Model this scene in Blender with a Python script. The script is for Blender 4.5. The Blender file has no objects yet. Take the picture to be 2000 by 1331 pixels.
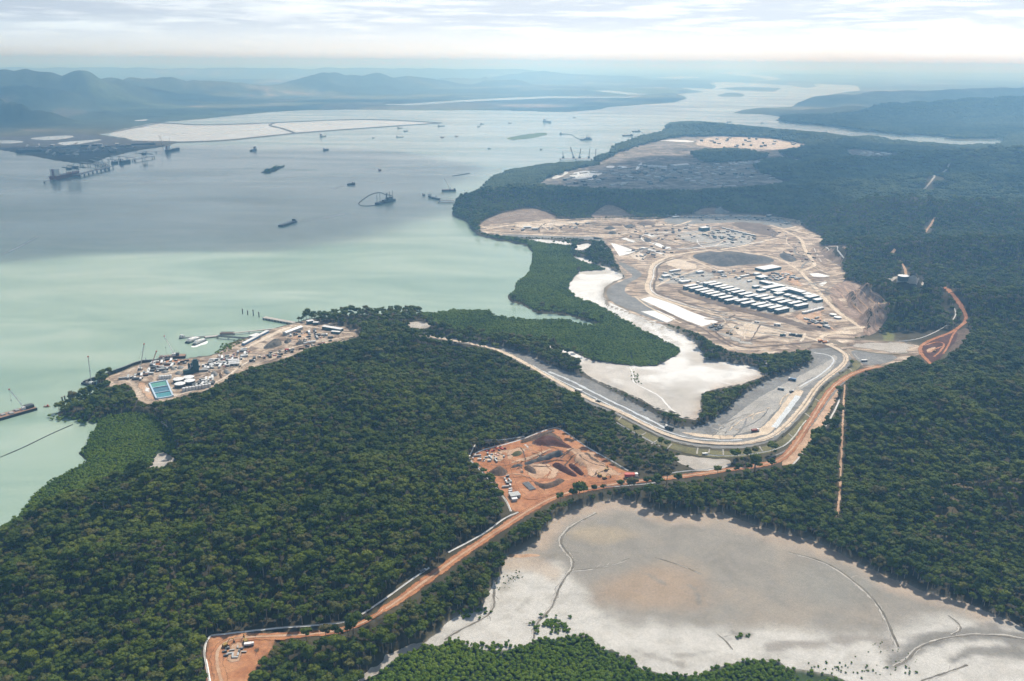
import bpy, bmesh, math, random
import numpy as np
from mathutils import Vector, Matrix, geometry

random.seed(7); RNG = np.random.default_rng(7)
scene = bpy.context.scene
COL = scene.collection

# ------------------------------------------------------------------ camera
CAM_H, FPX, CX, CY = 430.0, 1732.0, 1000.0, 665.5
PITCH = math.atan((665.5 - 120.0) / FPX); ROLL = math.radians(0.45)
_F = np.array([0, math.cos(PITCH), -math.sin(PITCH)])
_R0 = np.array([1.0, 0, 0]); _U0 = np.array([0, math.sin(PITCH), math.cos(PITCH)])
_R = _R0 * math.cos(ROLL) + _U0 * math.sin(ROLL); _U = -_R0 * math.sin(ROLL) + _U0 * math.cos(ROLL)
cam_data = bpy.data.cameras.new("camera"); cam = bpy.data.objects.new("camera", cam_data); COL.objects.link(cam)
cam.matrix_world = Matrix(((_R[0], _U[0], -_F[0], 0), (_R[1], _U[1], -_F[1], 0), (_R[2], _U[2], -_F[2], CAM_H), (0, 0, 0, 1)))
cam_data.sensor_fit = 'HORIZONTAL'; cam_data.sensor_width = 36.0; cam_data.lens = 36.0 * FPX / 2000.0
cam_data.clip_start = 1.0; cam_data.clip_end = 400000.0
scene.camera = cam

# ------------------------------------------------------------------ sun, sky, exposure
SUN_AZ, SUN_EL = math.radians(24), math.radians(50)          # azimuth to the right of the view axis (+Y)
SUN_DIR = Vector((math.sin(SUN_AZ) * math.cos(SUN_EL), math.cos(SUN_AZ) * math.cos(SUN_EL), math.sin(SUN_EL)))
sun_data = bpy.data.lights.new("sun", 'SUN'); sun_data.energy = 5.0; sun_data.angle = math.radians(0.9); sun_data.color = (1.0, 0.94, 0.84)
sun = bpy.data.objects.new("sun", sun_data); COL.objects.link(sun)
sun.rotation_euler = (-SUN_DIR).to_track_quat('-Z', 'Y').to_euler(); sun.location = (0, 0, 3000)

world = bpy.data.worlds.new("World"); scene.world = world; world.use_nodes = True
SKY_STRENGTH = 0.10
def build_world():
    nt = world.node_tree; N = nt.nodes; L = nt.links; N.clear()
    out = N.new('ShaderNodeOutputWorld'); bg = N.new('ShaderNodeBackground'); bg.inputs['Strength'].default_value = SKY_STRENGTH
    sky = N.new('ShaderNodeTexSky'); sky.sky_type = 'NISHITA'; sky.sun_disc = False
    sky.sun_elevation = SUN_EL; sky.sun_rotation = SUN_AZ; sky.altitude = 400; sky.dust_density = 2.0
    tc = N.new('ShaderNodeTexCoord')
    sep = N.new('ShaderNodeSeparateXYZ'); L.new(tc.outputs['Generated'], sep.inputs[0])
    def noise(scale, stretch, detail, off):
        mp = N.new('ShaderNodeMapping'); mp.inputs['Scale'].default_value = stretch; mp.inputs['Location'].default_value = off
        L.new(tc.outputs['Generated'], mp.inputs['Vector'])
        n = N.new('ShaderNodeTexNoise'); n.inputs['Scale'].default_value = scale; n.inputs['Detail'].default_value = detail
        n.inputs['Roughness'].default_value = 0.6; L.new(mp.outputs[0], n.inputs['Vector']); return n.outputs['Fac']
    def mrange(x, a, b, c, d):
        m = N.new('ShaderNodeMapRange'); m.interpolation_type = 'SMOOTHSTEP'
        for i, v in zip((1, 2, 3, 4), (a, b, c, d)): m.inputs[i].default_value = v
        L.new(x, m.inputs[0]); return m.outputs[0]
    def math_(op, a, b=None):
        m = N.new('ShaderNodeMath'); m.operation = op
        for i, v in enumerate((a, b)):
            if v is None: continue
            if isinstance(v, (int, float)): m.inputs[i].default_value = v
            else: L.new(v, m.inputs[i])
        return m.outputs[0]
    def mix(f, a, b):
        m = N.new('ShaderNodeMix'); m.data_type = 'RGBA'
        if isinstance(f, (int, float)): m.inputs[0].default_value = f
        else: L.new(f, m.inputs[0])
        for s, v in ((6, a), (7, b)):
            if isinstance(v, tuple): m.inputs[s].default_value = (*v, 1)
            else: L.new(v, m.inputs[s])
        return m.outputs[2]
    big = noise(1.0, (2.6, 2.6, 34), 7, (3.1, 0.7, 0.2))
    fine = noise(1.0, (7, 7, 90), 6, (1.3, 5.2, 2.2))
    puff = noise(1.0, (16, 16, 120), 5, (7.3, 2.2, 4.2))
    up = mrange(sep.outputs[2], 0.008, 0.045, 0.0, 1.0)
    m1 = math_('ADD', big, math_('MULTIPLY', math_('SUBTRACT', fine, 0.5), 0.5))
    m1 = math_('ADD', m1, math_('MULTIPLY', math_('SUBTRACT', puff, 0.5), 0.22))
    cover = mrange(m1, 0.37, 0.53, 0.0, 1.0)
    cover = math_('MULTIPLY', cover, up)
    # brightness towards the sun's side of the sky
    dot = N.new('ShaderNodeVectorMath'); dot.operation = 'DOT_PRODUCT'; L.new(tc.outputs['Generated'], dot.inputs[0])
    dot.inputs[1].default_value = (math.sin(SUN_AZ), math.cos(SUN_AZ), 0.35)
    glow = mrange(dot.outputs['Value'], 0.55, 1.02, 0.0, 1.0)
    low = mrange(sep.outputs[2], 0.03, 0.22, 0.80, 0.0)         # milky band of thick air towards the horizon
    base = mix(low, sky.outputs[0], mix(glow, (8.8, 10.2, 11.4), (13.2, 13.6, 13.8)))
    dark = mix(glow, (5.4, 6.3, 7.4), (8.0, 8.8, 9.8))
    light = mix(glow, (9.8, 10.6, 11.2), (13.0, 13.3, 13.5))
    body = mix(mrange(fine, 0.50, 0.66, 0.0, 0.6), dark, light)
    thin = mrange(sep.outputs[2], 0.08, 0.5, 1.0, 0.35)
    col = mix(math_('MULTIPLY', cover, thin), base, body)
    L.new(col, bg.inputs[0]); L.new(bg.outputs[0], out.inputs[0])
build_world()
world.cycles.sampling_method = 'MANUAL'; world.cycles.sample_map_resolution = 256

scene.view_settings.view_transform = 'Standard'; scene.view_settings.look = 'None'
scene.view_settings.gamma = 1.0; scene.view_settings.exposure = 0.0; scene.view_settings.use_curve_mapping = False
scene.render.engine = 'CYCLES'
cy = scene.cycles
cy.use_denoising = True
try: cy.denoiser = 'OPENIMAGEDENOISE'
except Exception: pass
cy.max_bounces = 4; cy.diffuse_bounces = 1; cy.glossy_bounces = 2; cy.transmission_bounces = 2; cy.volume_bounces = 1
cy.transparent_max_bounces = 8; cy.caustics_reflective = False; cy.caustics_refractive = False
cy.sample_clamp_indirect = 6.0; cy.use_adaptive_sampling = True; cy.adaptive_threshold = 0.03; cy.adaptive_min_samples = 20

# ------------------------------------------------------------------ mapping helpers
def un(pts, z=0.0):
    """survey points read off the photograph -> world x,y on the level z"""
    p = np.asarray(pts, float).reshape(-1, 2)
    d = _F * FPX + np.outer(p[:, 0] - CX, _R) + np.outer(CY - p[:, 1], _U)
    t = (z - CAM_H) / np.minimum(d[:, 2], -1e-3)
    return (d * t[:, None])[:, :2]
def proj(x, y, z):
    P = np.stack([np.asarray(x, float), np.asarray(y, float), np.asarray(z, float) - CAM_H], -1)
    w = P @ _F
    return CX + FPX * (P @ _R) / w, CY - FPX * (P @ _U) / w, w
def inside(poly, x, y):
    poly = np.asarray(poly, float); x = np.asarray(x, float); y = np.asarray(y, float)
    res = np.zeros(x.shape, bool)
    mnx, mny = poly.min(0); mxx, mxy = poly.max(0)
    sel = (x >= mnx) & (x <= mxx) & (y >= mny) & (y <= mxy)
    if not sel.any(): return res
    xs, ys = x[sel], y[sel]; c = np.zeros(xs.shape, bool)
    a = poly; b = np.roll(poly, -1, 0)
    for (x0, y0), (x1, y1) in zip(a, b):
        if y0 == y1: continue
        c ^= ((y0 > ys) != (y1 > ys)) & (xs < (x1 - x0) * (ys - y0) / (y1 - y0) + x0)
    res[sel] = c; return res
def smooth(a, b, x):
    t = np.clip((x - a) / (b - a), 0, 1); return t * t * (3 - 2 * t)
_perm = RNG.permutation(512)
def vnoise(x, y):
    xi = np.floor(x).astype(int); yi = np.floor(y).astype(int); fx = x - xi; fy = y - yi
    h = lambda i, j: (_perm[(_perm[i & 511] + j) & 511] / 511.0)
    u = fx * fx * (3 - 2 * fx); v = fy * fy * (3 - 2 * fy)
    return (h(xi, yi) * (1 - u) + h(xi + 1, yi) * u) * (1 - v) + (h(xi, yi + 1) * (1 - u) + h(xi + 1, yi + 1) * u) * v
def fbm(x, y, o=4):
    s = 0; a = 0.5; n = 0
    for k in range(o):
        s = s + a * vnoise(x + 17.3 * k, y - 9.1 * k); n += a; a *= 0.5; x = x * 2.03; y = y * 2.03
    return s / n
def densify(poly, step, jitter=0.0, closed=True):
    poly = np.asarray(poly, float); out = []
    n = len(poly); rng = range(n) if closed else range(n - 1)
    for i in rng:
        a, b = poly[i], poly[(i + 1) % n]; k = max(1, int(np.hypot(*(b - a)) / step))
        for j in range(k):
            out.append(a + (b - a) * j / k)
    if not closed: out.append(poly[-1])
    out = np.array(out)
    if jitter:
        out = out + jitter * 2 * (np.stack([fbm(out[:, 0] / (6 * step), out[:, 1] / (6 * step), 3), fbm(out[:, 0] / (6 * step) + 50, out[:, 1] / (6 * step) + 80, 3)], -1) - 0.5)
    return out
def chaikin(p, n=2, closed=False):
    p = np.asarray(p, float)
    for _ in range(n):
        if closed:
            q = np.roll(p, -1, 0); p = np.stack([.75 * p + .25 * q, .25 * p + .75 * q], 1).reshape(-1, p.shape[1])
        else:
            a, b = p[:-1], p[1:]
            m = np.stack([.75 * a + .25 * b, .25 * a + .75 * b], 1).reshape(-1, p.shape[1])
            p = np.concatenate([p[:1], m[1:-1], p[-1:]])
    return p

# ------------------------------------------------------------------ material helpers
MATS = {}
def new_mat(name):
    m = bpy.data.materials.new(name); m.use_nodes = True; MATS[name] = m
    nt = m.node_tree; nt.nodes.clear()
    return m, nt.nodes, nt.links
def ramp(N, stops):
    r = N.new('ShaderNodeValToRGB'); e = r.color_ramp.elements
    while len(e) < len(stops): e.new(0.5)
    for k, (p, c) in enumerate(stops): e[k].position = p; e[k].color = (*c, 1)
    return r
def mat_noise(name, cols, scale=0.05, detail=8, rough=0.9, bump=0.0, bscale=None, stretch=None, attr=None, spec=0.2, distort=0.0, rot=0.0, fine=None, lo=0.30, hi=0.70):
    """diffuse ground/metal material: colour ramp over world-space noise (+ optional colour attribute multiplied in)"""
    m, N, L = new_mat(name)
    out = N.new('ShaderNodeOutputMaterial'); b = N.new('ShaderNodeBsdfPrincipled'); L.new(b.outputs[0], out.inputs[0])
    b.inputs['Roughness'].default_value = rough; b.inputs['Specular IOR Level'].default_value = spec
    g = N.new('ShaderNodeNewGeometry'); mp = N.new('ShaderNodeMapping'); L.new(g.outputs['Position'], mp.inputs[0])
    if stretch: mp.inputs['Scale'].default_value = stretch
    mp.inputs['Rotation'].default_value = (0, 0, rot)
    n = N.new('ShaderNodeTexNoise'); n.inputs['Scale'].default_value = scale; n.inputs['Detail'].default_value = detail
    n.inputs['Roughness'].default_value = 0.62; n.inputs['Distortion'].default_value = distort; L.new(mp.outputs[0], n.inputs['Vector'])
    k = len(cols); st = [(lo + (hi - lo) * i / max(1, k - 1), c) for i, c in enumerate(cols)]
    r = ramp(N, st); L.new(n.outputs['Fac'], r.inputs[0]); col = r.outputs[0]
    if attr:
        a = N.new('ShaderNodeAttribute'); a.attribute_name = attr
        mx = N.new('ShaderNodeMix'); mx.data_type = 'RGBA'; mx.blend_type = 'MULTIPLY'; mx.inputs[0].default_value = 1.0
        L.new(a.outputs['Color'], mx.inputs[6]); L.new(col, mx.inputs[7]); col = mx.outputs[2]
    if fine:
        n2 = N.new('ShaderNodeTexNoise'); n2.inputs['Scale'].default_value = fine[0]; n2.inputs['Detail'].default_value = 4; L.new(g.outputs['Position'], n2.inputs['Vector'])
        r2 = ramp(N, [(0.35, (1 - fine[1],) * 3), (0.65, (1 + fine[1] * 0.6,) * 3)]); L.new(n2.outputs['Fac'], r2.inputs[0])
        mx = N.new('ShaderNodeMix'); mx.data_type = 'RGBA'; mx.blend_type = 'MULTIPLY'; mx.inputs[0].default_value = 1.0
        L.new(col, mx.inputs[6]); L.new(r2.outputs[0], mx.inputs[7]); col = mx.outputs[2]
    L.new(col, b.inputs['Base Color'])
    if bump:
        bn = N.new('ShaderNodeTexNoise'); bn.inputs['Scale'].default_value = bscale or scale * 6; bn.inputs['Detail'].default_value = 5; L.new(g.outputs['Position'], bn.inputs['Vector'])
        bp = N.new('ShaderNodeBump'); bp.inputs['Strength'].default_value = 1.0; bp.inputs['Distance'].default_value = bump
        L.new(bn.outputs['Fac'], bp.inputs['Height']); L.new(bp.outputs[0], b.inputs['Normal'])
    return m
def mat_plain(name, col, rough=0.6, metal=0.0, var=0.12, scale=0.6, spec=0.4):
    c = np.array(col)
    m = mat_noise(name, [tuple(c * (1 - var)), tuple(c), tuple(np.minimum(c * (1 + var * 0.6), 0.95))], scale=scale, detail=4, rough=rough, spec=spec)
    for n in m.node_tree.nodes:
        if n.type == 'BSDF_PRINCIPLED': n.inputs['Metallic'].default_value = metal
    return m

def soft(name):
    """copy of a ground material whose edge breaks up into the ground below (attribute 'edge': 0 at the rim, 1 inside)"""
    if name + '_soft' in MATS: return name + '_soft'
    m = MATS[name].copy(); m.name = name + '_soft'; MATS[m.name] = m; N, L = m.node_tree.nodes, m.node_tree.links
    out = [n for n in N if n.type == 'OUTPUT_MATERIAL'][0]; b = [n for n in N if n.type == 'BSDF_PRINCIPLED'][0]
    at_ = N.new('ShaderNodeAttribute'); at_.attribute_name = 'edge'; g = N.new('ShaderNodeNewGeometry')
    n = N.new('ShaderNodeTexNoise'); n.inputs['Scale'].default_value = 0.12; n.inputs['Detail'].default_value = 6; n.inputs['Roughness'].default_value = 0.7; L.new(g.outputs['Position'], n.inputs['Vector'])
    a = N.new('ShaderNodeMath'); a.operation = 'MULTIPLY_ADD'; a.inputs[1].default_value = 1.5; a.inputs[2].default_value = -0.75; L.new(n.outputs['Fac'], a.inputs[0])
    s = N.new('ShaderNodeMath'); s.operation = 'ADD'; L.new(at_.outputs['Fac'], s.inputs[0]); L.new(a.outputs[0], s.inputs[1])
    mr = N.new('ShaderNodeMapRange'); mr.interpolation_type = 'SMOOTHSTEP'; mr.inputs[1].default_value = 0.25; mr.inputs[2].default_value = 0.65; L.new(s.outputs[0], mr.inputs[0])
    tr = N.new('ShaderNodeBsdfTransparent'); mx = N.new('ShaderNodeMixShader'); L.new(mr.outputs[0], mx.inputs[0]); L.new(tr.outputs[0], mx.inputs[1]); L.new(b.outputs[0], mx.inputs[2]); L.new(mx.outputs[0], out.inputs[0])
    return m.name
def set_edge(me, val):
    a = me.attributes.new('edge', 'FLOAT', 'POINT'); a.data.foreach_set('value', np.asarray(val, np.float32))
# ------------------------------------------------------------------ object helpers
def tag(o, label=None, cat=None, group=None, kind=None):
    if label: o['label'] = label
    if cat: o['category'] = cat
    if group: o['group'] = group
    if kind: o['kind'] = kind
    return o
def mesh_obj(name, verts, faces, mat=None, parent=None, smooth_=False, link=True, mats=None, midx=None):
    me = bpy.data.meshes.new(name)
    me.from_pydata([tuple(v) for v in verts], [], [tuple(int(i) for i in f) for f in faces])
    for mm in (mats or ([mat] if mat else [])): me.materials.append(MATS[mm] if isinstance(mm, str) else mm)
    if midx is not None: me.polygons.foreach_set('material_index', np.asarray(midx, np.int32))
    if smooth_: me.polygons.foreach_set('use_smooth', np.ones(len(me.polygons), bool))
    me.update()
    o = bpy.data.objects.new(name, me)
    if link: COL.objects.link(o)
    if parent: o.parent = parent
    return o
def empty(name, loc=(0, 0, 0), rz=0.0):
    o = bpy.data.objects.new(name, None); o.empty_display_size = 2; COL.objects.link(o)
    o.location = loc; o.rotation_euler = (0, 0, rz); return o
def set_color_attr(me, name, cols):
    a = me.color_attributes.new(name, 'FLOAT_COLOR', 'POINT')
    c = np.ones((len(me.vertices), 4), np.float32); c[:, :3] = cols; a.data.foreach_set('color', c.ravel())
# ------------------------------------------------------------------ terrain
WATER = [(-2600, 318), (-900, 312), (-300, 300), (0, 293), (60, 304), (98, 312), (150, 319), (178, 320), (212, 307), (273, 293), (315, 288), (343, 281), (346, 276), (259, 275), (245, 270), (190, 263),
 (300, 241), (385, 234), (525, 220), (590, 216), (665, 215), (825, 216), (965, 216), (1070, 219), (1105, 220), (1175, 214), (1185, 210), (1245, 206), (1315, 201), (1343, 193), (1338, 188), (1314, 184), (1345, 183), (1380, 180), (1340, 174), (1321, 171),
 (1365, 173), (1392, 175), (1400, 169), (1384, 162), (1422, 161), (1475, 163), (1520, 166), (1545, 168), (1573, 172), (1597, 170), (1587, 163), (1632, 166), (1674, 168), (1681, 177), (1650, 180), (1608, 187), (1580, 196), (1559, 199), (1545, 210), (1492, 210), (1450, 215), (1426, 222),
 (1489, 224), (1531, 229), (1513, 236), (1545, 240), (1615, 247), (1685, 257), (1755, 264), (1825, 267), (1947, 268), (1967, 278), (1958, 281), (1877, 284), (1790, 278), (1737, 273), (1702, 266), (1657, 268), (1615, 261), (1545, 255), (1440, 245), (1370, 238), (1330, 238), (1308, 241),
 (1300, 252), (1297, 257), (1245, 269), (1203, 285), (1192, 297), (1157, 310), (1165, 315), (1120, 317), (1070, 320), (1000, 331), (965, 343), (947, 360), (947, 374), (909, 385), (895, 400), (885, 407), (882, 422), (912, 435), (917, 445), (930, 460), (967, 470), (1000, 475), (1030, 482),
 (1040, 495), (1037, 520), (1025, 542), (1002, 557), (1005, 567), (990, 577), (1000, 590), (1022, 597), (1042, 611), (1105, 617), (1155, 631), (1182, 637), (1145, 634), (1105, 627), (1030, 626), (967, 618), (955, 607), (880, 607), (850, 611), (815, 613), (750, 612), (675, 615), (625, 619),
 (590, 624), (580, 629), (560, 636), (500, 652), (470, 664), (442, 672), (430, 687), (410, 696), (362, 700), (335, 705), (310, 707), (280, 709), (240, 724), (205, 738), (190, 748), (195, 757), (207, 754), (175, 774), (140, 793), (107, 812), (130, 815), (162, 822), (197, 828), (180, 848), (175, 863),
 (152, 888), (177, 900), (148, 913), (108, 934), (47, 990), (0, 1029), (-300, 1240), (-900, 1700), (-2600, 1700)]
ISLANDS = [[(502, 340), (512, 335), (522, 330), (540, 325), (559, 324), (548, 331), (532, 338), (515, 340)],
 [(985, 271), (1010, 265), (1045, 260), (1070, 260), (1068, 265), (1035, 272), (1000, 275)],
 [(1397, 187), (1420, 181), (1445, 182), (1458, 186), (1447, 190), (1410, 190)],
 [(1394, 173), (1450, 170), (1529, 172), (1510, 180), (1450, 178)],
 [(1838, 270), (1870, 267), (1945, 270), (1948, 274), (1880, 276), (1845, 274)]]
WATER_X = [[(1100, 126.5), (1180, 125.5), (1300, 127), (1700, 131), (1600, 135), (1560, 138.5), (1480, 136.5), (1350, 134), (1230, 130.5)],
 [(1398, 143), (1440, 140.5), (1515, 140), (1450, 143.5), (1500, 149), (1530, 154), (1505, 157), (1480, 151), (1440, 147)],
 [(700, 205), (800, 203), (900, 196), (1000, 191), (1080, 188.5), (1200, 189), (1330, 190.5), (1200, 191.5), (1080, 191.5), (1000, 195), (900, 199.5), (800, 206)],
 [(1140, 180), (1170, 176.5), (1200, 178), (1250, 183), (1310, 186), (1240, 185.5), (1180, 181)], [(1260, 152), (1330, 150), (1390, 151), (1320, 154)]]
# level ground: (outline, level in metres)
M1 = [(831, 1255), (857, 1236), (874, 1216), (897, 1202), (925, 1196), (943, 1193), (946, 1173), (960, 1150), (977, 1127), (983, 1105), (989, 1084), (1015, 1076), (1055, 1056), (1057, 1042), (1080, 1016), (1115, 997), (1172, 981), (1209, 974), (1241, 980), (1272, 996), (1300, 1004), (1336, 1006), (1407, 1002), (1445, 1016), (1512, 1038), (1587, 1055), (1647, 1085), (1700, 1111), (1737, 1130), (1801, 1154), (1887, 1179), (1962, 1209), (2010, 1232), (2200, 1330), (2300, 1480), (1760, 1480), (1690, 1345), (1625, 1318), (1535, 1306), (1520, 1292), (1452, 1292), (1400, 1305), (1374, 1320), (1299, 1319), (1250, 1308), (1241, 1299), (1238, 1285), (1212, 1282), (1195, 1268), (1181, 1271), (1149, 1242), (1112, 1242), (1086, 1251), (1052, 1248), (1023, 1262), (989, 1271), (943, 1271), (914, 1265), (894, 1253), (871, 1256), (849, 1265)]
M2 = [(1130, 532), (1112, 555), (1110, 565), (1125, 582), (1155, 592), (1187, 607), (1217, 625), (1255, 647), (1285, 660), (1325, 682), (1330, 688), (1317, 697), (1282, 715), (1250, 717), (1205, 712), (1155, 705), (1117, 687), (1065, 674), (1100, 690), (1130, 702), (1135, 725), (1155, 740), (1205, 762), (1250, 782), (1282, 800), (1320, 809), (1332, 817), (1360, 822), (1372, 802), (1368, 785), (1372, 770), (1412, 760), (1450, 752), (1497, 735), (1500, 730), (1475, 717), (1420, 707), (1375, 705), (1380, 695), (1368, 683), (1355, 667), (1330, 652), (1292, 635), (1255, 620), (1230, 610), (1192, 592), (1177, 580), (1180, 562), (1200, 550), (1222, 542), (1210, 535), (1187, 522), (1162, 517), (1185, 528), (1150, 530)]
M2B = [(1025, 469), (1055, 467), (1120, 474), (1117, 480), (1067, 476)]
M2C = [(1120, 487), (1130, 477), (1155, 476), (1157, 482), (1135, 490)]
M2D = [(1115, 502), (1135, 502), (1162, 512), (1150, 516)]
P1 = [(310, 881), (344, 894), (330, 913), (287, 919), (296, 905)]
P2 = [(832, 1252), (800, 1262), (762, 1275), (745, 1292), (712, 1322), (700, 1335), (735, 1322), (757, 1300), (772, 1285), (835, 1262)]
S1 = [(932, 448), (940, 437), (965, 431), (1000, 424), (1040, 421), (1065, 424), (1090, 428), (1125, 430), (1185, 428), (1290, 428), (1330, 420), (1380, 419), (1450, 419), (1500, 421), (1545, 430), (1565, 440), (1590, 455), (1612, 464), (1600, 474), (1605, 500), (1640, 520), (1652, 530), (1650, 545), (1640, 560), (1660, 600), (1690, 640), (1690, 655), (1650, 664), (1700, 666), (1760, 668), (1795, 676), (1795, 692), (1760, 706), (1720, 716), (1690, 718), (1668, 702), (1640, 680), (1590, 682), (1500, 692), (1460, 692), (1425, 686), (1395, 672), (1365, 652), (1325, 637), (1275, 631), (1230, 611), (1192, 598), (1177, 580), (1180, 562), (1200, 551), (1222, 543), (1212, 527), (1197, 500), (1187, 480), (1176, 472), (1155, 468), (1120, 465), (1050, 464), (990, 461), (950, 457)]
R1 = [(800, 650), (880, 660), (955, 672), (1005, 685), (1042, 697), (1080, 717), (1142, 737), (1205, 770), (1280, 810), (1300, 824), (1325, 834), (1362, 836), (1400, 817), (1450, 772), (1500, 742), (1550, 724), (1580, 712), (1592, 702), (1577, 684), (1590, 675), (1615, 670), (1650, 685), (1664, 700), (1657, 718), (1605, 752), (1575, 802), (1537, 843), (1512, 863), (1462, 876), (1412, 878), (1350, 872), (1300, 859), (1250, 834), (1200, 807), (1155, 791), (1080, 748), (1005, 703), (970, 686), (930, 676), (880, 668), (800, 655)]
S2 = [(915, 892), (942, 877), (985, 867), (1022, 857), (1050, 845), (1085, 836), (1100, 843), (1135, 868), (1172, 890), (1210, 918), (1240, 925), (1240, 944), (1160, 954), (1110, 966), (1067, 982), (1040, 1000), (1012, 1001), (998, 994), (988, 972), (964, 940), (933, 912)]
S2P = [(1020, 908), (1058, 899), (1102, 894), (1138, 916), (1146, 932), (1100, 941), (1048, 944), (1024, 929)]
S3 = [(408, 1243), (450, 1238), (540, 1238), (530, 1270), (505, 1300), (490, 1331), (470, 1420), (405, 1420), (400, 1300)]
S4 = [(205, 738), (240, 726), (280, 711), (310, 709), (362, 702), (410, 697), (430, 689), (442, 676), (470, 666), (500, 654), (545, 640), (580, 630), (600, 627), (650, 633), (700, 645), (712, 655), (675, 666), (640, 672), (600, 682), (562, 699), (525, 709), (490, 719), (455, 736), (400, 764), (350, 776), (312, 786), (290, 790), (268, 780), (258, 760), (245, 750), (215, 756)]
S5 = [(1050, 357), (1080, 345), (1168, 318), (1205, 300), (1240, 287), (1300, 272), (1330, 268), (1400, 266), (1500, 269), (1560, 279), (1582, 284), (1560, 292), (1520, 297), (1535, 310), (1500, 312), (1475, 325), (1490, 340), (1548, 357), (1500, 366), (1420, 371), (1340, 376), (1260, 374), (1200, 372), (1130, 368), (1060, 366)]
S5F = [(1352, 303), (1380, 297), (1430, 294), (1470, 300), (1500, 307), (1470, 316), (1420, 319), (1375, 318)]
S6 = [(1642, 296), (1670, 291), (1720, 297), (1770, 302), (1760, 307), (1700, 309), (1660, 306)]
S7 = [(-300, 302), (0, 294), (98, 311), (150, 317), (176, 318), (210, 305), (273, 292), (315, 287), (343, 280), (259, 276), (245, 271), (188, 265), (150, 262), (0, 268), (-300, 275)]
R2 = [(1720, 716), (1690, 722), (1655, 735), (1625, 758), (1606, 785), (1588, 815), (1566, 850), (1540, 888), (1510, 906), (1440, 916), (1340, 931), (1230, 942), (1150, 955), (1090, 968), (1045, 990), (990, 1026), (900, 1085), (830, 1137), (760, 1187), (705, 1222), (640, 1238), (560, 1243), (490, 1245), (447, 1250), (424, 1270), (424, 1300), (436, 1345), (450, 1420)]
FLATS = [(M1, 2.0), (M2, 1.2), (M2B, 1.2), (M2C, 1.2), (M2D, 1.2), (P1, 1.5), (P2, 2.0), (S1, 5.0), (R1, 4.0), (S2, 9.0), (S2P, 4.5), (S3, 8.0), (S4, 4.0), (S5, 5.0), (S7, 3.5), (S6, 14.0)]
MG1 = [(815, 608), (850, 606), (880, 602), (955, 600), (967, 612), (1030, 620), (1105, 620), (1145, 628), (1182, 632), (1155, 626), (1105, 612), (1042, 606), (1022, 592), (1000, 585), (990, 572), (1005, 562), (1002, 552), (1025, 537), (1037, 515), (1040, 490), (1030, 478), (1000, 471), (967, 466), (930, 456), (960, 462), (1000, 464), (1025, 469), (1067, 477), (1117, 481), (1115, 487), (1120, 495), (1117, 503), (1150, 517), (1187, 527), (1150, 530), (1130, 532), (1112, 555), (1110, 565), (1125, 582), (1155, 592), (1187, 607), (1217, 625), (1255, 647), (1285, 660), (1325, 682), (1330, 688), (1317, 697), (1282, 715), (1250, 717), (1205, 712), (1155, 705), (1117, 687), (1065, 674), (1000, 664), (910, 654), (860, 640), (825, 622)]
MG2 = [(170, 826), (215, 812), (262, 806), (300, 812), (330, 835), (345, 860), (342, 885), (335, 920), (285, 922), (240, 938), (180, 960), (110, 990), (50, 1016), (-60, 1090), (-300, 1260), (-300, 1200), (0, 1010), (47, 972), (108, 920), (148, 900), (140, 875), (165, 850)]
MG3 = [(640, 1500), (700, 1345), (745, 1305), (775, 1285), (835, 1262), (871, 1250), (914, 1258), (943, 1265), (989, 1265), (1023, 1256), (1052, 1242), (1086, 1246), (1112, 1236), (1149, 1236), (1181, 1265), (1212, 1276), (1238, 1280), (1250, 1303), (1299, 1314), (1374, 1315), (1400, 1300), (1452, 1287), (1520, 1287), (1535, 1300), (1625, 1310), (1720, 1330), (1760, 1500)]
MG4 = [(945, 374), (945, 358), (965, 340), (1000, 328), (1070, 317), (1165, 312), (1168, 322), (1120, 330), (1080, 336), (1045, 352), (1010, 362), (975, 372)]

def grid_axes():
    v = np.concatenate([np.arange(1500, 420, -3.0), np.arange(420, 240, -2.0), np.arange(240, 150, -1.1), np.arange(150, 130, -0.8), [129.6, 129.0, 128.5, 128.2]])
    ang = PITCH + np.arctan((v - CY) / FPX)
    ys = CAM_H / np.tan(ang)
    c = np.concatenate([[-2.4, -1.9, -1.5, -1.2, -1.0, -0.9], np.linspace(-0.8, -0.62, 24), np.linspace(-0.6179, 0.6179, 700), np.linspace(0.62, 0.8, 24), [0.9, 1.0, 1.2, 1.5, 1.9, 2.4]])
    return ys, c
GY, GC = grid_axes()
gy, gc = np.meshgrid(GY, GC, indexing='ij'); gx = gc * gy
def blur(a, n=1):
    for _ in range(n):
        p = np.pad(a, 1, mode='edge')
        a = (p[:-2, 1:-1] + p[2:, 1:-1] + p[1:-1, :-2] + p[1:-1, 2:] + 2 * p[1:-1, 1:-1]) / 6.0
    return a
def wpoly(poly, z=0.0, jit=True):
    w = un(poly, z)
    return w
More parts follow.
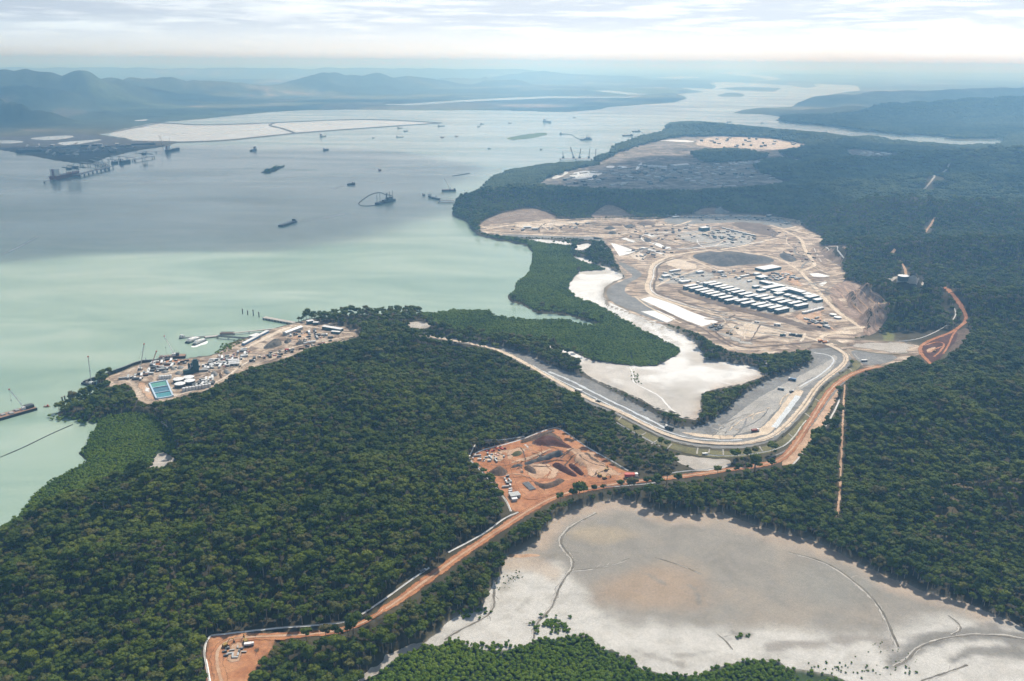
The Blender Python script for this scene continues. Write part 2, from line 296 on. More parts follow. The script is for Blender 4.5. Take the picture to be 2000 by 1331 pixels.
def build_heights():
    wp = densify(un(WATER), 40, 0)
    nz = lambda s: (fbm(gx / s, gy / s, 3) - 0.5)
    jx, jy = gx + 14 * nz(24), gy + 14 * nz(31)
    water = inside(un(WATER), jx, jy)
    for i in ISLANDS: water &= ~inside(un(i), gx, gy)
    for i in WATER_X: water |= inside(un(i), gx, gy)
    land = blur(1.0 - water, 1)
    # hills: (u, base row, top row, half-width in photo units, depth ratio)
# ridge lines: ([(u, base row, top row) ...], half-width in photo units, depth ratio)
    ridges = [([(-420, 205, 112), (-260, 205, 110), (-80, 206, 113), (60, 205, 110), (110, 205, 122), (165, 205, 117), (225, 200, 140), (290, 197, 165)], 62, 1.0),
     ([(60, 214, 150), (120, 212, 160), (170, 208, 150)], 40, 1.0), ([(20, 216, 150), (-60, 216, 140)], 50, 1.0),
     ([(235, 192, 150), (265, 190, 134), (300, 189, 138), (330, 188, 130), (380, 188, 143), (440, 187, 146), (500, 186, 156)], 42, 1.2),
     ([(540, 184, 158), (590, 182, 138), (650, 178, 125), (690, 177, 131), (735, 176, 124), (790, 174, 133), (850, 172, 148)], 42, 1.2), ([(650, 184, 150), (700, 184, 158), (760, 182, 150)], 22, 1.2),
     ([(860, 163, 140), (895, 163, 130), (918, 163, 121), (926, 163, 117), (936, 163, 122), (960, 164, 134), (1000, 165, 141)], 12, 1.6), ([(950, 170, 141), (978, 170, 131), (990, 170, 130), (1020, 171, 145)], 16, 1.4), ([(1000, 158, 128), (1060, 157, 125), (1130, 157, 130), (1230, 157, 138)], 30, 1.0),
     ([(-160, 242, 178), (-60, 240, 180), (0, 238, 184), (50, 240, 200), (100, 243, 220)], 34, 1.0),
     ([(-300, 148, 115), (-120, 148, 114.5), (30, 148, 115), (200, 148, 115.5), (360, 149, 117), (480, 149, 116), (640, 149, 118), (800, 149, 119), (1000, 149, 124)], 90, .6),
     ([(1700, 146, 137), (1730, 146, 134), (1745, 146, 129), (1760, 146, 134), (1860, 147, 136), (1990, 148, 129), (2200, 148, 126)], 22, .8), ([(1500, 150, 142), (1600, 150, 140), (1700, 152, 144)], 40, .8),
     ([(1600, 225, 212), (1660, 226, 203), (1740, 232, 197), (1850, 235, 192), (1960, 236, 186), (2150, 238, 180)], 60, 1.2), ([(1640, 200, 182), (1720, 198, 172), (1830, 198, 168), (1960, 196, 162), (2150, 196, 158)], 60, 1.0),
     ([(1330, 258, 246), (1380, 262, 244), (1460, 268, 251), (1540, 274, 260), (1600, 280, 274)], 40, 1.0), ([(1380, 312, 300), (1420, 312, 294), (1470, 312, 302)], 30, .8),
     ([(895, 413, 400), (915, 411, 388), (950, 406, 378), (1000, 402, 371), (1040, 401, 367), (1080, 402, 371), (1120, 403, 376), (1190, 406, 384), (1270, 404, 379), (1360, 400, 378), (1450, 397, 373), (1540, 396, 374), (1600, 398, 380)], 34, 1.0),
     ([(1560, 350, 332), (1610, 345, 320), (1720, 346, 308), (1850, 346, 300), (1980, 347, 296), (2150, 347, 290)], 60, 1.2), ([(1600, 395, 370), (1660, 390, 360), (1740, 386, 352), (1880, 388, 350), (2020, 388, 346), (2150, 388, 340)], 60, 1.2),
     ([(1590, 448, 425), (1630, 445, 409), (1700, 442, 398), (1780, 441, 392), (1840, 444, 402), (1900, 446, 402), (1980, 446, 398), (2150, 446, 390)], 42, 1.2),
     ([(1645, 510, 484), (1680, 512, 478), (1740, 518, 478), (1830, 520, 476), (1950, 528, 478), (2150, 530, 470)], 45, 1.3), ([(1690, 600, 562), (1725, 606, 560), (1765, 596, 541), (1810, 600, 560), (1850, 615, 578)], 34, 1.0), ([(1705, 640, 600), (1745, 640, 596), (1800, 630, 590)], 24, 1.0),
     ([(1860, 610, 570), (1930, 630, 585), (2060, 635, 575)], 50, 1.3),
     ([(1680, 880, 850), (1760, 865, 822), (1850, 850, 800), (1960, 830, 770), (2150, 830, 760)], 90, 1.1), ([(1850, 1010, 985), (1960, 1000, 955), (2150, 1010, 940)], 90, 1.0),
     ([(330, 880, 860), (420, 878, 840), (560, 870, 832), (700, 800, 760), (780, 700, 678)], 100, 1.2), ([(150, 1040, 1010), (300, 1010, 968), (480, 1000, 965), (700, 960, 925), (850, 955, 925)], 110, 1.2), ([(-100, 1230, 1180), (150, 1190, 1130), (400, 1130, 1085), (620, 1090, 1045), (760, 1080, 1050)], 120, 1.1), ([(600, 1290, 1272), (660, 1285, 1260), (760, 1235, 1215)], 45, 1.0)]
    hills = []
    for pts, w, r in ridges:
        pts = np.array(pts, float)
        for a, b in zip(pts[:-1], pts[1:]):
            n = max(1, int(abs(b[0] - a[0]) / (0.7 * w)))
            for k in range(n): hills.append((*(a + (b - a) * k / n), w, r))
        hills.append((*pts[-1], w, r))
    hz = np.zeros_like(gx)
    for u, vb, vt, w, r in hills:
        (x0, y0), = un([(u, vb)]); d = y0 * math.cos(PITCH) + CAM_H * math.sin(PITCH)
        # height whose top shows at the given row
        dd = _F * FPX + _R * (u - CX) + _U * (CY - vt); t = y0 / dd[1]; h = CAM_H + dd[2] * t
        sx = w * d / FPX; sy = r * sx
        rr0 = ((gx - x0) / sx) ** 2 + ((gy - y0) / sy) ** 2
        near = rr0 < 9
        if not near.any(): continue
        wx = gx[near]; wy = gy[near]
        wob = (0.5 if y0 < 6000 else 0.30) * sx
        qx = (wx - x0 + wob * (2 * fbm(wx / (1.1 * sx), wy / (1.1 * sx), 3) - 1)) / sx; qy = (wy - y0 + wob * (2 * fbm(wx / (1.1 * sx) + 31, wy / (1.1 * sx) + 77, 3) - 1)) / sy
        g = np.zeros_like(gx); rr = np.sqrt(qx * qx + qy * qy); g[near] = h * np.exp(-0.9 * rr ** (1.5 if y0 < 6000 else 1.9))
        hz = np.maximum(hz, g)
    # ravines and knobs
    rid = 1 - np.abs(2 * fbm(gx / 420, gy / 420, 4) - 1)
    far = smooth(5000, 8000, gy)
    hz = hz * (1 - far + far * 0.97 + (0.24 * rid - 0.14) * (1 - far))
    rid2 = 1 - np.abs(2 * fbm(gx / 1500 + 7, gy / 2200, 3) - 1)
    hz = hz * (1 - far * 0.22 * (1 - rid2))
    hb = blur(hz, 10); kf = smooth(5500, 8000, gy); hz = hz * (1 - kf) + (0.25 * hz + 0.80 * hb) * kf
    hz = np.where(hz > 400, 400 + 60 * np.tanh((hz - 400) / 90), hz)
    z = 3.0 + hz + 9.0 * fbm(gx / 260, gy / 260, 3) * smooth(500, 800, gy)
    z = z + far * 40 * smooth(0.45, 0.7, fbm(gx / 3000 + 3, gy / 3000, 4)) * smooth(9000, 15000, gy)
    # low shores
    shore = blur(1.0 - water, 14); z = 1.2 + (z - 1.2) * smooth(0.55, 0.98, shore)
    for p in (MG1, MG2, MG3, MG4):
        m = blur(inside(un(p, 1.0), gx, gy).astype(float), 3); z = z * (1 - m) + 1.0 * m
    for p, lv in FLATS:
        core = inside(un(p, lv), gx, gy).astype(float)
        m = np.clip(np.maximum(blur(core, 3) * 2.2, core), 0, 1); z = z * (1 - m) + lv * m
    for i in ISLANDS: m = blur(inside(un(i, .8), gx, gy).astype(float), 1); z = z * (1 - m) + 0.9 * m
    z = -2.5 + (z + 2.5) * smooth(0.05, 0.95, land)
    return z, water
GZ, GWATER = build_heights()
_vy = np.arange(len(GY)); _vc = np.arange(len(GC))
def hgt(x, y):
    x = np.asarray(x, float); y = np.maximum(np.asarray(y, float), GY[0]); c = x / y
    r = np.clip(np.interp(y, GY, _vy), 0, len(GY) - 1.001); q = np.clip(np.interp(c, GC, _vc), 0, len(GC) - 1.001)
    i = r.astype(int); j = q.astype(int); fr = r - i; fq = q - j
    return (GZ[i, j] * (1 - fr) + GZ[i + 1, j] * fr) * (1 - fq) + (GZ[i, j + 1] * (1 - fr) + GZ[i + 1, j + 1] * fr) * fq
def ground(pts):
    """photo point -> world xyz on the terrain (first hit along the sight line)"""
    p = np.asarray(pts, float).reshape(-1, 2)
    d = _F * FPX + np.outer(p[:, 0] - CX, _R) + np.outer(CY - p[:, 1], _U)
    d[:, 2] = np.minimum(d[:, 2], -1e-2)
    t0 = (160 - CAM_H) / d[:, 2]; t1 = (-0.5 - CAM_H) / d[:, 2]
    out = np.zeros((len(p), 3)); done = np.zeros(len(p), bool); prev = t0.copy()
    for k in range(1, 81):
        t = t0 + (t1 - t0) * k / 80
        P = d * t[:, None]; gap = P[:, 2] + CAM_H - np.maximum(hgt(P[:, 0], P[:, 1]), 0)
        hit = (gap <= 0) & ~done
        if hit.any():
            a = prev[hit].copy(); b = t[hit].copy(); dh = d[hit]
            for _ in range(14):
                m = (a + b) / 2; Q = dh * m[:, None]; g = Q[:, 2] + CAM_H - np.maximum(hgt(Q[:, 0], Q[:, 1]), 0)
                a = np.where(g > 0, m, a); b = np.where(g > 0, b, m)
            Q = dh * b[:, None]; out[hit, :2] = Q[:, :2]; out[hit, 2] = Q[:, 2] + CAM_H; done |= hit
        prev = t
        if done.all(): break
    if (~done).any():
        P = d * t1[:, None]; out[~done, :2] = P[~done, :2]; out[~done, 2] = 0
    return out
def G1(u, v): return ground([(u, v)])[0]

def ground_colors():
    x, y = gx, gy
    floor = np.array([0.060, 0.052, 0.030]); green = np.array([0.040, 0.058, 0.026])
    n1 = fbm(x / 60, y / 60, 4)[..., None]
    c = floor * (0.7 + 0.7 * n1) + 0 * x[..., None]
    d = np.hypot(x, y)
    # far country: dark forest, paddocks and cleared flats
    fc = np.array([0.030, 0.048, 0.026]); gr = np.array([0.13, 0.14, 0.065]); tan = np.array([0.30, 0.24, 0.17])
    n2 = fbm(x / 900 + 5, y / 900, 5); n3 = fbm(x / 500 + 40, y / 350, 4)
    hi = smooth(60, 160, GZ)
    m = (smooth(0.50, 0.62, n2) * (1 - 0.45 * hi) * 0.75)[..., None]
    farc = fc * (0.7 + 0.6 * n3[..., None]); farc = farc * (1 - m) + gr * m
    mt = (smooth(0.62, 0.70, n3) * smooth(0.52, 0.64, n2) * (1 - hi) * 0.8)[..., None]
    farc = farc * (1 - mt) + tan * mt
    k = smooth(5200, 7000, d)[..., None]; c = c * (1 - k) + farc * k
    def paint(poly, col, amt=1.0, bl=1, z=4.0):
        nonlocal c
        mm = (blur(inside(un(poly, z), gx, gy).astype(float), bl) * amt)[..., None]; c = c * (1 - mm) + np.array(col) * mm
    paint([(620, 215), (640, 203), (900, 196), (1080, 192), (1180, 193), (1130, 205), (1080, 216), (900, 212), (760, 214)], (0.13, 0.115, 0.08), 0.75)
    paint([(960, 207), (1060, 204), (1110, 209), (1050, 212)], (0.30, 0.24, 0.19), 0.8)
    paint([(1150, 182), (1200, 174), (1330, 178), (1320, 186), (1200, 187)], (0.11, 0.15, 0.06), 0.8)
    paint([(70, 226), (120, 216), (165, 216), (172, 222), (130, 230)], (0.16, 0.12, 0.08), 0.35)
    paint([(150, 200), (330, 205), (470, 222), (380, 232), (240, 225)], (0.09, 0.13, 0.06), 0.7)
    paint([(400, 180), (470, 176), (430, 184)], (0.25, 0.22, 0.17), 0.7)
    paint([(590, 165), (680, 155), (720, 162), (650, 168)], (0.22, 0.20, 0.14), 0.6, 2)
    for w in (MG1, MG2, MG3, MG4): paint(w, (0.030, 0.050, 0.018), 1.0, 1, 1.0)
    paint([(1690, 560), (1735, 570), (1752, 600), (1752, 625), (1735, 650), (1730, 600), (1700, 572)], (0.16, 0.17, 0.06), 0.9, 1, 45)
    paint([(1760, 930), (1830, 900), (1950, 880), (2010, 900), (2010, 980), (1940, 1010), (1900, 1060), (1800, 1010)], (0.13, 0.105, 0.06), 0.8, 4, 20)
    paint(M2, (0.36, 0.34, 0.30), 1, 2, 1.2); paint(M1, (0.34, 0.31, 0.26), 1, 2, 2.0)
    for pp, lv, cc in ((S1, 5, (0.27, 0.225, 0.175)), (R1, 4, (0.19, 0.188, 0.18)), (S2, 9, (0.30, 0.15, 0.08)), (S3, 8, (0.30, 0.15, 0.08)), (S4, 4, (0.25, 0.21, 0.165))): paint(pp, cc, 1, 2, lv)
    paint(ISLANDS[1], (0.085, 0.13, 0.045), 1, 1, .9); paint(ISLANDS[0], (0.03, 0.045, 0.02), 1, 1, .9)
    below = (GZ < 0.35)[..., None]; c = np.where(below, np.array([0.12, 0.11, 0.07]), c)
    return c
def build_ground():
    nr, nc = gx.shape
    v = np.stack([gx, gy, GZ], -1).reshape(-1, 3)
    i = np.arange(nr * nc).reshape(nr, nc)
    f = np.stack([i[:-1, :-1], i[:-1, 1:], i[1:, 1:], i[1:, :-1]], -1).reshape(-1, 4)
    me = bpy.data.meshes.new("ground"); me.vertices.add(len(v)); me.vertices.foreach_set('co', v.ravel().astype(np.float32))
    me.loops.add(f.size); me.loops.foreach_set('vertex_index', f.ravel().astype(np.int32))
    me.polygons.add(len(f)); me.polygons.foreach_set('loop_start', np.arange(0, f.size, 4, dtype=np.int32))
    me.polygons.foreach_set('use_smooth', np.ones(len(f), bool)); me.update(); me.validate()
    set_color_attr(me, 'tint', ground_colors().reshape(-1, 3))
    mat_noise('ground_soil', [(0.65,) * 3, (1.0,) * 3, (1.35,) * 3], scale=0.02, detail=10, attr='tint', bump=1.2, bscale=0.08, fine=(0.006, 0.35))
    me.materials.append(MATS['ground_soil'])
    o = bpy.data.objects.new("ground", me); COL.objects.link(o); tag(o, kind='structure'); return o
build_ground()

# water: one sheet
def build_water():
    m, N, L = new_mat('harbour_water')
    out = N.new('ShaderNodeOutputMaterial'); b = N.new('ShaderNodeBsdfPrincipled'); L.new(b.outputs[0], out.inputs[0])
    g = N.new('ShaderNodeNewGeometry')
    def noise(sc, stretch, rot, det=5, dist=0.0):
        mp = N.new('ShaderNodeMapping'); mp.inputs['Scale'].default_value = stretch; mp.inputs['Rotation'].default_value = (0, 0, rot); L.new(g.outputs['Position'], mp.inputs[0])
        n = N.new('ShaderNodeTexNoise'); n.inputs['Scale'].default_value = sc; n.inputs['Detail'].default_value = det; n.inputs['Distortion'].default_value = dist; L.new(mp.outputs[0], n.inputs['Vector']); return n.outputs['Fac']
    # turbid shallows: milky green, with plumes
    plume = noise(0.0022, (1, 2.6, 1), 0.35, 6, 1.2)
    r = ramp(N, [(0.30, (0.195, 0.30, 0.235)), (0.5, (0.275, 0.375, 0.298)), (0.72, (0.36, 0.445, 0.365))]); L.new(plume, r.inputs[0])
    # farther water: cloud shade and sky reflection put into a darker, bluer base colour
    sp = N.new('ShaderNodeSeparateXYZ'); L.new(g.outputs['Position'], sp.inputs[0])
    far_shade = N.new('ShaderNodeMapRange'); far_shade.interpolation_type = 'SMOOTHSTEP'; far_shade.inputs[1].default_value = 1800; far_shade.inputs[2].default_value = 4200; L.new(sp.outputs[1], far_shade.inputs[0])
    mx = N.new('ShaderNodeMix'); mx.data_type = 'RGBA'; L.new(far_shade.outputs[0], mx.inputs[0]); L.new(r.outputs[0], mx.inputs[6]); mx.inputs[7].default_value = (0.17, 0.235, 0.23, 1)
    L.new(mx.outputs[2], b.inputs['Base Color'])
    b.inputs['IOR'].default_value = 1.333; b.inputs['Specular IOR Level'].default_value = 0.5
    slick = noise(0.0011, (1, 3.5, 1), 0.5, 5, 0.8)
    rr = N.new('ShaderNodeMapRange'); rr.inputs[1].default_value = 0.35; rr.inputs[2].default_value = 0.65; rr.inputs[3].default_value = 0.10; rr.inputs[4].default_value = 0.24; L.new(slick, rr.inputs[0]); L.new(rr.outputs[0], b.inputs['Roughness'])
    w = noise(0.12, (1, 1.6, 1), 0.4, 3); bp = N.new('ShaderNodeBump'); bp.inputs['Distance'].default_value = 0.35; bp.inputs['Strength'].default_value = 0.22
    L.new(w, bp.inputs['Height']); L.new(bp.outputs[0], b.inputs['Normal'])
    ys = np.array([300, 700, 1200, 2000, 3500, 6000, 12000, 30000, 60000, GY[-1] - 5]); cs = np.linspace(-2.3, 2.3, 12)
    yy, cc = np.meshgrid(ys, cs, indexing='ij'); v = np.stack([yy * cc, yy, 0 * yy], -1).reshape(-1, 3)
    i = np.arange(yy.size).reshape(yy.shape); f = np.stack([i[:-1, :-1], i[:-1, 1:], i[1:, 1:], i[1:, :-1]], -1).reshape(-1, 4)
    o = mesh_obj("water", v, f, 'harbour_water'); tag(o, kind='structure')
build_water()

# ------------------------------------------------------------------ cloud bank overhead (throws the shade seen on the harbour and the far shore)
def build_clouds():
    m, N, L = new_mat('cloud_vapour')
    out = N.new('ShaderNodeOutputMaterial'); tr = N.new('ShaderNodeBsdfTransparent'); df = N.new('ShaderNodeBsdfDiffuse'); tl = N.new('ShaderNodeBsdfTranslucent')
    df.inputs[0].default_value = (0.9, 0.9, 0.9, 1); tl.inputs[0].default_value = (0.85, 0.86, 0.88, 1)
    m1 = N.new('ShaderNodeMixShader'); m1.inputs[0].default_value = 0.4; L.new(df.outputs[0], m1.inputs[1]); L.new(tl.outputs[0], m1.inputs[2])
    at = N.new('ShaderNodeAttribute'); at.attribute_name = 'vapour'
    m2 = N.new('ShaderNodeMixShader'); L.new(at.outputs['Fac'], m2.inputs[0]); L.new(tr.outputs[0], m2.inputs[1]); L.new(m1.outputs[0], m2.inputs[2]); L.new(m2.outputs[0], out.inputs[0])
    ALT = 1500.0
    shades = [
     [(-700, 505), (0, 497), (200, 478), (350, 487), (480, 483), (600, 488), (680, 460), (800, 440), (880, 432), (900, 415), (850, 370), (900, 330), (800, 300), (600, 290), (350, 285), (0, 290), (-700, 300)],
     [(1120, 400), (1180, 418), (1300, 424), (1420, 420), (1540, 428), (1620, 402), (1700, 384), (1790, 384), (1900, 394), (2060, 398), (2500, 396), (2500, 315), (2000, 312), (1800, 300), (1700, 292), (1640, 285), (1560, 293), (1500, 297), (1330, 288), (1250, 292), (1150, 318), (1120, 350), (1180, 380)],
     [(-700, 270), (0, 262), (120, 232), (300, 232), (560, 222), (700, 214), (1000, 216), (1300, 225), (1380, 212), (1420, 236), (1440, 262), (1600, 275), (1800, 268), (2500, 275), (2500, 215), (1900, 192), (1500, 190), (1200, 192), (900, 198), (600, 196), (350, 192), (0, 215), (-700, 222)],
    ]
    for k, sh in enumerate(shades):
        g = un(sh, 0.0)
        s = ALT / SUN_DIR.z; w = g + np.array([SUN_DIR.x * s, SUN_DIR.y * s])
        mn, mx = w.min(0), w.max(0); n = 90
        xs = np.linspace(mn[0] - 500, mx[0] + 500, n); ys = np.linspace(mn[1] - 500, mx[1] + 500, n)
        X, Y = np.meshgrid(xs, ys, indexing='ij')
        jx = X + 260 * (fbm(X / 700, Y / 700, 4) - .5) * 2; jy = Y + 260 * (fbm(X / 700 + 9, Y / 700 + 5, 4) - .5) * 2
        d = blur(inside(w, jx, jy).astype(float), 3)
        hole = smooth((0.60, 0.56, 0.46)[k], (0.74, 0.70, 0.62)[k], fbm(X / 800 + 3 * k, Y / 800, 4)); d = d * (1 - 0.9 * hole)
        th = 60 + 260 * d * (0.5 + fbm(X / 400, Y / 400, 4))
        keep = d > 0.02
        vt = np.stack([X, Y, ALT + 0.55 * th], -1).reshape(-1, 3); vb = np.stack([X, Y, ALT - 0.45 * th * smooth(0, .6, d)], -1).reshape(-1, 3)
        i = np.arange(n * n).reshape(n, n); q = np.stack([i[:-1, :-1], i[:-1, 1:], i[1:, 1:], i[1:, :-1]], -1).reshape(-1, 4)
        ok = keep.ravel()[q].any(1); q = q[ok]
        V = np.concatenate([vt, vb]); F = np.concatenate([q[:, ::-1], q + n * n])
        o = mesh_obj('cloud', V, F, 'cloud_vapour', smooth_=True); tag(o, kind='stuff')
        a = o.data.attributes.new('vapour', 'FLOAT', 'POINT'); dd = np.clip(d.ravel() * (0.84, 0.92, 0.62)[k], 0, 1); a.data.foreach_set('value', np.concatenate([dd, dd]).astype(np.float32))
build_clouds()
def build_haze():
    m, N, L = new_mat('haze_air')
    out = N.new('ShaderNodeOutputMaterial'); v = N.new('ShaderNodeVolumePrincipled')
    v.inputs['Color'].default_value = (0.28, 0.60, 1.0, 1); v.inputs['Absorption Color'].default_value = (0.74, 0.74, 0.74, 1); v.inputs['Density'].default_value = HAZE_DENSITY; v.inputs['Anisotropy'].default_value = 0.5
    L.new(v.outputs[0], out.inputs['Volume'])
    x, y0, y1, z0, z1 = 240000, -5000, GY[-1] + 4000, -6.0, HAZE_TOP
    V = [(-x, y0, z0), (x, y0, z0), (x, y1, z0), (-x, y1, z0), (-x, y0, z1), (x, y0, z1), (x, y1, z1), (-x, y1, z1)]
    o = mesh_obj('haze', V, [(0, 3, 2, 1), (4, 5, 6, 7), (0, 1, 5, 4), (1, 2, 6, 5), (2, 3, 7, 6), (3, 0, 4, 7)], 'haze_air'); tag(o, kind='stuff')
HAZE_DENSITY, HAZE_TOP = 1.2e-4, 505.0
build_haze()
print('terrain max', GZ.max(), 'ymax', GY[-1])
# ------------------------------------------------------------------ surface sheets
def tri_fill(w, step):
    """world outline -> verts, tris with inner points"""
    n = len(w); mn, mx = w.min(0), w.max(0)
    xs = np.arange(mn[0], mx[0], step); ys = np.arange(mn[1], mx[1], step * 0.9)
    X, Y = np.meshgrid(xs, ys, indexing='ij'); X = X + RNG.uniform(-.25, .25, X.shape) * step; Y = Y + RNG.uniform(-.25, .25, Y.shape) * step
    m = inside(w, X, Y); P = np.stack([X[m], Y[m]], -1)
    # keep inner points off the border
    if len(P):
        keep = np.ones(len(P), bool)
        for k in range(0, len(P), 4000):
            q = P[k:k + 4000]; d = np.hypot(q[:, None, 0] - w[None, :, 0], q[:, None, 1] - w[None, :, 1]).min(1); keep[k:k + 4000] = d > step * 0.4
        P = P[keep]
    allp = np.concatenate([w, P]) if len(P) else w
    r = geometry.delaunay_2d_cdt([Vector(p) for p in allp], [(i, (i + 1) % n) for i in range(n)], [list(range(n))], 1, 1e-4)
    vs = np.array([tuple(v) for v in r[0]]); return vs, [list(f) for f in r[2]]
def sheet(name, poly, mat, off=0.15, jit=1.5, step=None, closed_smooth=1, kind='structure', colors=None, parent=None, lift=None, feather=0.0):
    p = chaikin(poly, closed_smooth, True) if closed_smooth else np.asarray(poly, float)
    w = ground(p)[:, :2]
    size = math.sqrt(abs(0.5 * np.sum(w[:, 0] * np.roll(w[:, 1], -1) - w[:, 1] * np.roll(w[:, 0], -1)))) + 1e-3
    st = step or max(2.5, size / 26)
    w = densify(w, max(1.6, st * 0.5), jit)
    v, f = tri_fill(w, st)
    z = hgt(v[:, 0], v[:, 1]) + off
    if feather: mat = soft(mat)
    if lift is not None: z = z + lift(v)
    o = mesh_obj(name, np.column_stack([v, z]), f, mat, parent=parent, smooth_=True)
    if feather: set_edge(o.data, np.clip(np.hypot(v[:, None, 0] - w[None, :, 0], v[:, None, 1] - w[None, :, 1]).min(1) / feather, 0, 1))
    if kind: tag(o, kind=kind)
    if colors is not None:
        u_, v_, _ = proj(v[:, 0], v[:, 1], z); set_color_attr(o.data, 'tint', colors(u_, v_, v[:, 0], v[:, 1]))
    return o
def mound(name, poly, mat, height, label=None, cat='stockpile', group=None, rough=0.35, seed=0):
    w = densify(ground(chaikin(poly, 2, True))[:, :2], 2.0, 1.0)
    size = math.sqrt(abs(0.5 * np.sum(w[:, 0] * np.roll(w[:, 1], -1) - w[:, 1] * np.roll(w[:, 0], -1))))
    v, f = tri_fill(w, max(2.0, size / 18))
    d = np.hypot(v[:, None, 0] - w[None, :, 0], v[:, None, 1] - w[None, :, 1]).min(1); dm = d.max() + 1e-6
    z = hgt(v[:, 0], v[:, 1]) + 0.1 + height * smooth(0, 0.85, d / dm) * (1 - rough + 2 * rough * fbm(v[:, 0] / (size * .22) + seed, v[:, 1] / (size * .22), 3))
    o = mesh_obj(name, np.column_stack([v, z]), f, mat, smooth_=True)
    if label: tag(o, label, cat, group)
    else: tag(o, kind='structure')
    return o
def ribbon_w(w, width, n_smooth=0):
    t = np.gradient(w, axis=0); t /= np.linalg.norm(t, axis=1)[:, None] + 1e-9
    nrm = np.column_stack([-t[:, 1], t[:, 0]]); return nrm
def ribbon(name, pts, width, mat, off=0.3, kind='structure', jit=0.8, step=6.0, taper=False, shift=0.0, parent=None, soft_edge=True, wavy=False):
    w = densify(ground(chaikin(pts, 2))[:, :2], step, 0, closed=False)
    nrm = ribbon_w(w, width); hw = np.full(len(w), width / 2.0)
    if wavy: hw = hw * (0.45 + 1.1 * fbm(w[:, 0] / 11, w[:, 1] / 11, 3))
    if taper: hw = hw * np.clip(np.minimum(np.arange(len(w)), np.arange(len(w))[::-1]) / 5.0 + 0.15, 0, 1)
    rows = []
    for k in (-1, -0.33, 0.33, 1):
        q = w + nrm * ((hw * k + shift + (RNG.uniform(-jit, jit, len(w)) if abs(k) == 1 else 0))[:, None])
        rows.append(np.column_stack([q, hgt(q[:, 0], q[:, 1]) + off]))
    v = np.stack(rows, 1).reshape(-1, 3); f = []
    for i in range(len(w) - 1):
        for j in range(3): a = i * 4 + j; f.append((a, a + 1, a + 5, a + 4))
    sm = soft_edge and mat not in ('wet_strip',)
    o = mesh_obj(name, v, f, soft(mat) if sm else mat, smooth_=True, parent=parent)
    if sm: set_edge(o.data, np.tile([0.1, 0.95, 0.95, 0.1], len(w)))
    if kind: tag(o, kind=kind)
    return o

mat_noise('mud', [(0.82,) * 3, (1.0,) * 3, (1.12,) * 3], scale=0.035, detail=10, attr='tint', rough=0.75, spec=0.3, distort=0.6, fine=(0.7, 0.12))
mat_noise('mud_plain', [(0.30, 0.27, 0.23), (0.38, 0.35, 0.31), (0.46, 0.43, 0.39)], scale=0.05, detail=9)
mat_noise('salt_white', [(0.50, 0.49, 0.47), (0.64, 0.63, 0.61), (0.74, 0.73, 0.71)], scale=0.03, detail=9, rough=0.6)
mat_noise('levee', [(0.30, 0.28, 0.25), (0.40, 0.38, 0.345), (0.50, 0.48, 0.445)], scale=0.08, detail=9)
mat_noise('mud_dark', [(0.10, 0.09, 0.075), (0.16, 0.145, 0.12), (0.22, 0.20, 0.17)], scale=0.15, detail=8)
mat_noise('site_dirt', [(0.125, 0.092, 0.07), (0.255, 0.195, 0.148), (0.42, 0.335, 0.258), (0.62, 0.525, 0.42)], scale=0.02, detail=14, lo=.36, hi=.64, distort=1.1, stretch=(1.0, 2.2, 1), rot=-0.55, bump=0.5, bscale=0.1, fine=(0.09, 0.22))
mat_noise('site_tan', [(0.48, 0.39, 0.30), (0.59, 0.50, 0.40), (0.66, 0.58, 0.48)], scale=0.03, detail=10, fine=(0.2, 0.12))
mat_noise('haul_tan', [(0.46, 0.37, 0.275), (0.60, 0.50, 0.385), (0.68, 0.585, 0.47)], scale=0.06, detail=9, fine=(0.3, 0.12))
mat_noise('site_brown', [(0.095, 0.070, 0.055), (0.145, 0.11, 0.088), (0.20, 0.155, 0.125)], scale=0.03, detail=10, fine=(0.15, 0.2))
mat_noise('slope_brown', [(0.16, 0.115, 0.085), (0.24, 0.18, 0.14), (0.31, 0.245, 0.19)], scale=0.025, detail=11, stretch=(1, 1, 4), distort=0.5, bump=0.6, bscale=0.08, fine=(0.12, 0.2))
mat_noise('cut_pink', [(0.17, 0.115, 0.088), (0.28, 0.20, 0.155), (0.38, 0.29, 0.235)], scale=0.05, detail=12, stretch=(2.5, 0.6, 1), rot=0.7, distort=0.5, lo=.36, hi=.64, fine=(0.2, 0.2))
mat_noise('gravel_grey', [(0.15, 0.15, 0.145), (0.205, 0.205, 0.20), (0.26, 0.26, 0.25)], scale=0.04, detail=11, fine=(0.3, 0.2))
mat_noise('gravel_pale', [(0.28, 0.27, 0.25), (0.36, 0.345, 0.32), (0.44, 0.425, 0.39)], scale=0.03, detail=10, fine=(0.3, 0.12))
mat_noise('rock_dark', [(0.055, 0.055, 0.055), (0.095, 0.092, 0.088), (0.14, 0.135, 0.125)], scale=0.05, detail=11, fine=(0.2, 0.3), bump=0.6, bscale=0.2)
mat_noise('red_dirt', [(0.25, 0.102, 0.046), (0.38, 0.170, 0.082), (0.475, 0.255, 0.138)], scale=0.04, detail=10, distort=0.6, fine=(0.25, 0.18), bump=0.3, bscale=0.2)
mat_noise('red_pale', [(0.35, 0.215, 0.135), (0.47, 0.315, 0.21), (0.56, 0.415, 0.30)], scale=0.05, detail=10, distort=0.6, fine=(0.25, 0.15))
mat_noise('maroon_soil', [(0.045, 0.016, 0.013), (0.075, 0.028, 0.022), (0.11, 0.048, 0.036)], scale=0.08, detail=10, fine=(0.4, 0.25), bump=0.5, bscale=0.3)
mat_noise('brown_soil', [(0.075, 0.050, 0.036), (0.12, 0.083, 0.060), (0.17, 0.125, 0.095)], scale=0.08, detail=10, fine=(0.4, 0.25), bump=0.6, bscale=0.3)
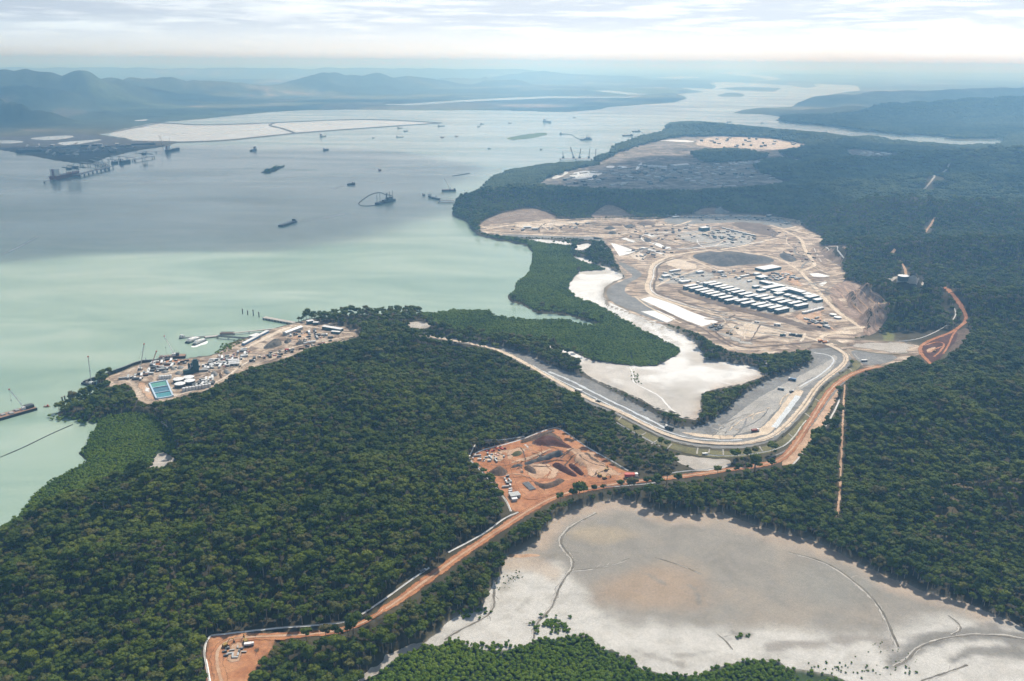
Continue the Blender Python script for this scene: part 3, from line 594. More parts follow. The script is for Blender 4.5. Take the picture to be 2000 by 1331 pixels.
mat_noise('dump_rock', [(0.06, 0.065, 0.068), (0.10, 0.10, 0.10), (0.16, 0.15, 0.135)], scale=0.03, detail=11, fine=(0.15, 0.3), bump=0.8, bscale=0.15)
mat_noise('grass_batter', [(0.095, 0.09, 0.042), (0.15, 0.14, 0.065), (0.21, 0.195, 0.105)], scale=0.05, detail=10, fine=(0.35, 0.25))
mat_noise('scrub', [(0.06, 0.065, 0.03), (0.095, 0.09, 0.045), (0.15, 0.125, 0.075)], scale=0.08, detail=10, fine=(0.4, 0.3))
mat_noise('far_works', [(0.10, 0.09, 0.08), (0.17, 0.15, 0.13), (0.26, 0.23, 0.20), (0.36, 0.32, 0.28)], scale=0.012, detail=12, lo=.36, hi=.62, distort=0.8, fine=(0.05, 0.35))
mat_noise('cream_works', [(0.34, 0.27, 0.21), (0.52, 0.43, 0.34), (0.66, 0.58, 0.49)], scale=0.01, detail=12, distort=1.0, stretch=(1, 3, 1), fine=(0.05, 0.3))
mat_noise('coal_yard', [(0.035, 0.036, 0.04), (0.06, 0.06, 0.064), (0.10, 0.095, 0.095)], scale=0.01, detail=11, stretch=(1, 2.5, 1), fine=(0.03, 0.3))
mat_noise('pond_sky_glare', [(0.66, 0.66, 0.64), (0.74, 0.74, 0.72), (0.80, 0.80, 0.78)], scale=0.03, detail=6, rough=0.35, spec=0.5)  # bright sky reflected by the ponds, painted as a pale surface colour
mat_noise('pond_still', [(0.30, 0.32, 0.33), (0.37, 0.40, 0.41), (0.44, 0.47, 0.48)], scale=0.02, detail=6, rough=0.12, spec=0.5)
mat_noise('wet_strip', [(0.40, 0.43, 0.45), (0.52, 0.55, 0.57), (0.64, 0.66, 0.67)], scale=0.2, detail=6, rough=0.3, spec=0.5)

def seg_dist(u, v, line):
    d = np.full(u.shape, 1e9); line = np.asarray(line, float)
    for a, b in zip(line[:-1], line[1:]):
        t = np.clip(((u - a[0]) * (b[0] - a[0]) + (v - a[1]) * (b[1] - a[1])) / (np.sum((b - a) ** 2) + 1e-9), 0, 1)
        d = np.minimum(d, np.hypot(u - a[0] - t * (b[0] - a[0]), v - a[1] - t * (b[1] - a[1])))
    return d
def lerp(c, col, m): return c * (1 - m[:, None]) + np.asarray(col) * m[:, None]
def m1_colors(u, v, x, y):
    n = fbm(x / 30, y / 30, 5); n2 = fbm(x / 13 + 7, y / 9, 4); n3 = fbm(x / 70 + 3, y / 70 + 9, 4)
    c = np.array([0.252, 0.222, 0.182]) + 0 * u[:, None]
    c = lerp(c, (0.215, 0.204, 0.180), smooth(0.45, 0.62, n3) * 0.7)
    c = lerp(c, (0.30, 0.222, 0.155), smooth(1.15, 0.35, np.hypot((u - 1275) / 150, (v - 1152) / 52) + 0.7 * (n - .5)) * 0.85)
    c = lerp(c, (0.33, 0.265, 0.175), smooth(1.1, 0.3, np.hypot((u - 1170) / 75, (v - 1045) / 22) + 0.6 * (n - .5)) * 0.6)
    c = lerp(c, (0.205, 0.203, 0.182), smooth(1.2, 0.4, np.hypot((u - 1640) / 130, (v - 1135) / 62) + 0.5 * (n - .5)) * 0.7)
    rim = seg_dist(u, v, [(1055, 1050), (1080, 1016), (1115, 997), (1172, 981), (1209, 974), (1241, 980), (1272, 996), (1336, 1006), (1407, 1002), (1512, 1038), (1587, 1055), (1700, 1111), (1801, 1154), (1887, 1179), (2010, 1232)])
    c = lerp(c, (0.385, 0.305, 0.235), smooth(34, 8, rim + 30 * (n - .5)) * 0.85)
    low = np.interp(u, [820, 990, 1090, 1140, 1180, 1260, 1400, 1600, 1760, 1850, 2000, 2200], [1130, 1100, 1100, 1150, 1195, 1222, 1232, 1238, 1228, 1210, 1222, 1260])
    sp = 0.75 + 0.5 * (smooth(0.35, 0.62, n2))
    c = lerp(c, np.array([0.465, 0.45, 0.415]), smooth(-18, 26, v - low + 60 * (n - .5)) * np.clip(sp, 0, 1))
    c = lerp(c, (0.40, 0.33, 0.26), smooth(26, 6, seg_dist(u, v, [(990, 1095), (1040, 1100), (1080, 1120)]) + 16 * (n - .5)) * 0.8)
    for line, wd in (([(975, 1160), (1000, 1130), (1015, 1122)], 9), ([(1010, 1190), (1035, 1170)], 8), ([(1240, 1270), (1290, 1285), (1330, 1300)], 7), ([(1320, 1280), (1400, 1272)], 6)):
        c = lerp(c, (0.22, 0.205, 0.175), smooth(wd, 1, seg_dist(u, v, line) + 14 * (n2 - .5)) * 0.6)
    for line, wd in (([(1262, 1120), (1280, 1130), (1296, 1138)], 5), ([(1344, 1140), (1362, 1155), (1368, 1178)], 4), ([(1430, 1236), (1450, 1242), (1470, 1240)], 5)):
        c = lerp(c, (0.19, 0.18, 0.16), smooth(wd, 1, seg_dist(u, v, line) + 6 * (n2 - .5)) * 0.8)
    band = seg_dist(u, v, [(2030, 1250), (1930, 1238), (1860, 1240), (1800, 1256), (1765, 1275), (1745, 1300)])
    c = lerp(c, (0.155, 0.148, 0.132), smooth(24, 6, band + 24 * (n2 - .5)) * 0.92)
    band = seg_dist(u, v, [(2030, 1280), (1950, 1268), (1900, 1272), (1860, 1290)]); c = lerp(c, (0.16, 0.152, 0.135), smooth(16, 4, band + 18 * (n2 - .5)) * 0.9)
    band = seg_dist(u, v, [(1500, 1262), (1600, 1258), (1700, 1246), (1745, 1262)]); c = lerp(c, (0.22, 0.20, 0.175), smooth(14, 3, band + 18 * (n2 - .5)) * 0.8)
    return c
def m2_colors(u, v, x, y):
    n = fbm(x / 30, y / 30, 5); n2 = fbm(x / 12 + 7, y / 22, 4); n3 = fbm(x / 60 + 3, y / 60 + 9, 4)
    c = np.array([0.66, 0.655, 0.635]) + 0 * u[:, None]
    c = lerp(c, (0.42, 0.39, 0.35), smooth(0.52, 0.66, n3) * 0.8)
    c = lerp(c, (0.36, 0.335, 0.30), smooth(1.2, 0.3, np.hypot((u - 1330) / 75, (v - 768) / 34) + 0.9 * (n - .5)) * 0.85)
    c = lerp(c, (0.40, 0.37, 0.33), smooth(0, 14, v - np.interp(u, [1060, 1130, 1205, 1290, 1350], [672, 705, 748, 790, 815]) + 22 * (n - .5) + 4) * 0.85)
    c = lerp(c, (0.34, 0.31, 0.27), smooth(1.2, 0.4, np.hypot((u - 1190) / 22, (v - 570) / 22) + 0.6 * (n - .5)) * 0.7)
    c = lerp(c, (0.40, 0.37, 0.33), smooth(0.50, 0.62, n2) * smooth(600, 640, v) * smooth(700, 660, v) * 0.75)
    c = lerp(c, (0.37, 0.30, 0.24), smooth(22, 4, seg_dist(u, v, [(1360, 815), (1372, 795), (1400, 764), (1460, 750), (1500, 733)]) + 14 * (n - .5)) * 0.7)
    return c
M1S = sheet('mudflat', M1, 'mud', 0.15, 1.5, step=3.6, colors=m1_colors, closed_smooth=0)
M2S = sheet('salt_flat', M2, 'mud', 0.15, 3.0, step=7.0, colors=m2_colors, closed_smooth=0)
for p in (M2B, M2C, M2D): sheet('salt_pan', p, 'salt_white', 0.15, 5)
sheet('clay_pan', P1, 'mud_plain', 0.2, 2); sheet('mud_bank', P2, 'mud_plain', 0.15, 3)
sheet('clay_pan', [(303, 818), (312, 820), (330, 834), (326, 836), (312, 828)], 'mud_plain', 0.2, 1)
# tidal channels: pale levee with a dark bed
CHANNELS = [([(1165, 1002), (1120, 1025), (1101, 1042), (1093, 1058), (1098, 1070), (1112, 1085), (1120, 1100), (1115, 1115), (1105, 1125), (1092, 1145), (1085, 1165), (1078, 1185), (1060, 1205), (1045, 1220), (1041, 1248)], 4.6),
 ([(966, 1135), (962, 1165), (965, 1185), (955, 1200), (930, 1215), (895, 1232), (868, 1250)], 4.0), ([(1540, 1080), (1600, 1095), (1640, 1115), (1690, 1155), (1712, 1180), (1725, 1200), (1740, 1235), (1754, 1265)], 4.4),
 ([(2060, 1262), (1980, 1244), (1900, 1238), (1830, 1250), (1790, 1265), (1772, 1290), (1745, 1302)], 4.4), ([(1117, 1116), (1160, 1112), (1200, 1104), (1230, 1092)], 2.2), ([(1850, 1203), (1872, 1218), (1876, 1232), (1858, 1240)], 3.0), ([(1400, 1240), (1415, 1250), (1430, 1270)], 2.2),
 ([(1800, 1331), (1860, 1312), (1890, 1300)], 3), ([(1280, 1090), (1330, 1105), (1370, 1122)], 1.4), ([(1225, 1285), (1236, 1298), (1245, 1306)], 2.0)]
for pts, wd in CHANNELS:
    ribbon('tidal_channel', pts, wd * 0.95, 'levee', 0.22, jit=1.3, step=4, wavy=True); ribbon('channel_bed', pts, wd * 0.5, 'mud_dark', 0.30, jit=0.5, step=4, shift=wd * 0.15, wavy=True)
    line = chaikin(pts, 2)
    for q in range(int(len(line) * 0.35)):                      # little side gullies
        i = RNG.integers(1, len(line) - 1); d = line[i] - line[i - 1]; d = d / (np.hypot(*d) + 1e-6); a = RNG.choice([-1, 1]) * RNG.uniform(.5, 1.2); e = np.array([d[0] * math.cos(a) - d[1] * math.sin(a), (d[0] * math.sin(a) + d[1] * math.cos(a)) * .5]) * RNG.uniform(8, 30)
        ribbon('side_gully', [line[i], line[i] + e * .5 + RNG.normal(0, 1.5, 2), line[i] + e], RNG.uniform(.5, 1.3), RNG.choice(['mud_dark', 'levee', 'mud_plain']), 0.26, jit=.3, step=3, taper=True)
for pts, wd in (([(1230, 718), (1238, 735), (1236, 748), (1265, 762), (1290, 775), (1305, 795), (1320, 806)], 4.0), ([(1360, 722), (1400, 745), (1430, 752)], 2.5)):
    ribbon('tidal_channel', pts, wd, 'salt_white', 0.26, jit=1.0)
sheet('sand_spit', [(1470, 725), (1490, 712), (1495, 702), (1503, 702), (1502, 712), (1485, 727)], 'salt_white', 0.2)
sheet('sand_rim', [(989, 1083), (1020, 1082), (1055, 1084), (1052, 1088), (1020, 1090), (992, 1088)], 'red_pale', 0.22)

# main works platform
SITE = sheet('works_platform', S1, 'site_dirt', 0.15, 2.0, step=26, closed_smooth=0)
def sub(name, poly, mat, off=0.3, jit=1.2, **k):
    if mat not in ('pond_sky_glare', 'pond_still', 'gravel_grey'): k.setdefault('feather', 9.0 if poly[0][1] < 700 else 5.0)
    return sheet(name, poly, mat, off, jit * 2.5 if k.get('feather') else jit, **k)
GW1 = [(1205, 510), (1232, 520), (1255, 535), (1250, 542), (1230, 552), (1218, 565), (1225, 577), (1255, 587), (1284, 607), (1320, 624), (1302, 633), (1270, 622), (1230, 606), (1192, 590), (1183, 573), (1191, 560), (1222, 546), (1240, 540), (1215, 522)]
sub('rock_seawall', GW1, 'gravel_grey', 0.35)
sub('rock_seawall', [(1155, 463), (1180, 467), (1190, 490), (1203, 508), (1192, 507), (1180, 487), (1165, 472)], 'gravel_grey', 0.35)
sub('rock_seawall', [(985, 458), (1050, 459), (1120, 461), (1180, 464), (1178, 470), (1050, 466), (975, 462)], 'gravel_grey', 0.35)
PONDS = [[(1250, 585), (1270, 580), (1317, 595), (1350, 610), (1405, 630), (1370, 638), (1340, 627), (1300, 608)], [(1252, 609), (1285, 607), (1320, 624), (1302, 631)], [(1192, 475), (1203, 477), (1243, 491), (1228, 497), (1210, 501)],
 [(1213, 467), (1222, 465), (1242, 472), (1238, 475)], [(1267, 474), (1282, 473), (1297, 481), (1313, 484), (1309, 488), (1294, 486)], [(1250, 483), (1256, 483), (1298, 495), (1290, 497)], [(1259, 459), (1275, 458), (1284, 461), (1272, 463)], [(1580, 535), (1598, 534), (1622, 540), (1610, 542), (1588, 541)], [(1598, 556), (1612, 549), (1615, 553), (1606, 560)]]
for p in PONDS: sub('settling_pond', p, 'pond_sky_glare', 0.45, 0.6, closed_smooth=0)
sub('earth_pad', [(1289, 514), (1305, 505), (1322, 504), (1378, 522), (1335, 531)], 'site_tan', 0.35)
sub('earth_pad', [(1412, 630), (1445, 625), (1523, 647), (1575, 665), (1510, 656), (1453, 663), (1425, 646)], 'site_tan', 0.35)
sub('earth_pad', [(1225, 497), (1245, 492), (1268, 498), (1262, 506), (1250, 510), (1230, 505)], 'site_tan', 0.35)
sub('earth_pad', [(990, 440), (1060, 434), (1140, 432), (1150, 438), (1090, 442), (1040, 450)], 'site_tan', 0.35)
sub('brown_bank', [(1320, 562), (1338, 570), (1392, 585), (1424, 593), (1480, 608), (1520, 617), (1549, 625), (1575, 634), (1620, 645), (1614, 650), (1575, 643), (1536, 634), (1480, 619), (1440, 610), (1400, 598), (1360, 587), (1332, 577), (1320, 571)], 'site_brown', 0.4)
CAMP = [(1332, 566), (1352, 556), (1372, 548), (1410, 543), (1460, 544), (1520, 549), (1560, 562), (1600, 578), (1617, 598), (1592, 604), (1545, 612), (1517, 617), (1470, 606), (1420, 592), (1375, 580)]
sub('camp_gravel', CAMP, 'gravel_pale', 0.4)
sub('dirt_yard', [(1515, 530), (1545, 527), (1560, 545), (1575, 562), (1555, 560), (1530, 548)], 'red_pale', 0.42)
sub('dirt_yard', [(1545, 616), (1585, 605), (1612, 606), (1608, 618), (1622, 640), (1600, 640), (1560, 628)], 'red_pale', 0.42)
sub('brown_bank', [(1455, 664), (1512, 654), (1520, 657), (1500, 662), (1465, 669)], 'site_brown', 0.4)
sub('brown_bank', [(1558, 638), (1596, 645), (1590, 651), (1550, 641)], 'site_brown', 0.45)
sub('brown_bank', [(1422, 436), (1462, 431), (1500, 440), (1525, 458), (1515, 465), (1470, 455), (1440, 446)], 'site_brown', 0.35)
sub('brown_bank', [(1085, 446), (1140, 445), (1138, 456), (1100, 452)], 'slope_brown', 0.35)
sub('brown_bank', [(1300, 632), (1330, 640), (1380, 668), (1430, 683), (1480, 684), (1580, 678), (1592, 690), (1500, 694), (1440, 692), (1390, 675), (1325, 640)], 'slope_brown', 0.4)
sub('grey_yard', [(1340, 452), (1400, 447), (1470, 458), (1480, 470), (1450, 482), (1400, 486), (1350, 474), (1310, 462)], 'gravel_pale', 0.38)
sub('grey_yard', [(1290, 428), (1360, 420), (1450, 421), (1500, 423), (1540, 432), (1558, 442), (1525, 447), (1470, 434), (1400, 436), (1310, 440)], 'gravel_grey', 0.36)
sub('grey_yard', [(1292, 531), (1330, 533), (1370, 528), (1400, 535), (1395, 548), (1350, 553), (1310, 556), (1280, 552)], 'gravel_pale', 0.36)
sub('grey_pad', [(1380, 637), (1410, 632), (1418, 640), (1400, 648), (1384, 644)], 'gravel_grey', 0.4)
sub('white_spill', [(1395, 650), (1425, 652), (1445, 662), (1475, 672), (1455, 675), (1425, 665)], 'gravel_pale', 0.42, 4)
for pts, wd, mt in (([(1520, 466), (1480, 474), (1430, 486), (1350, 493), (1312, 500), (1283, 511), (1270, 524), (1271, 540), (1262, 558), (1268, 575), (1300, 588), (1350, 603), (1400, 616), (1450, 630), (1520, 646), (1580, 661), (1612, 670), (1645, 688)], 10, 'haul_tan'),
  ([(1330, 503), (1295, 512), (1282, 524), (1284, 540), (1275, 560), (1282, 573), (1320, 586), (1370, 601), (1420, 615)], 6, 'site_brown'), ([(1320, 505), (1288, 514), (1276, 526), (1277, 541), (1268, 558), (1275, 574), (1310, 587), (1360, 602)], 4, 'salt_white'),
  ([(1504, 440), (1528, 448), (1541, 447), (1560, 442), (1563, 436), (1550, 430), (1520, 425), (1450, 422), (1330, 424)], 9, 'haul_tan'), ([(1541, 448), (1580, 458), (1612, 464)], 9, 'haul_tan'), ([(1528, 450), (1566, 466), (1571, 488), (1590, 513), (1592, 520), (1571, 528), (1562, 530), (1590, 560), (1615, 590), (1640, 614), (1676, 636), (1690, 646), (1684, 652), (1650, 652), (1612, 652), (1598, 664)], 9, 'haul_tan'),
  ([(1562, 530), (1540, 515), (1510, 503), (1470, 495), (1400, 488)], 7, 'haul_tan'), ([(1345, 505), (1380, 520), (1410, 532), (1440, 540), (1480, 546)], 6, 'haul_tan'), ([(1380, 522), (1340, 535), (1300, 550), (1282, 560)], 6, 'haul_tan'), ([(950, 448), (1000, 440), (1060, 432), (1130, 428), (1200, 428), (1290, 425)], 10, 'haul_tan'), ([(960, 455), (1050, 460), (1130, 462), (1190, 462), (1250, 452), (1320, 442), (1350, 432)], 8, 'haul_tan'),
  ([(1190, 465), (1182, 480), (1195, 500), (1210, 510)], 6, 'slope_brown'), ([(1260, 455), (1300, 468), (1345, 482), (1375, 490)], 4, 'rock_dark'), ([(1340, 447), (1375, 462), (1410, 476), (1440, 484)], 6, 'gravel_grey'), ([(1395, 648), (1415, 664), (1440, 677), (1465, 680), (1530, 674), (1592, 668)], 5, 'site_brown'), ([(1345, 600), (1400, 613), (1460, 628), (1530, 644)], 4, 'site_brown'),
  ([(1300, 610), (1340, 630), (1370, 641), (1400, 662), (1430, 678)], 4, 'site_brown'), ([(1612, 606), (1595, 612), (1600, 625), (1620, 638), (1632, 648)], 4, 'red_pale'), ([(1240, 580), (1262, 598), (1290, 612), (1330, 632)], 4, 'haul_tan'), ([(1450, 629), (1490, 634), (1530, 640)], 5, 'gravel_pale')):
    ribbon('site_road', pts, wd * (1.35 if mt == 'haul_tan' else 1.0), mt, 0.55)
CUTB = [(1618, 572), (1630, 556), (1660, 547), (1690, 560), (1720, 575), (1737, 598), (1735, 622), (1715, 648), (1690, 660), (1680, 636), (1645, 612), (1625, 590)]
sheet('cut_slope', CUTB, 'cut_pink', 0.7, 2, step=5)
for pts in ([(1625, 562), (1660, 592), (1712, 640)], [(1650, 562), (1690, 598), (1720, 625)], [(1672, 567), (1705, 590), (1730, 610)], [(1700, 570), (1722, 582), (1736, 600)]):
    ribbon('bench_road', pts, 2.6, 'red_pale', 1.3, jit=0.5, step=5)
sheet('cut_slope', [(1580, 484), (1625, 480), (1655, 481), (1652, 500), (1640, 522), (1622, 525), (1600, 515), (1590, 500)], 'slope_brown', 0.5, 2, step=14)
for pts in ([(1590, 486), (1596, 500), (1604, 512)], [(1612, 484), (1628, 505), (1635, 520)], [(1630, 482), (1640, 495), (1648, 505)]): ribbon('bench_road', pts, 2.6, 'salt_white', 0.9, jit=0.4)
for p in ([(935, 440), (950, 429), (985, 415), (1020, 408), (1045, 407), (1075, 418), (1092, 426), (1040, 431), (990, 436)], [(1150, 426), (1170, 409), (1185, 399), (1200, 402), (1220, 411), (1242, 421), (1240, 426), (1190, 427)], [(1350, 420), (1372, 407), (1400, 406), (1435, 418)]):
    sheet('cut_slope', p, 'slope_brown', 0.6, 3, step=16)
for pts in ([(955, 432), (990, 423), (1030, 416), (1065, 419)], [(965, 436), (1010, 428), (1060, 424)], [(1168, 415), (1190, 408), (1215, 414)], [(1160, 421), (1195, 415), (1228, 420)]): ribbon('bench_road', pts, 3.0, 'gravel_pale', 1.0, jit=0.5)
sub('drainage_basin', [(1655, 672), (1700, 668), (1760, 668), (1792, 675), (1793, 690), (1750, 692), (1700, 684), (1665, 680)], 'mud_plain', 0.35)
sub('drainage_basin', [(1660, 684), (1700, 688), (1758, 697), (1740, 708), (1692, 716), (1670, 702)], 'gravel_grey', 0.4)
ribbon('drain', [(1660, 682), (1700, 690), (1750, 694), (1775, 690)], 3, 'grass_batter', 0.6)
# red borrow pit to the east and its roads
sheet('borrow_pit', [(1792, 676), (1822, 662), (1850, 652), (1872, 650), (1868, 668), (1850, 684), (1832, 706), (1812, 712), (1800, 694)], 'maroon_soil', 0.5, 2)
for pts in ([(1888, 630), (1868, 645), (1858, 660), (1853, 675), (1842, 692)], [(1806, 676), (1830, 668), (1846, 672), (1838, 686), (1824, 698)], [(1812, 690), (1828, 682), (1840, 678)]): ribbon('pit_ramp', pts, 4, 'red_dirt', 0.9)
sheet('borrow_pit', [(1806, 684), (1826, 676), (1830, 684), (1814, 694)], 'red_pale', 0.7, 3, feather=4)
sheet('borrow_pit', [(1862, 652), (1886, 640), (1900, 650), (1888, 672), (1866, 690), (1850, 692), (1862, 670)], 'brown_soil', 0.45, 2)
EAST_ROAD = [(1836, 555), (1852, 566), (1868, 585), (1880, 603), (1888, 618), (1884, 632), (1860, 650), (1822, 663), (1797, 676), (1797, 690), (1808, 702), (1818, 712)]
ribbon('dirt_road', EAST_ROAD, 8, 'red_dirt', 0.7)
sheet('red_verge', [(1880, 640), (1900, 648), (1890, 668), (1870, 682), (1868, 660)], 'brown_soil', 0.5, 2)
sheet('tank_pad', [(1728, 546), (1745, 541), (1770, 541), (1800, 545), (1812, 552), (1798, 560), (1770, 553), (1745, 551)], 'mud_plain', 0.6, 1.5)
for pts, wd in (([(1758, 510), (1766, 522), (1770, 535), (1768, 541)], 7), ([(1826, 425), (1818, 440), (1806, 455)], 7), ([(1748, 487), (1742, 496)], 8), ([(1856, 316), (1848, 335), (1825, 345), (1815, 360), (1800, 375)], 9), ([(1510, 302), (1540, 308), (1565, 315)], 9), ([(1812, 552), (1826, 556), (1836, 556)], 5)):
    ribbon('dirt_track', pts, wd, 'red_pale' if wd < 9 else 'mud_plain', 0.7)
# haul road embankment across the flats
sheet('haul_embankment', R1, 'gravel_grey', 0.18, 0.8, step=7, closed_smooth=1)
sheet('gravel_apron', [(1400, 842), (1450, 800), (1510, 760), (1580, 726), (1620, 706), (1628, 692), (1637, 700), (1620, 730), (1570, 755), (1525, 790), (1485, 838), (1440, 850), (1390, 851)], 'gravel_pale', 0.30, 2)
sheet('dirt_apron', [(1482, 846), (1530, 790), (1548, 765), (1570, 762), (1566, 772), (1545, 800), (1515, 838), (1490, 853), (1430, 859), (1370, 856), (1320, 843), (1372, 849), (1430, 853)], 'haul_tan', 0.42)
HAUL = [(800, 653), (880, 665), (930, 674), (970, 684), (1005, 699), (1080, 742), (1155, 784), (1200, 800), (1250, 826), (1300, 851), (1350, 864), (1412, 869), (1462, 867), (1505, 855), (1530, 838), (1568, 798), (1598, 750), (1645, 717), (1655, 700), (1643, 686), (1612, 672)]
ribbon('haul_road', HAUL, 11, 'haul_tan', 0.9, jit=0.5)
ribbon('wheel_track', [(u + 0.8, v - 1.6) for u, v in HAUL], 1.6, 'site_tan', 1.05, jit=0.2)
ribbon('wheel_track', [(u - 1.2, v + 2.2) for u, v in HAUL], 1.2, 'slope_brown', 1.05, jit=0.2)
ribbon('drain', [(1072, 727), (1110, 742), (1160, 768), (1220, 797), (1285, 829), (1302, 838)], 4.2, 'wet_strip', 0.5, jit=1.0)
ribbon('drain', [(1040, 715), (1090, 742), (1150, 772), (1230, 811), (1290, 840), (1340, 856), (1400, 862), (1450, 860)], 2.2, 'wet_strip', 0.5, jit=0.7)
ribbon('drain', [(1559, 774), (1540, 800), (1512, 836)], 7.0, 'wet_strip', 0.52, jit=0.5)
ribbon('wheel_track', [(1450, 820), (1500, 775), (1560, 738), (1605, 712)], 2.0, 'gravel_pale', 0.45, jit=0.4); ribbon('wheel_track', [(1590, 690), (1622, 694), (1632, 708), (1600, 735), (1560, 757)], 2.5, 'wet_strip', 0.5, jit=0.4)
BATTER = [(1200, 811), (1250, 838), (1300, 863), (1350, 876), (1412, 882), (1462, 880), (1514, 867), (1540, 847), (1578, 806), (1610, 756), (1660, 722), (1672, 700), (1684, 712), (1668, 728), (1628, 756), (1602, 792), (1567, 842), (1536, 870), (1500, 887), (1440, 895), (1380, 894), (1320, 882), (1260, 858), (1205, 824)]
sheet('grassed_batter', BATTER, 'grass_batter', 0.3, 1.0, step=9)
ribbon('toe_drain', [(1672, 725), (1632, 762), (1606, 800), (1572, 850), (1540, 880), (1500, 896)], 4, 'gravel_grey', 0.45)
for a, b in (((1215, 815), (1208, 822)), ((1262, 846), (1250, 853)), ((1285, 860), (1272, 868)), ((1312, 868), (1302, 879)), ((1363, 876), (1361, 888)), ((1386, 878), (1384, 886)), ((1412, 879), (1413, 892)), ((1458, 876), (1464, 888)), ((1483, 873), (1490, 884)), ((1540, 848), (1550, 856)), ((1572, 808), (1583, 816)), ((1592, 780), (1602, 786)), ((1655, 717), (1665, 726)), ((1668, 692), (1678, 703))):
    ribbon('chute_drain', [a, ((a[0] + b[0]) / 2, (a[1] + b[1]) / 2), b], 2.2, 'gravel_pale', 0.6, jit=0.1, step=3)
sheet('grey_clearing', [(1318, 888), (1380, 897), (1425, 897), (1428, 914), (1370, 922), (1335, 910), (1315, 898)], 'mud_plain', 0.25, 3)
# red dirt road and pits
RED_EXTRA = [(1606, 768), (1628, 754), (1642, 764), (1622, 800), (1602, 840), (1577, 872), (1552, 906), (1520, 912), (1545, 880), (1570, 845), (1590, 805)]
sheet('red_verge', RED_EXTRA, 'red_pale', 0.25, 2.5)
ribbon('dirt_road', R2, 12, 'red_dirt', 0.55, jit=0.8, step=5)
ribbon('road_crown', R2, 4.0, 'red_pale', 0.66, jit=0.8, step=5)
for sft in (-1.5, 1.4): ribbon('wheel_track', R2, 0.8, 'red_dirt', 0.75, jit=0.25, step=4, shift=sft)
sheet('red_pit', S2, 'red_dirt', 0.2, 1.0, step=6)
sub('pale_floor', [(1020, 908), (1080, 902), (1092, 918), (1088, 936), (1042, 940), (1022, 926)], 'red_pale', 0.35, 3)
sub('pale_floor', [(1098, 870), (1150, 880), (1200, 915), (1215, 930), (1160, 938), (1130, 915), (1110, 890)], 'red_pale', 0.35, 3)
sub('pale_floor', [(950, 885), (1010, 874), (1040, 878), (1010, 895), (960, 905), (938, 900)], 'red_pale', 0.35, 2)
sub('dark_cut', [(1035, 865), (1050, 852), (1078, 843), (1092, 850), (1105, 866), (1126, 881), (1087, 873), (1042, 871)], 'brown_soil', 0.4, 1)
sub('dark_cut', [(1012, 862), (1040, 850), (1075, 840), (1088, 842), (1060, 856), (1030, 866)], 'brown_soil', 0.38, 1); sub('dark_cut', [(1110, 862), (1150, 885), (1205, 922), (1195, 922), (1140, 890)], 'brown_soil', 0.38, 1); sub('dark_cut', [(1045, 905), (1100, 893), (1140, 916), (1130, 914), (1098, 900), (1050, 912)], 'maroon_soil', 0.5, 1)
sub('gravel_patch', [(1020, 868), (1032, 865), (1040, 880), (1034, 881)], 'salt_white', 0.4, 1)
ribbon('site_road', [(985, 885), (990, 905), (997, 930), (1010, 960), (1035, 978), (1075, 966), (1120, 948), (1180, 940), (1240, 935)], 7, 'red_dirt', 0.5)
ribbon('site_road', [(1000, 905), (1040, 894), (1075, 878)], 4, 'red_pale', 0.5)
sheet('red_pit', S3, 'red_dirt', 0.2, 1.0, step=6); sub('pale_floor', [(438, 1262), (470, 1252), (488, 1258), (480, 1285), (450, 1300), (436, 1290)], 'red_pale', 0.35, 2); sub('dark_cut', [(500, 1262), (520, 1258), (515, 1275), (495, 1290)], 'brown_soil', 0.38, 2)
sheet('red_verge', [(838, 1128), (852, 1118), (880, 1095), (884, 1102), (850, 1128)], 'red_pale', 0.4, 1)
# landing works
mat_noise('landing_dirt', [(0.12, 0.09, 0.07), (0.27, 0.205, 0.155), (0.43, 0.345, 0.265), (0.54, 0.45, 0.36)], scale=0.05, detail=13, distort=1.0, fine=(0.3, 0.25), lo=.36, hi=.64)
sheet('landing_ground', S4, 'landing_dirt', 0.15, 1.0, step=9, closed_smooth=0)
sub('gravel_hardstand', [(480, 686), (473, 678), (500, 665), (547, 641), (572, 637), (574, 641), (545, 654)], 'site_tan', 0.35, 0.4, closed_smooth=0)
sub('red_patch', [(560, 662), (585, 652), (610, 650), (605, 660), (575, 665)], 'red_pale', 0.35); sub('red_patch', [(262, 748), (285, 745), (300, 765), (302, 786), (280, 778)], 'red_pale', 0.35, 2)
sub('red_patch', [(300, 705), (345, 700), (360, 704), (330, 720), (295, 728)], 'red_dirt', 0.33, 2); sub('sand_patch', [(275, 758), (292, 755), (296, 770), (284, 768)], 'salt_white', 0.45, 1)
for pts, wd in (([(712, 652), (660, 662), (600, 672), (550, 686), (500, 700), (470, 715), (440, 740), (380, 764), (310, 782)], 5), ([(575, 637), (620, 640), (670, 650), (700, 652)], 5), ([(480, 690), (470, 705), (468, 720)], 5), ([(300, 735), (340, 728), (390, 718), (440, 708), (480, 695)], 4)): ribbon('site_road', pts, wd, 'site_tan', 0.5)
sheet('clearing', [(790, 632), (820, 628), (842, 634), (838, 642), (805, 642)], 'mud_plain', 0.3, 3)
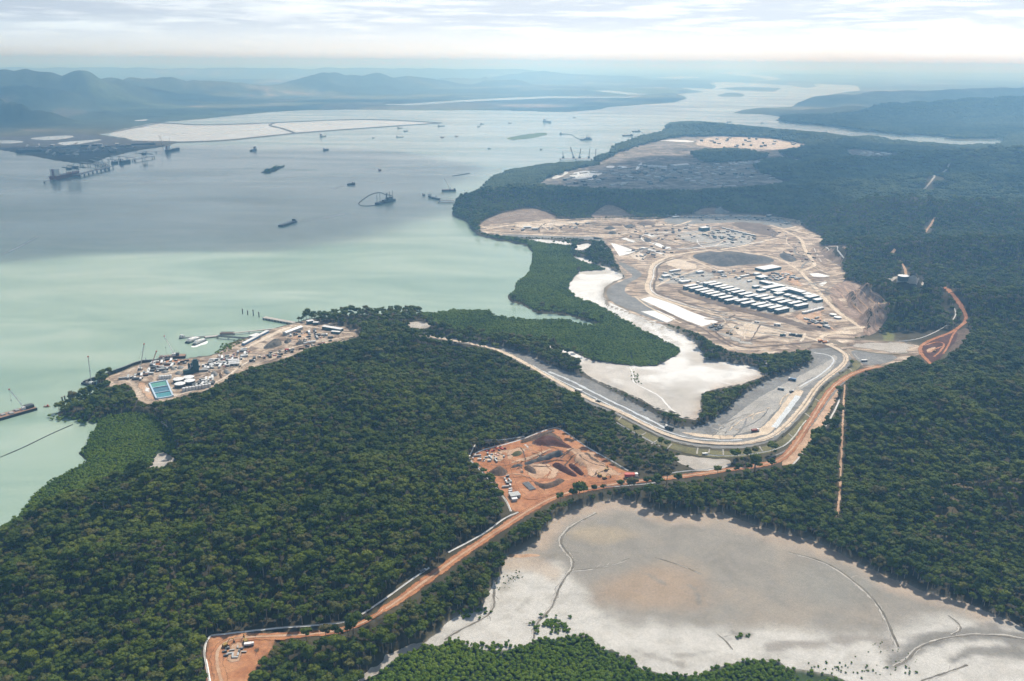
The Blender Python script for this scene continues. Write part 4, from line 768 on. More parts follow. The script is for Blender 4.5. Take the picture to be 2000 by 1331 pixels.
# far works
sheet('far_works', S5, 'far_works', 0.3, 6, step=60, closed_smooth=0)
sub('far_pad', [(1345, 282), (1370, 271), (1400, 268), (1480, 269), (1580, 279), (1580, 287), (1530, 292), (1490, 297), (1440, 295), (1400, 291)], 'cream_works', 0.7, 8)
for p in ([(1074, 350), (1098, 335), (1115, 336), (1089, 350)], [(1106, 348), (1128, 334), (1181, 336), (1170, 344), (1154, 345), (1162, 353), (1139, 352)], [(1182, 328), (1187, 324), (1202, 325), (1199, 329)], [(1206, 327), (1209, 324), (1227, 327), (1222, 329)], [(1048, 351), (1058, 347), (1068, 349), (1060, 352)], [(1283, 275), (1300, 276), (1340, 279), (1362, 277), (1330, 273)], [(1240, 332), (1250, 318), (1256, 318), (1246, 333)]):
    sub('settling_pond', p, 'pond_sky_glare', 0.9, 1)
for pts, wd, mt in (([(1170, 350), (1200, 345), (1240, 339), (1266, 320)], 9, 'gravel_pale'), ([(1230, 345), (1260, 352), (1290, 365)], 10, 'gravel_pale'), ([(1210, 294), (1260, 294), (1320, 297), (1345, 296)], 9, 'gravel_pale'), ([(1100, 362), (1140, 358), (1175, 352)], 8, 'gravel_pale'), ([(1400, 363), (1438, 363)], 9, 'wet_strip'), ([(1305, 343), (1340, 352), (1368, 362)], 9, 'gravel_pale'), ([(1410, 322), (1470, 320), (1510, 319)], 9, 'wet_strip')): ribbon('site_road', pts, wd, mt, 0.9)
sheet('far_clearing', S6, 'far_works', 0.5, 4)
sheet('coal_yard', S7, 'coal_yard', 0.3, 4, step=80, closed_smooth=0)
for p in ([(49, 272), (90, 267), (140, 265), (147, 269), (100, 275)], [(105, 280), (150, 276), (210, 272), (168, 280), (133, 286)], [(-60, 277), (20, 274), (55, 278), (10, 282)], [(118, 302), (128, 300), (140, 302), (130, 304)], [(255, 237), (290, 233), (285, 237)]): sub('settling_pond', p, 'pond_still', 0.9, 2)

# graded benches, ruts and windrows over the works platform
def ruts(poly, n, seed, mats, L=(60, 240), W=(2.0, 6.0), ang=0.58, spread=0.25, off=0.62):
    rng = np.random.default_rng(seed); poly = np.asarray(poly, float); c = rng.uniform(poly.min(0), poly.max(0), (n * 6, 2)); c = c[inside(poly, c[:, 0], c[:, 1])][:n]; g = ground(c)
    pw = ground(poly)[:, :2]
    for p in g:
        a = ang + rng.choice([0, -1.57], p=[.7, .3]) + rng.normal(0, spread); l = rng.uniform(*L); k = 7; t = np.linspace(-.5, .5, k)
        bend = rng.normal(0, .12) * l; w = np.column_stack([p[0] + math.cos(a) * l * t - math.sin(a) * bend * (4 * t * t - .5), p[1] + math.sin(a) * l * t + math.cos(a) * bend * (4 * t * t - .5)])
        w = w[inside(pw, w[:, 0], w[:, 1])]
        if len(w) < 4: continue
        u, v, _ = proj(w[:, 0], w[:, 1], hgt(*w.T)); ribbon('graded_track', np.column_stack([u, v]), rng.uniform(*W), mats[rng.integers(len(mats))], off + rng.uniform(0, .12), jit=1.2, step=8)
ruts([(1190, 450), (1300, 440), (1420, 440), (1500, 470), (1480, 488), (1330, 490), (1260, 508), (1215, 500)], 46, 31, ['site_brown', 'salt_white', 'haul_tan', 'gravel_grey', 'slope_brown', 'site_tan'])
ruts([(960, 445), (1060, 434), (1180, 432), (1290, 432), (1290, 440), (1190, 455), (1000, 456)], 30, 32, ['site_brown', 'haul_tan', 'slope_brown', 'gravel_grey', 'site_tan'], ang=0.1)
ruts([(1500, 450), (1560, 460), (1600, 515), (1640, 560), (1660, 620), (1620, 610), (1570, 550), (1520, 500)], 34, 33, ['site_brown', 'haul_tan', 'slope_brown', 'red_pale', 'gravel_grey'], ang=-1.0)
ruts([(1290, 575), (1400, 605), (1500, 632), (1600, 655), (1580, 668), (1460, 672), (1400, 640), (1330, 600)], 34, 34, ['site_brown', 'haul_tan', 'slope_brown', 'gravel_pale', 'site_tan'], ang=-0.55, spread=.12)
ruts([(1300, 535), (1420, 528), (1480, 545), (1400, 545), (1330, 558)], 16, 35, ['site_brown', 'haul_tan', 'gravel_grey'])
ruts([(930, 895), (1080, 850), (1200, 920), (1100, 950), (1010, 985)], 30, 36, ['red_dirt', 'red_pale', 'brown_soil'], L=(20, 70), W=(.8, 2.4), ang=0.3, spread=.6, off=.5)
ruts([(400, 760), (560, 690), (690, 655), (600, 640), (480, 690), (300, 730)], 34, 37, ['site_brown', 'site_tan', 'gravel_grey', 'haul_tan'], L=(20, 70), W=(1, 3), ang=.4, spread=.3, off=.4)
ruts([(1330, 850), (1420, 862), (1530, 790), (1620, 715), (1560, 735), (1430, 820)], 22, 38, ['gravel_pale', 'gravel_grey', 'haul_tan'], L=(40, 140), W=(1, 3), ang=1.0, spread=.2, off=.5)
ruts([(1050, 350), (1200, 330), (1320, 290), (1500, 340), (1300, 372)], 40, 39, ['gravel_pale', 'far_works', 'gravel_grey', 'mud_plain'], L=(120, 400), W=(5, 12), ang=.6, spread=.5, off=1.0)
# calm shallow water inside the reclamation bunds, its bright reflection painted as pale colour
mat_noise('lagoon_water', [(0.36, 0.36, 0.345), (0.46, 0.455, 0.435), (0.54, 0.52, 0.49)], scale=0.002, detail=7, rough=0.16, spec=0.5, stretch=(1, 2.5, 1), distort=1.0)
def flat_sheet(name, poly, mat, z, jit=0.0, step=60):
    w = densify(un(chaikin(poly, 1, True), 0), step * .5, jit); v, f = tri_fill(w, step); o = mesh_obj(name, np.column_stack([v, 0 * v[:, 0] + z]), f, mat); tag(o, kind='structure'); return o
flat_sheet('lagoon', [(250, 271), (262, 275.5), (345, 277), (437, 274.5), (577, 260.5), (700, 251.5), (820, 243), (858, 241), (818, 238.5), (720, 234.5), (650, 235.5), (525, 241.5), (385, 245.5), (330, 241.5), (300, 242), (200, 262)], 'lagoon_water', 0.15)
# ------------------------------------------------------------------ vegetation
def leaf_mat(name, dark, mid, light, dry=None, trans=0.36):
    m, N, L = new_mat(name)
    out = N.new('ShaderNodeOutputMaterial'); b = N.new('ShaderNodeBsdfPrincipled'); tl = N.new('ShaderNodeBsdfTranslucent'); mx = N.new('ShaderNodeMixShader')
    b.inputs['Roughness'].default_value = 0.7; b.inputs['Specular IOR Level'].default_value = 0.10; mx.inputs[0].default_value = trans
    oi = N.new('ShaderNodeObjectInfo'); g = N.new('ShaderNodeNewGeometry')
    n = N.new('ShaderNodeTexNoise'); n.inputs['Scale'].default_value = 0.012; n.inputs['Detail'].default_value = 4; L.new(g.outputs['Position'], n.inputs['Vector'])
    n2 = N.new('ShaderNodeTexNoise'); n2.inputs['Scale'].default_value = 0.55; n2.inputs['Detail'].default_value = 3; L.new(g.outputs['Position'], n2.inputs['Vector'])
    a = N.new('ShaderNodeMath'); a.operation = 'MULTIPLY_ADD'; a.inputs[1].default_value = 0.40; L.new(oi.outputs['Random'], a.inputs[0]); L.new(n.outputs['Fac'], a.inputs[2])
    a2 = N.new('ShaderNodeMath'); a2.operation = 'MULTIPLY_ADD'; a2.inputs[1].default_value = 0.35; L.new(n2.outputs['Fac'], a2.inputs[0]); L.new(a.outputs[0], a2.inputs[2])
    st = [(0.55, dark), (0.85, mid), (1.05, light)]
    sc = N.new('ShaderNodeMath'); sc.operation = 'MULTIPLY'; sc.inputs[1].default_value = 0.8; L.new(a2.outputs[0], sc.inputs[0])
    r = ramp(N, [(0.46, dark), (0.69, mid), (0.92, light)]); L.new(sc.outputs[0], r.inputs[0]); col = r.outputs[0]
    if dry:
        w = N.new('ShaderNodeMath'); w.operation = 'MULTIPLY'; w.inputs[1].default_value = 37.77; L.new(oi.outputs['Random'], w.inputs[0])
        fr = N.new('ShaderNodeMath'); fr.operation = 'FRACT'; L.new(w.outputs[0], fr.inputs[0])
        mr = N.new('ShaderNodeMapRange'); mr.inputs[1].default_value = 0.76; mr.inputs[2].default_value = 0.98; mr.inputs[4].default_value = 0.85; L.new(fr.outputs[0], mr.inputs[0])
        md = N.new('ShaderNodeMix'); md.data_type = 'RGBA'; L.new(mr.outputs[0], md.inputs[0]); L.new(col, md.inputs[6]); md.inputs[7].default_value = (*dry, 1); col = md.outputs[2]
    L.new(col, b.inputs['Base Color']); L.new(col, tl.inputs[0])
    L.new(b.outputs[0], mx.inputs[1]); L.new(tl.outputs[0], mx.inputs[2]); L.new(mx.outputs[0], out.inputs[0]); return m
leaf_mat('gum_leaves', (0.036, 0.060, 0.007), (0.084, 0.122, 0.012), (0.145, 0.175, 0.022), dry=(0.140, 0.120, 0.052))
leaf_mat('mangrove_leaves', (0.068, 0.125, 0.012), (0.125, 0.200, 0.020), (0.185, 0.255, 0.032))
leaf_mat('ridge_leaves', (0.040, 0.066, 0.016), (0.078, 0.112, 0.026), (0.135, 0.160, 0.042))
mat_noise('bark', [(0.16, 0.13, 0.10), (0.28, 0.24, 0.20), (0.40, 0.36, 0.31)], scale=0.8, detail=4)

def ico(sub):
    bm = bmesh.new(); bmesh.ops.create_icosphere(bm, subdivisions=sub, radius=1.0)
    v = np.array([x.co[:] for x in bm.verts]); f = [[w.index for w in q.verts] for q in bm.faces]; bm.free(); return v, f
ICO1, ICO2 = ico(1), ico(2)
def lobe(rng, c, r, base, amp=0.28):
    v, f = base; k = 1 + amp * (rng.random(len(v)) - 0.5) * 2
    return v * k[:, None] * np.asarray(r) + np.asarray(c), f
def join(parts):
    V, F, n = [], [], 0
    for v, f in parts: V.append(v); F += [[i + n for i in q] for q in f]; n += len(v)
    return np.concatenate(V), F
def cards(rng, n, centres, radii, s0, s1):
    V, F = [], []
    for k in range(n):
        i = rng.integers(len(centres)); d = rng.normal(size=3); d[2] = abs(d[2]) * 0.9 - 0.15; d /= np.linalg.norm(d)
        p = centres[i] + d * radii[i] * rng.uniform(0.92, 1.22); s = rng.uniform(s0, s1)
        a = rng.normal(size=3); a /= np.linalg.norm(a); b = np.cross(a, d + 0.4 * rng.normal(size=3)); b /= np.linalg.norm(b) + 1e-9
        V += [p - a * s, p + b * s * .7, p + a * s, p - b * s * .7]; F.append([4 * k, 4 * k + 1, 4 * k + 2, 4 * k + 3])
    return np.array(V), F
def tube(pts, radii, n=5):
    pts = np.asarray(pts, float); V, F = [], []
    for i, (p, r) in enumerate(zip(pts, radii)):
        t = pts[min(i + 1, len(pts) - 1)] - pts[max(i - 1, 0)]; t /= np.linalg.norm(t) + 1e-9
        a = np.cross(t, [0.31, 0.95, 0.02] if abs(t[1]) < .9 else [1, 0, 0]); a /= np.linalg.norm(a) + 1e-9; b = np.cross(t, a)
        for k in range(n): V.append(p + r * (a * math.cos(2 * math.pi * k / n) + b * math.sin(2 * math.pi * k / n)))
    for i in range(len(pts) - 1):
        for k in range(n): F.append([i * n + k, i * n + (k + 1) % n, (i + 1) * n + (k + 1) % n, (i + 1) * n + k])
    F.append([(len(pts) - 1) * n + k for k in range(n)]); return np.array(V), F
def gum_parts(seed, hgt_=13.0, spread=4.6, nl=8, sparse=1.0):
    rng = np.random.default_rng(seed)
    C, R = [], []
    for k in range(nl):
        a = 2 * math.pi * (k / nl) + rng.uniform(-.5, .5); rad = spread * rng.uniform(0.30, 0.66) * (0 if k == 0 else 1)
        zz = hgt_ * rng.uniform(0.60, 0.84) + (1.2 if k == 0 else 0); C.append(np.array([rad * math.cos(a), rad * math.sin(a), zz])); r = spread * rng.uniform(0.30, 0.46); R.append(np.array([r, r, r * rng.uniform(.62, .85)]))
    crown = join([lobe(rng, c, r, ICO2 if k % 2 == 0 else ICO1, 0.24) for k, (c, r) in enumerate(zip(C, R))] + [cards(rng, 150, C, R, 0.35, 0.75)])
    trunk_pts = [(0, 0, -1.0), (0.1, 0.05, hgt_ * .25), (rng.uniform(-.4, .4), rng.uniform(-.4, .4), hgt_ * .5), tuple(C[0] * np.array([.6, .6, 1]))]
    parts = [tube(trunk_pts, [0.34, 0.27, 0.21, 0.08])]
    for c in C[1:6]: parts.append(tube([trunk_pts[2], (np.array(trunk_pts[2]) + c) / 2 + np.array([0, 0, -.5]), c], [0.15, 0.10, 0.04], 4))
    return crown, join(parts)
PROTO = bpy.data.collections.new('tree_library')
def proto(name, V, F, mats, midx=None):
    me = bpy.data.meshes.new(name); me.from_pydata([tuple(p) for p in V], [], F)
    for mm in mats: me.materials.append(MATS[mm])
    if midx is not None: me.polygons.foreach_set('material_index', np.asarray(midx, np.int32))
    me.update(); o = bpy.data.objects.new(name, me); return o
GUMS = []      # (crown mesh, trunk mesh)
def coll(name, objs):
    c = bpy.data.collections.new(name)
    for o in objs: c.objects.link(o)
    return c
gum_objs = []
for k in range(8):
    cr, tr = gum_parts(100 + k, hgt_=[12, 14, 11, 13.5, 12.5, 15, 10.5, 13][k], spread=[4.4, 5.2, 4.0, 4.8, 5.4, 4.9, 4.2, 5.8][k], nl=[7, 9, 6, 8, 9, 8, 7, 10][k])
    mc = bpy.data.meshes.new('crown'); mc.from_pydata([tuple(p) for p in cr[0]], [], cr[1]); mc.materials.append(MATS['gum_leaves']); mc.update()
    mt = bpy.data.meshes.new('trunk'); mt.from_pydata([tuple(p) for p in tr[0]], [], tr[1]); mt.materials.append(MATS['bark']); mt.update(); GUMS.append((mc, mt))
    V, F = join([cr, tr]); gum_objs.append(proto('gum_%02d' % k, V, F, ['gum_leaves', 'bark'], [0] * len(cr[1]) + [1] * len(tr[1])))
mang_objs = []
for k in range(5):
    rng = np.random.default_rng(300 + k); C = [np.array([rng.uniform(-1.2, 1.2), rng.uniform(-1.2, 1.2), rng.uniform(1.5, 2.6)]) for _ in range(4)]; R = [np.array([1.5, 1.5, 1.1]) * rng.uniform(.75, 1.15) for _ in C]
    V, F = join([lobe(rng, c, r, ICO1, 0.25) for c, r in zip(C, R)] + [cards(rng, 50, C, R, 0.22, 0.45)]); mang_objs.append(proto('mangrove_%02d' % k, V, F, ['mangrove_leaves']))
patch_objs = []
for k in range(6):
    rng = np.random.default_rng(500 + k); parts = []
    for i in range(16):
        c = np.array([(i % 4 - 1.5) * 7.2 + rng.uniform(-2.6, 2.6), (i // 4 - 1.5) * 7.2 + rng.uniform(-2.6, 2.6), rng.uniform(6, 11)]); r = rng.uniform(3.4, 5.4)
        parts.append(lobe(rng, c, (r, r, r * rng.uniform(.6, .95)), ICO1, 0.30))
    V, F = join(parts); patch_objs.append(proto('canopy_%02d' % k, V, F, ['ridge_leaves']))
COLL_G, COLL_M, COLL_P = coll('gum_set', gum_objs), coll('mangrove_set', mang_objs), coll('canopy_set', patch_objs)

def instancer(name, collection, P, idx, scale, rot, label, cat, kind='stuff'):
    me = bpy.data.meshes.new(name); me.vertices.add(len(P)); me.vertices.foreach_set('co', np.asarray(P, np.float32).ravel())
    for nm, tp, val in (('pick', 'INT', idx), ('size', 'FLOAT', scale)):
        at = me.attributes.new(nm, tp, 'POINT'); at.data.foreach_set('value', np.asarray(val, np.int32 if tp == 'INT' else np.float32))
    at = me.attributes.new('turn', 'FLOAT_VECTOR', 'POINT'); rv = np.zeros((len(P), 3), np.float32); rv[:, 2] = rot; at.data.foreach_set('vector', rv.ravel())
    o = bpy.data.objects.new(name, me); COL.objects.link(o)
    ng = bpy.data.node_groups.new(name + '_scatter', 'GeometryNodeTree')
    ng.interface.new_socket('Geometry', in_out='INPUT', socket_type='NodeSocketGeometry'); ng.interface.new_socket('Geometry', in_out='OUTPUT', socket_type='NodeSocketGeometry')
    N, L = ng.nodes, ng.links; gi = N.new('NodeGroupInput'); go = N.new('NodeGroupOutput'); ip = N.new('GeometryNodeInstanceOnPoints')
    ci = N.new('GeometryNodeCollectionInfo'); ci.inputs[0].default_value = collection; ci.inputs[1].default_value = True; ci.inputs[2].default_value = True
    def named(nm, tp):
        n = N.new('GeometryNodeInputNamedAttribute'); n.data_type = tp; n.inputs[0].default_value = nm; return n.outputs[0]
    L.new(gi.outputs[0], ip.inputs['Points']); L.new(ci.outputs[0], ip.inputs['Instance']); ip.inputs['Pick Instance'].default_value = True
    L.new(named('pick', 'INT'), ip.inputs['Instance Index']); L.new(named('size', 'FLOAT'), ip.inputs['Scale'])
    e2r = N.new('FunctionNodeEulerToRotation'); L.new(named('turn', 'FLOAT_VECTOR'), e2r.inputs[0]); L.new(e2r.outputs[0], ip.inputs['Rotation'])
    L.new(ip.outputs[0], go.inputs[0])
    md = o.modifiers.new('scatter', 'NODES'); md.node_group = ng
    tag(o, label, cat, kind=kind); return o

CLEAR = [M1, M2, M2B, M2C, M2D, P1, P2, S1, R1, S2, S3, S4, S5, S6, S7, CUTB, BATTER, RED_EXTRA,
 [(1320, 890), (1425, 897), (1428, 912), (1370, 918), (1335, 906)], [(1580, 484), (1625, 480), (1655, 481), (1652, 500), (1640, 522), (1622, 525), (1600, 515)], [(935, 440), (950, 429), (985, 415), (1020, 408), (1045, 407), (1075, 418), (1092, 426), (1040, 434)],
 [(1150, 426), (1170, 409), (1185, 399), (1200, 402), (1220, 411), (1242, 421)], [(1350, 420), (1372, 407), (1400, 406), (1435, 418)], [(1790, 676), (1822, 662), (1850, 650), (1885, 640), (1900, 650), (1868, 684), (1832, 706), (1812, 712)], [(1728, 546), (1745, 539), (1770, 539), (1800, 545), (1812, 552), (1798, 560), (1745, 551)],
 [(1795, 676), (1740, 668), (1700, 664), (1690, 655), (1720, 650), (1765, 650), (1840, 640), (1855, 645)], [(790, 632), (820, 628), (842, 634), (838, 642), (805, 642)], [(205, 730), (560, 620), (590, 632), (300, 740)],
 [(1500, 300), (1520, 299), (1570, 313), (1565, 318)], [(303, 818), (312, 818), (330, 834), (322, 836)]]
CLEAR = [np.asarray(p, float) for p in CLEAR]
LINES = [(R2, 8.5, 6.5), (HAUL, 8, 8), (EAST_ROAD, 8, 6), ([(1758, 510), (1766, 522), (1770, 535), (1768, 541)], 8, 5), ([(1826, 425), (1818, 440), (1806, 455)], 9, 7), ([(1748, 487), (1742, 496)], 9, 6), ([(1856, 316), (1848, 335), (1825, 345), (1815, 360), (1800, 375)], 16, 10), ([(1812, 552), (1826, 556), (1836, 556)], 6, 4),
 ([(1650, 752), (1647, 800), (1643, 900), (1640, 960), (1636, 1010)], 3.6, 2.2)]
TRACK_LINE = LINES[-1][0]
ribbon('dirt_track', TRACK_LINE, 3.2, 'red_pale', 0.4)
# fence lines need a cleared strip too
FENCES = [("red pit's west edge", [(916, 896), (934, 914), (960, 942), (975, 962), (990, 980), (998, 1000)]), ("red pit's north edge", [(915, 893), (940, 880), (985, 869), (1022, 858), (1050, 846), (1080, 836), (1094, 838), (1120, 855), (1150, 877), (1185, 895), (1228, 920)]),
 ("loop above the red pit's western corner", [(918, 888), (926, 872), (934, 864), (950, 860), (985, 860), (1024, 853)]), ("road south of the red pit", [(1012, 1001), (985, 1012), (950, 1040), (910, 1062), (875, 1080)]), ("straight red road through the forest", [(838, 1110), (800, 1135), (750, 1172), (700, 1205), (676, 1216), (620, 1222), (560, 1226), (500, 1232), (450, 1238), (412, 1242)]),
 ("bottom corner pit", [(411, 1243), (402, 1255), (399, 1275), (404, 1300), (410, 1335)]), ("grassed batter toe by the forest", [(1205, 826), (1235, 843), (1262, 858), (1290, 872)]), ("south bend of the haul road", [(1375, 889), (1420, 892), (1470, 888), (1520, 878), (1545, 862), (1575, 822)]), ("wide red verge", [(1548, 908), (1575, 878), (1608, 842), (1632, 800), (1640, 780)]),
 ("road beside the mudflat", [(1160, 954), (1200, 951), (1250, 947), (1290, 942)]), ("drainage basin's north side", [(1755, 667), (1792, 664), (1830, 648), (1855, 632), (1868, 616), (1864, 602)]), ("eastern forest edge", [(1892, 634), (1920, 645), (1950, 656), (1972, 668)]), ("grey clearing", [(1300, 926), (1340, 920), (1380, 919), (1412, 913)])]
for _, pts in FENCES: LINES.append((pts, 2.6, 2.0))
LINEW = [(ground(chaikin(np.asarray(p, float), 1))[:, :2], a, b) for p, a, b in LINES]
def keep_trees(x, y, z, h, cover=0.8):
    """drop trees that stand in, or whose heads would hide, ground the photograph shows open"""
    u, v, _ = proj(x, y, z); u2, v2, _ = proj(x, y, z + cover * h)
    ok = (z > 0.75)
    wv = v + 5 * (fbm(x / 14, y / 14, 3) - .5); wu = u + 8 * (fbm(x / 14 + 9, y / 14, 3) - .5)
    u3, v3, _ = proj(x, y, z + 0.3 * h)
    for k, p in enumerate(CLEAR):
        ok &= ~inside(p, wu, wv); ok &= ~(inside(p, u3, v3) if k == 9 else inside(p, u2, v2))
    ins = inside(S5F, u, v); ok |= ins & (z > .75)
    g2 = un(np.column_stack([u2, v2]), 6.0)
    for w, a, b in LINEW:
        near = (x > w[:, 0].min() - 40) & (x < w[:, 0].max() + 40) & (y > w[:, 1].min() - 60) & (y < w[:, 1].max() + 40) & ok
        if not near.any(): continue
        i = np.where(near)[0]; ok[i] &= (seg_dist(x[i], y[i], w) > a) & (seg_dist(g2[i, 0], g2[i, 1], w) > b)
    return ok
MANG = [np.asarray(p, float) for p in (MG1, MG2, MG3, MG4)]
def in_mang(u, v):
    m = np.zeros(u.shape, bool)
    for p in MANG: m |= inside(p, u, v)
    return m
def candidates(y0, y1, s, margin=130):
    xs = np.arange(-0.82 * y1, 0.82 * y1, s); ys = np.arange(y0, y1, s)
    X, Y = np.meshgrid(xs, ys); X = (X + RNG.uniform(-.46, .46, X.shape) * s).ravel(); Y = (Y + RNG.uniform(-.46, .46, Y.shape) * s).ravel()
    z = hgt(X, Y); u, v, w = proj(X, Y, z); ok = (u > -margin) & (u < 2000 + margin) & (v < 1331 + 150) & (w > 10) & (z > 0.7)
    return X[ok], Y[ok], z[ok], u[ok], v[ok]
TREES = []
SPARSE = [([(1200, 826), (1330, 890), (1320, 925), (1240, 935), (1215, 915), (1150, 870), (1120, 845)], 0.62), ([(1820, 915), (1900, 895), (2010, 880), (2060, 900), (2060, 1000), (1960, 1010), (1900, 1070), (1850, 1030)], 0.72), ([(1310, 885), (1440, 895), (1440, 930), (1310, 930)], 0.4), ([(1040, 985), (1230, 950), (1450, 930), (1560, 980), (1300, 1000), (1080, 1010)], 0.75), ([(100, 790), (215, 745), (180, 800), (140, 830), (100, 830)], 0.45), ([(600, 605), (860, 600), (900, 660), (700, 640)], 0.7), ([(760, 1290), (700, 1340), (640, 1340), (690, 1290)], 0.7)]
for y0, y1, s in ((455, 1400, 5.7), (1400, 2750, 7.0)):
    X, Y, z, u, v = candidates(y0, y1, s)
    sc = RNG.uniform(0.62, 1.05, len(X)); sc *= 0.80 + 0.42 * fbm(X / 60, Y / 60, 3); sc *= np.where(RNG.random(len(X)) < 0.14, RNG.uniform(1.15, 1.65, len(X)), 1.0)
    mang = in_mang(u, v)
    ok = ~mang & keep_trees(X, Y, z, 13 * sc)
    for k in (0.6, 0.38):                       # lower scrub where full trees would stand over open ground
        bad = ~ok & ~mang; i = np.where(bad)[0]; j = i[keep_trees(X[i], Y[i], z[i], 13 * sc[i] * k)]; sc[j] *= k; ok[j] = True
    dens = np.ones(len(X))
    for p, d in SPARSE: dens[inside(p, u, v)] = d
    dens *= 1 - 0.25 * smooth(0.64, 0.74, fbm(X / 45 + 20, Y / 45, 3))
    ok &= RNG.random(len(X)) < dens
    TREES.append(np.column_stack([X, Y, z, sc])[ok])
TREES = np.concatenate(TREES)
MX = []
for y0, y1, s in ((455, 1250, 2.9), (1250, 2700, 3.8)):
    X, Y, z, u, v = candidates(y0, y1, s)
    sc = RNG.uniform(0.65, 1.15, len(X)) * (0.62 + 0.76 * fbm(X / 18, Y / 18, 4)) * (s / 3.4)
    ok = in_mang(u, v)
    X, Y, z, sc, u, v = X[ok], Y[ok], z[ok], sc[ok], u[ok], v[ok]
    ok = np.ones(len(X), bool); ju = u + 8 * (fbm(X / 9, Y / 9, 3) - .5); jv = v + 6 * (fbm(X / 9 + 5, Y / 9, 3) - .5)
    for p in (M1, M2, M2B, M2C, M2D, P1, P2): ok &= ~inside(np.asarray(p, float), ju, jv)
    thin = inside([(1500, 1280), (1640, 1300), (1800, 1331), (1800, 1480), (1400, 1480), (1560, 1310)], u, v); ok &= ~thin | (RNG.random(len(X)) < 0.45)
    MX.append(np.column_stack([X, Y, z, sc])[ok])
# stray bushes out on the flats
def bushes(line, n, sp, s0=.35, s1=.8):
    line = chaikin(line, 1); i = RNG.integers(0, len(line) - 1, n); t = RNG.random(n)[:, None]; p = line[i] * (1 - t) + line[i + 1] * t + RNG.normal(0, 1, (n, 2)) * np.array(sp)
    g = ground(p); MX.append(np.column_stack([g, RNG.uniform(s0, s1, n)]))
bushes([(870, 1252), (930, 1262), (1000, 1264)], 60, (14, 4)); bushes([(1055, 1215), (1075, 1225), (1095, 1235)], 46, (14, 7), .5, 1.0); bushes([(893, 1200), (925, 1198), (945, 1190)], 40, (10, 6)); bushes([(975, 1150), (1000, 1128), (1012, 1122)], 40, (8, 5), .15, .35); bushes([(1435, 1247), (1455, 1240)], 8, (8, 2)); bushes([(1560, 1300), (1660, 1310), (1760, 1310)], 50, (40, 7), .2, .5); bushes([(1700, 1262), (1740, 1280), (1760, 1300)], 30, (20, 7), .12, .3); bushes([(1235, 735), (1248, 745)], 24, (5, 5), .3, .7); bushes([(110, 812), (130, 815), (175, 820), (190, 826)], 70, (14, 5), .6, 1.2); bushes([(120, 800), (150, 790), (180, 775)], 50, (10, 4), .5, 1.0); bushes([(430, 690), (445, 678), (470, 668)], 70, (7, 3), .5, 1.0)
MX = np.concatenate(MX)
FAR = []
for y0, y1, s in ((2750, 4200, 21), (4200, 7600, 27)):
    X, Y, z, u, v = candidates(y0, y1, s, 100); sc = RNG.uniform(0.9, 1.2, len(X)) * s / 21
    ok = keep_trees(X, Y, z, 10 * sc, 0.5) & ~in_mang(u, v) & ((u > 880) | (v > 330)); uu, vv, _ = proj(X, Y, z + 9 * sc); ok &= ~inside(np.asarray(WATER, float), uu, vv); FAR.append(np.column_stack([X, Y, z, sc])[ok])
X, Y, z, u, v = candidates(2600, 5200, 15, 100); ok = inside(np.asarray(MG4, float), u, v); FAR.append(np.column_stack([X, Y, z - 5, 0 * X + .75])[ok])
w = un(ISLANDS[0], .8); X, Y, z, u, v = candidates(w[:, 1].min() - 20, w[:, 1].max() + 20, 8, 50); ok = inside(w, X, Y) & (RNG.random(len(X)) < .5); MX = np.concatenate([MX, np.column_stack([X, Y, z, RNG.uniform(.8, 2.2, len(X))])[ok]])
FAR = np.concatenate(FAR)
print('trees', len(TREES), 'mangroves', len(MX), 'patches', len(FAR))
# the 300 trees that show largest stand as things of their own
_u, _v, _w = proj(TREES[:, 0], TREES[:, 1], TREES[:, 2] + 9)
_vis = (_u > 6) & (_u < 1994) & (_v < 1322); _key = np.where(_vis, _w / TREES[:, 3], 1e9); _big = np.argsort(_key)[:300]
_rest = np.ones(len(TREES), bool); _rest[_big] = False
for n, k in enumerate(_big):
    x, y, z, s = TREES[k]; mc, mt = GUMS[int(RNG.integers(8))]
    r = empty('gum_tree', (x, y, z), RNG.uniform(0, 6.28)); r.scale = (s, s, s * RNG.uniform(.9, 1.1))
    for nm, me in (('trunk', mt), ('crown', mc)):
        c = bpy.data.objects.new(nm, me); COL.objects.link(c); c.parent = r
    side = 'below the red dirt road' if _v[k] > np.interp(_u[k], [440, 560, 640, 760, 1040], [1250, 1243, 1238, 1187, 990]) and _u[k] > 440 else 'in the closed canopy at the bottom left'
    if _u[k] > 1300: side = 'on the slope right of the grey mudflat'
    tag(r, 'rounded dark green gum tree ' + side, 'tree', 'gum trees ' + side)
T = TREES[_rest]
instancer('forest', COLL_G, T[:, :3], RNG.integers(0, 8, len(T)), T[:, 3], RNG.uniform(0, 6.28, len(T)), 'dark green gum forest covering the island around the works', 'forest')
instancer('mangroves', COLL_M, MX[:, :3], RNG.integers(0, 5, len(MX)), MX[:, 3], RNG.uniform(0, 6.28, len(MX)), 'low bright green mangroves carpeting the tidal shores', 'mangroves')
instancer('far_forest', COLL_P, FAR[:, :3], RNG.integers(0, 6, len(FAR)), FAR[:, 3], RNG.integers(0, 4, len(FAR)) * 1.5708, 'blue green forest on the ridges behind the works', 'forest')
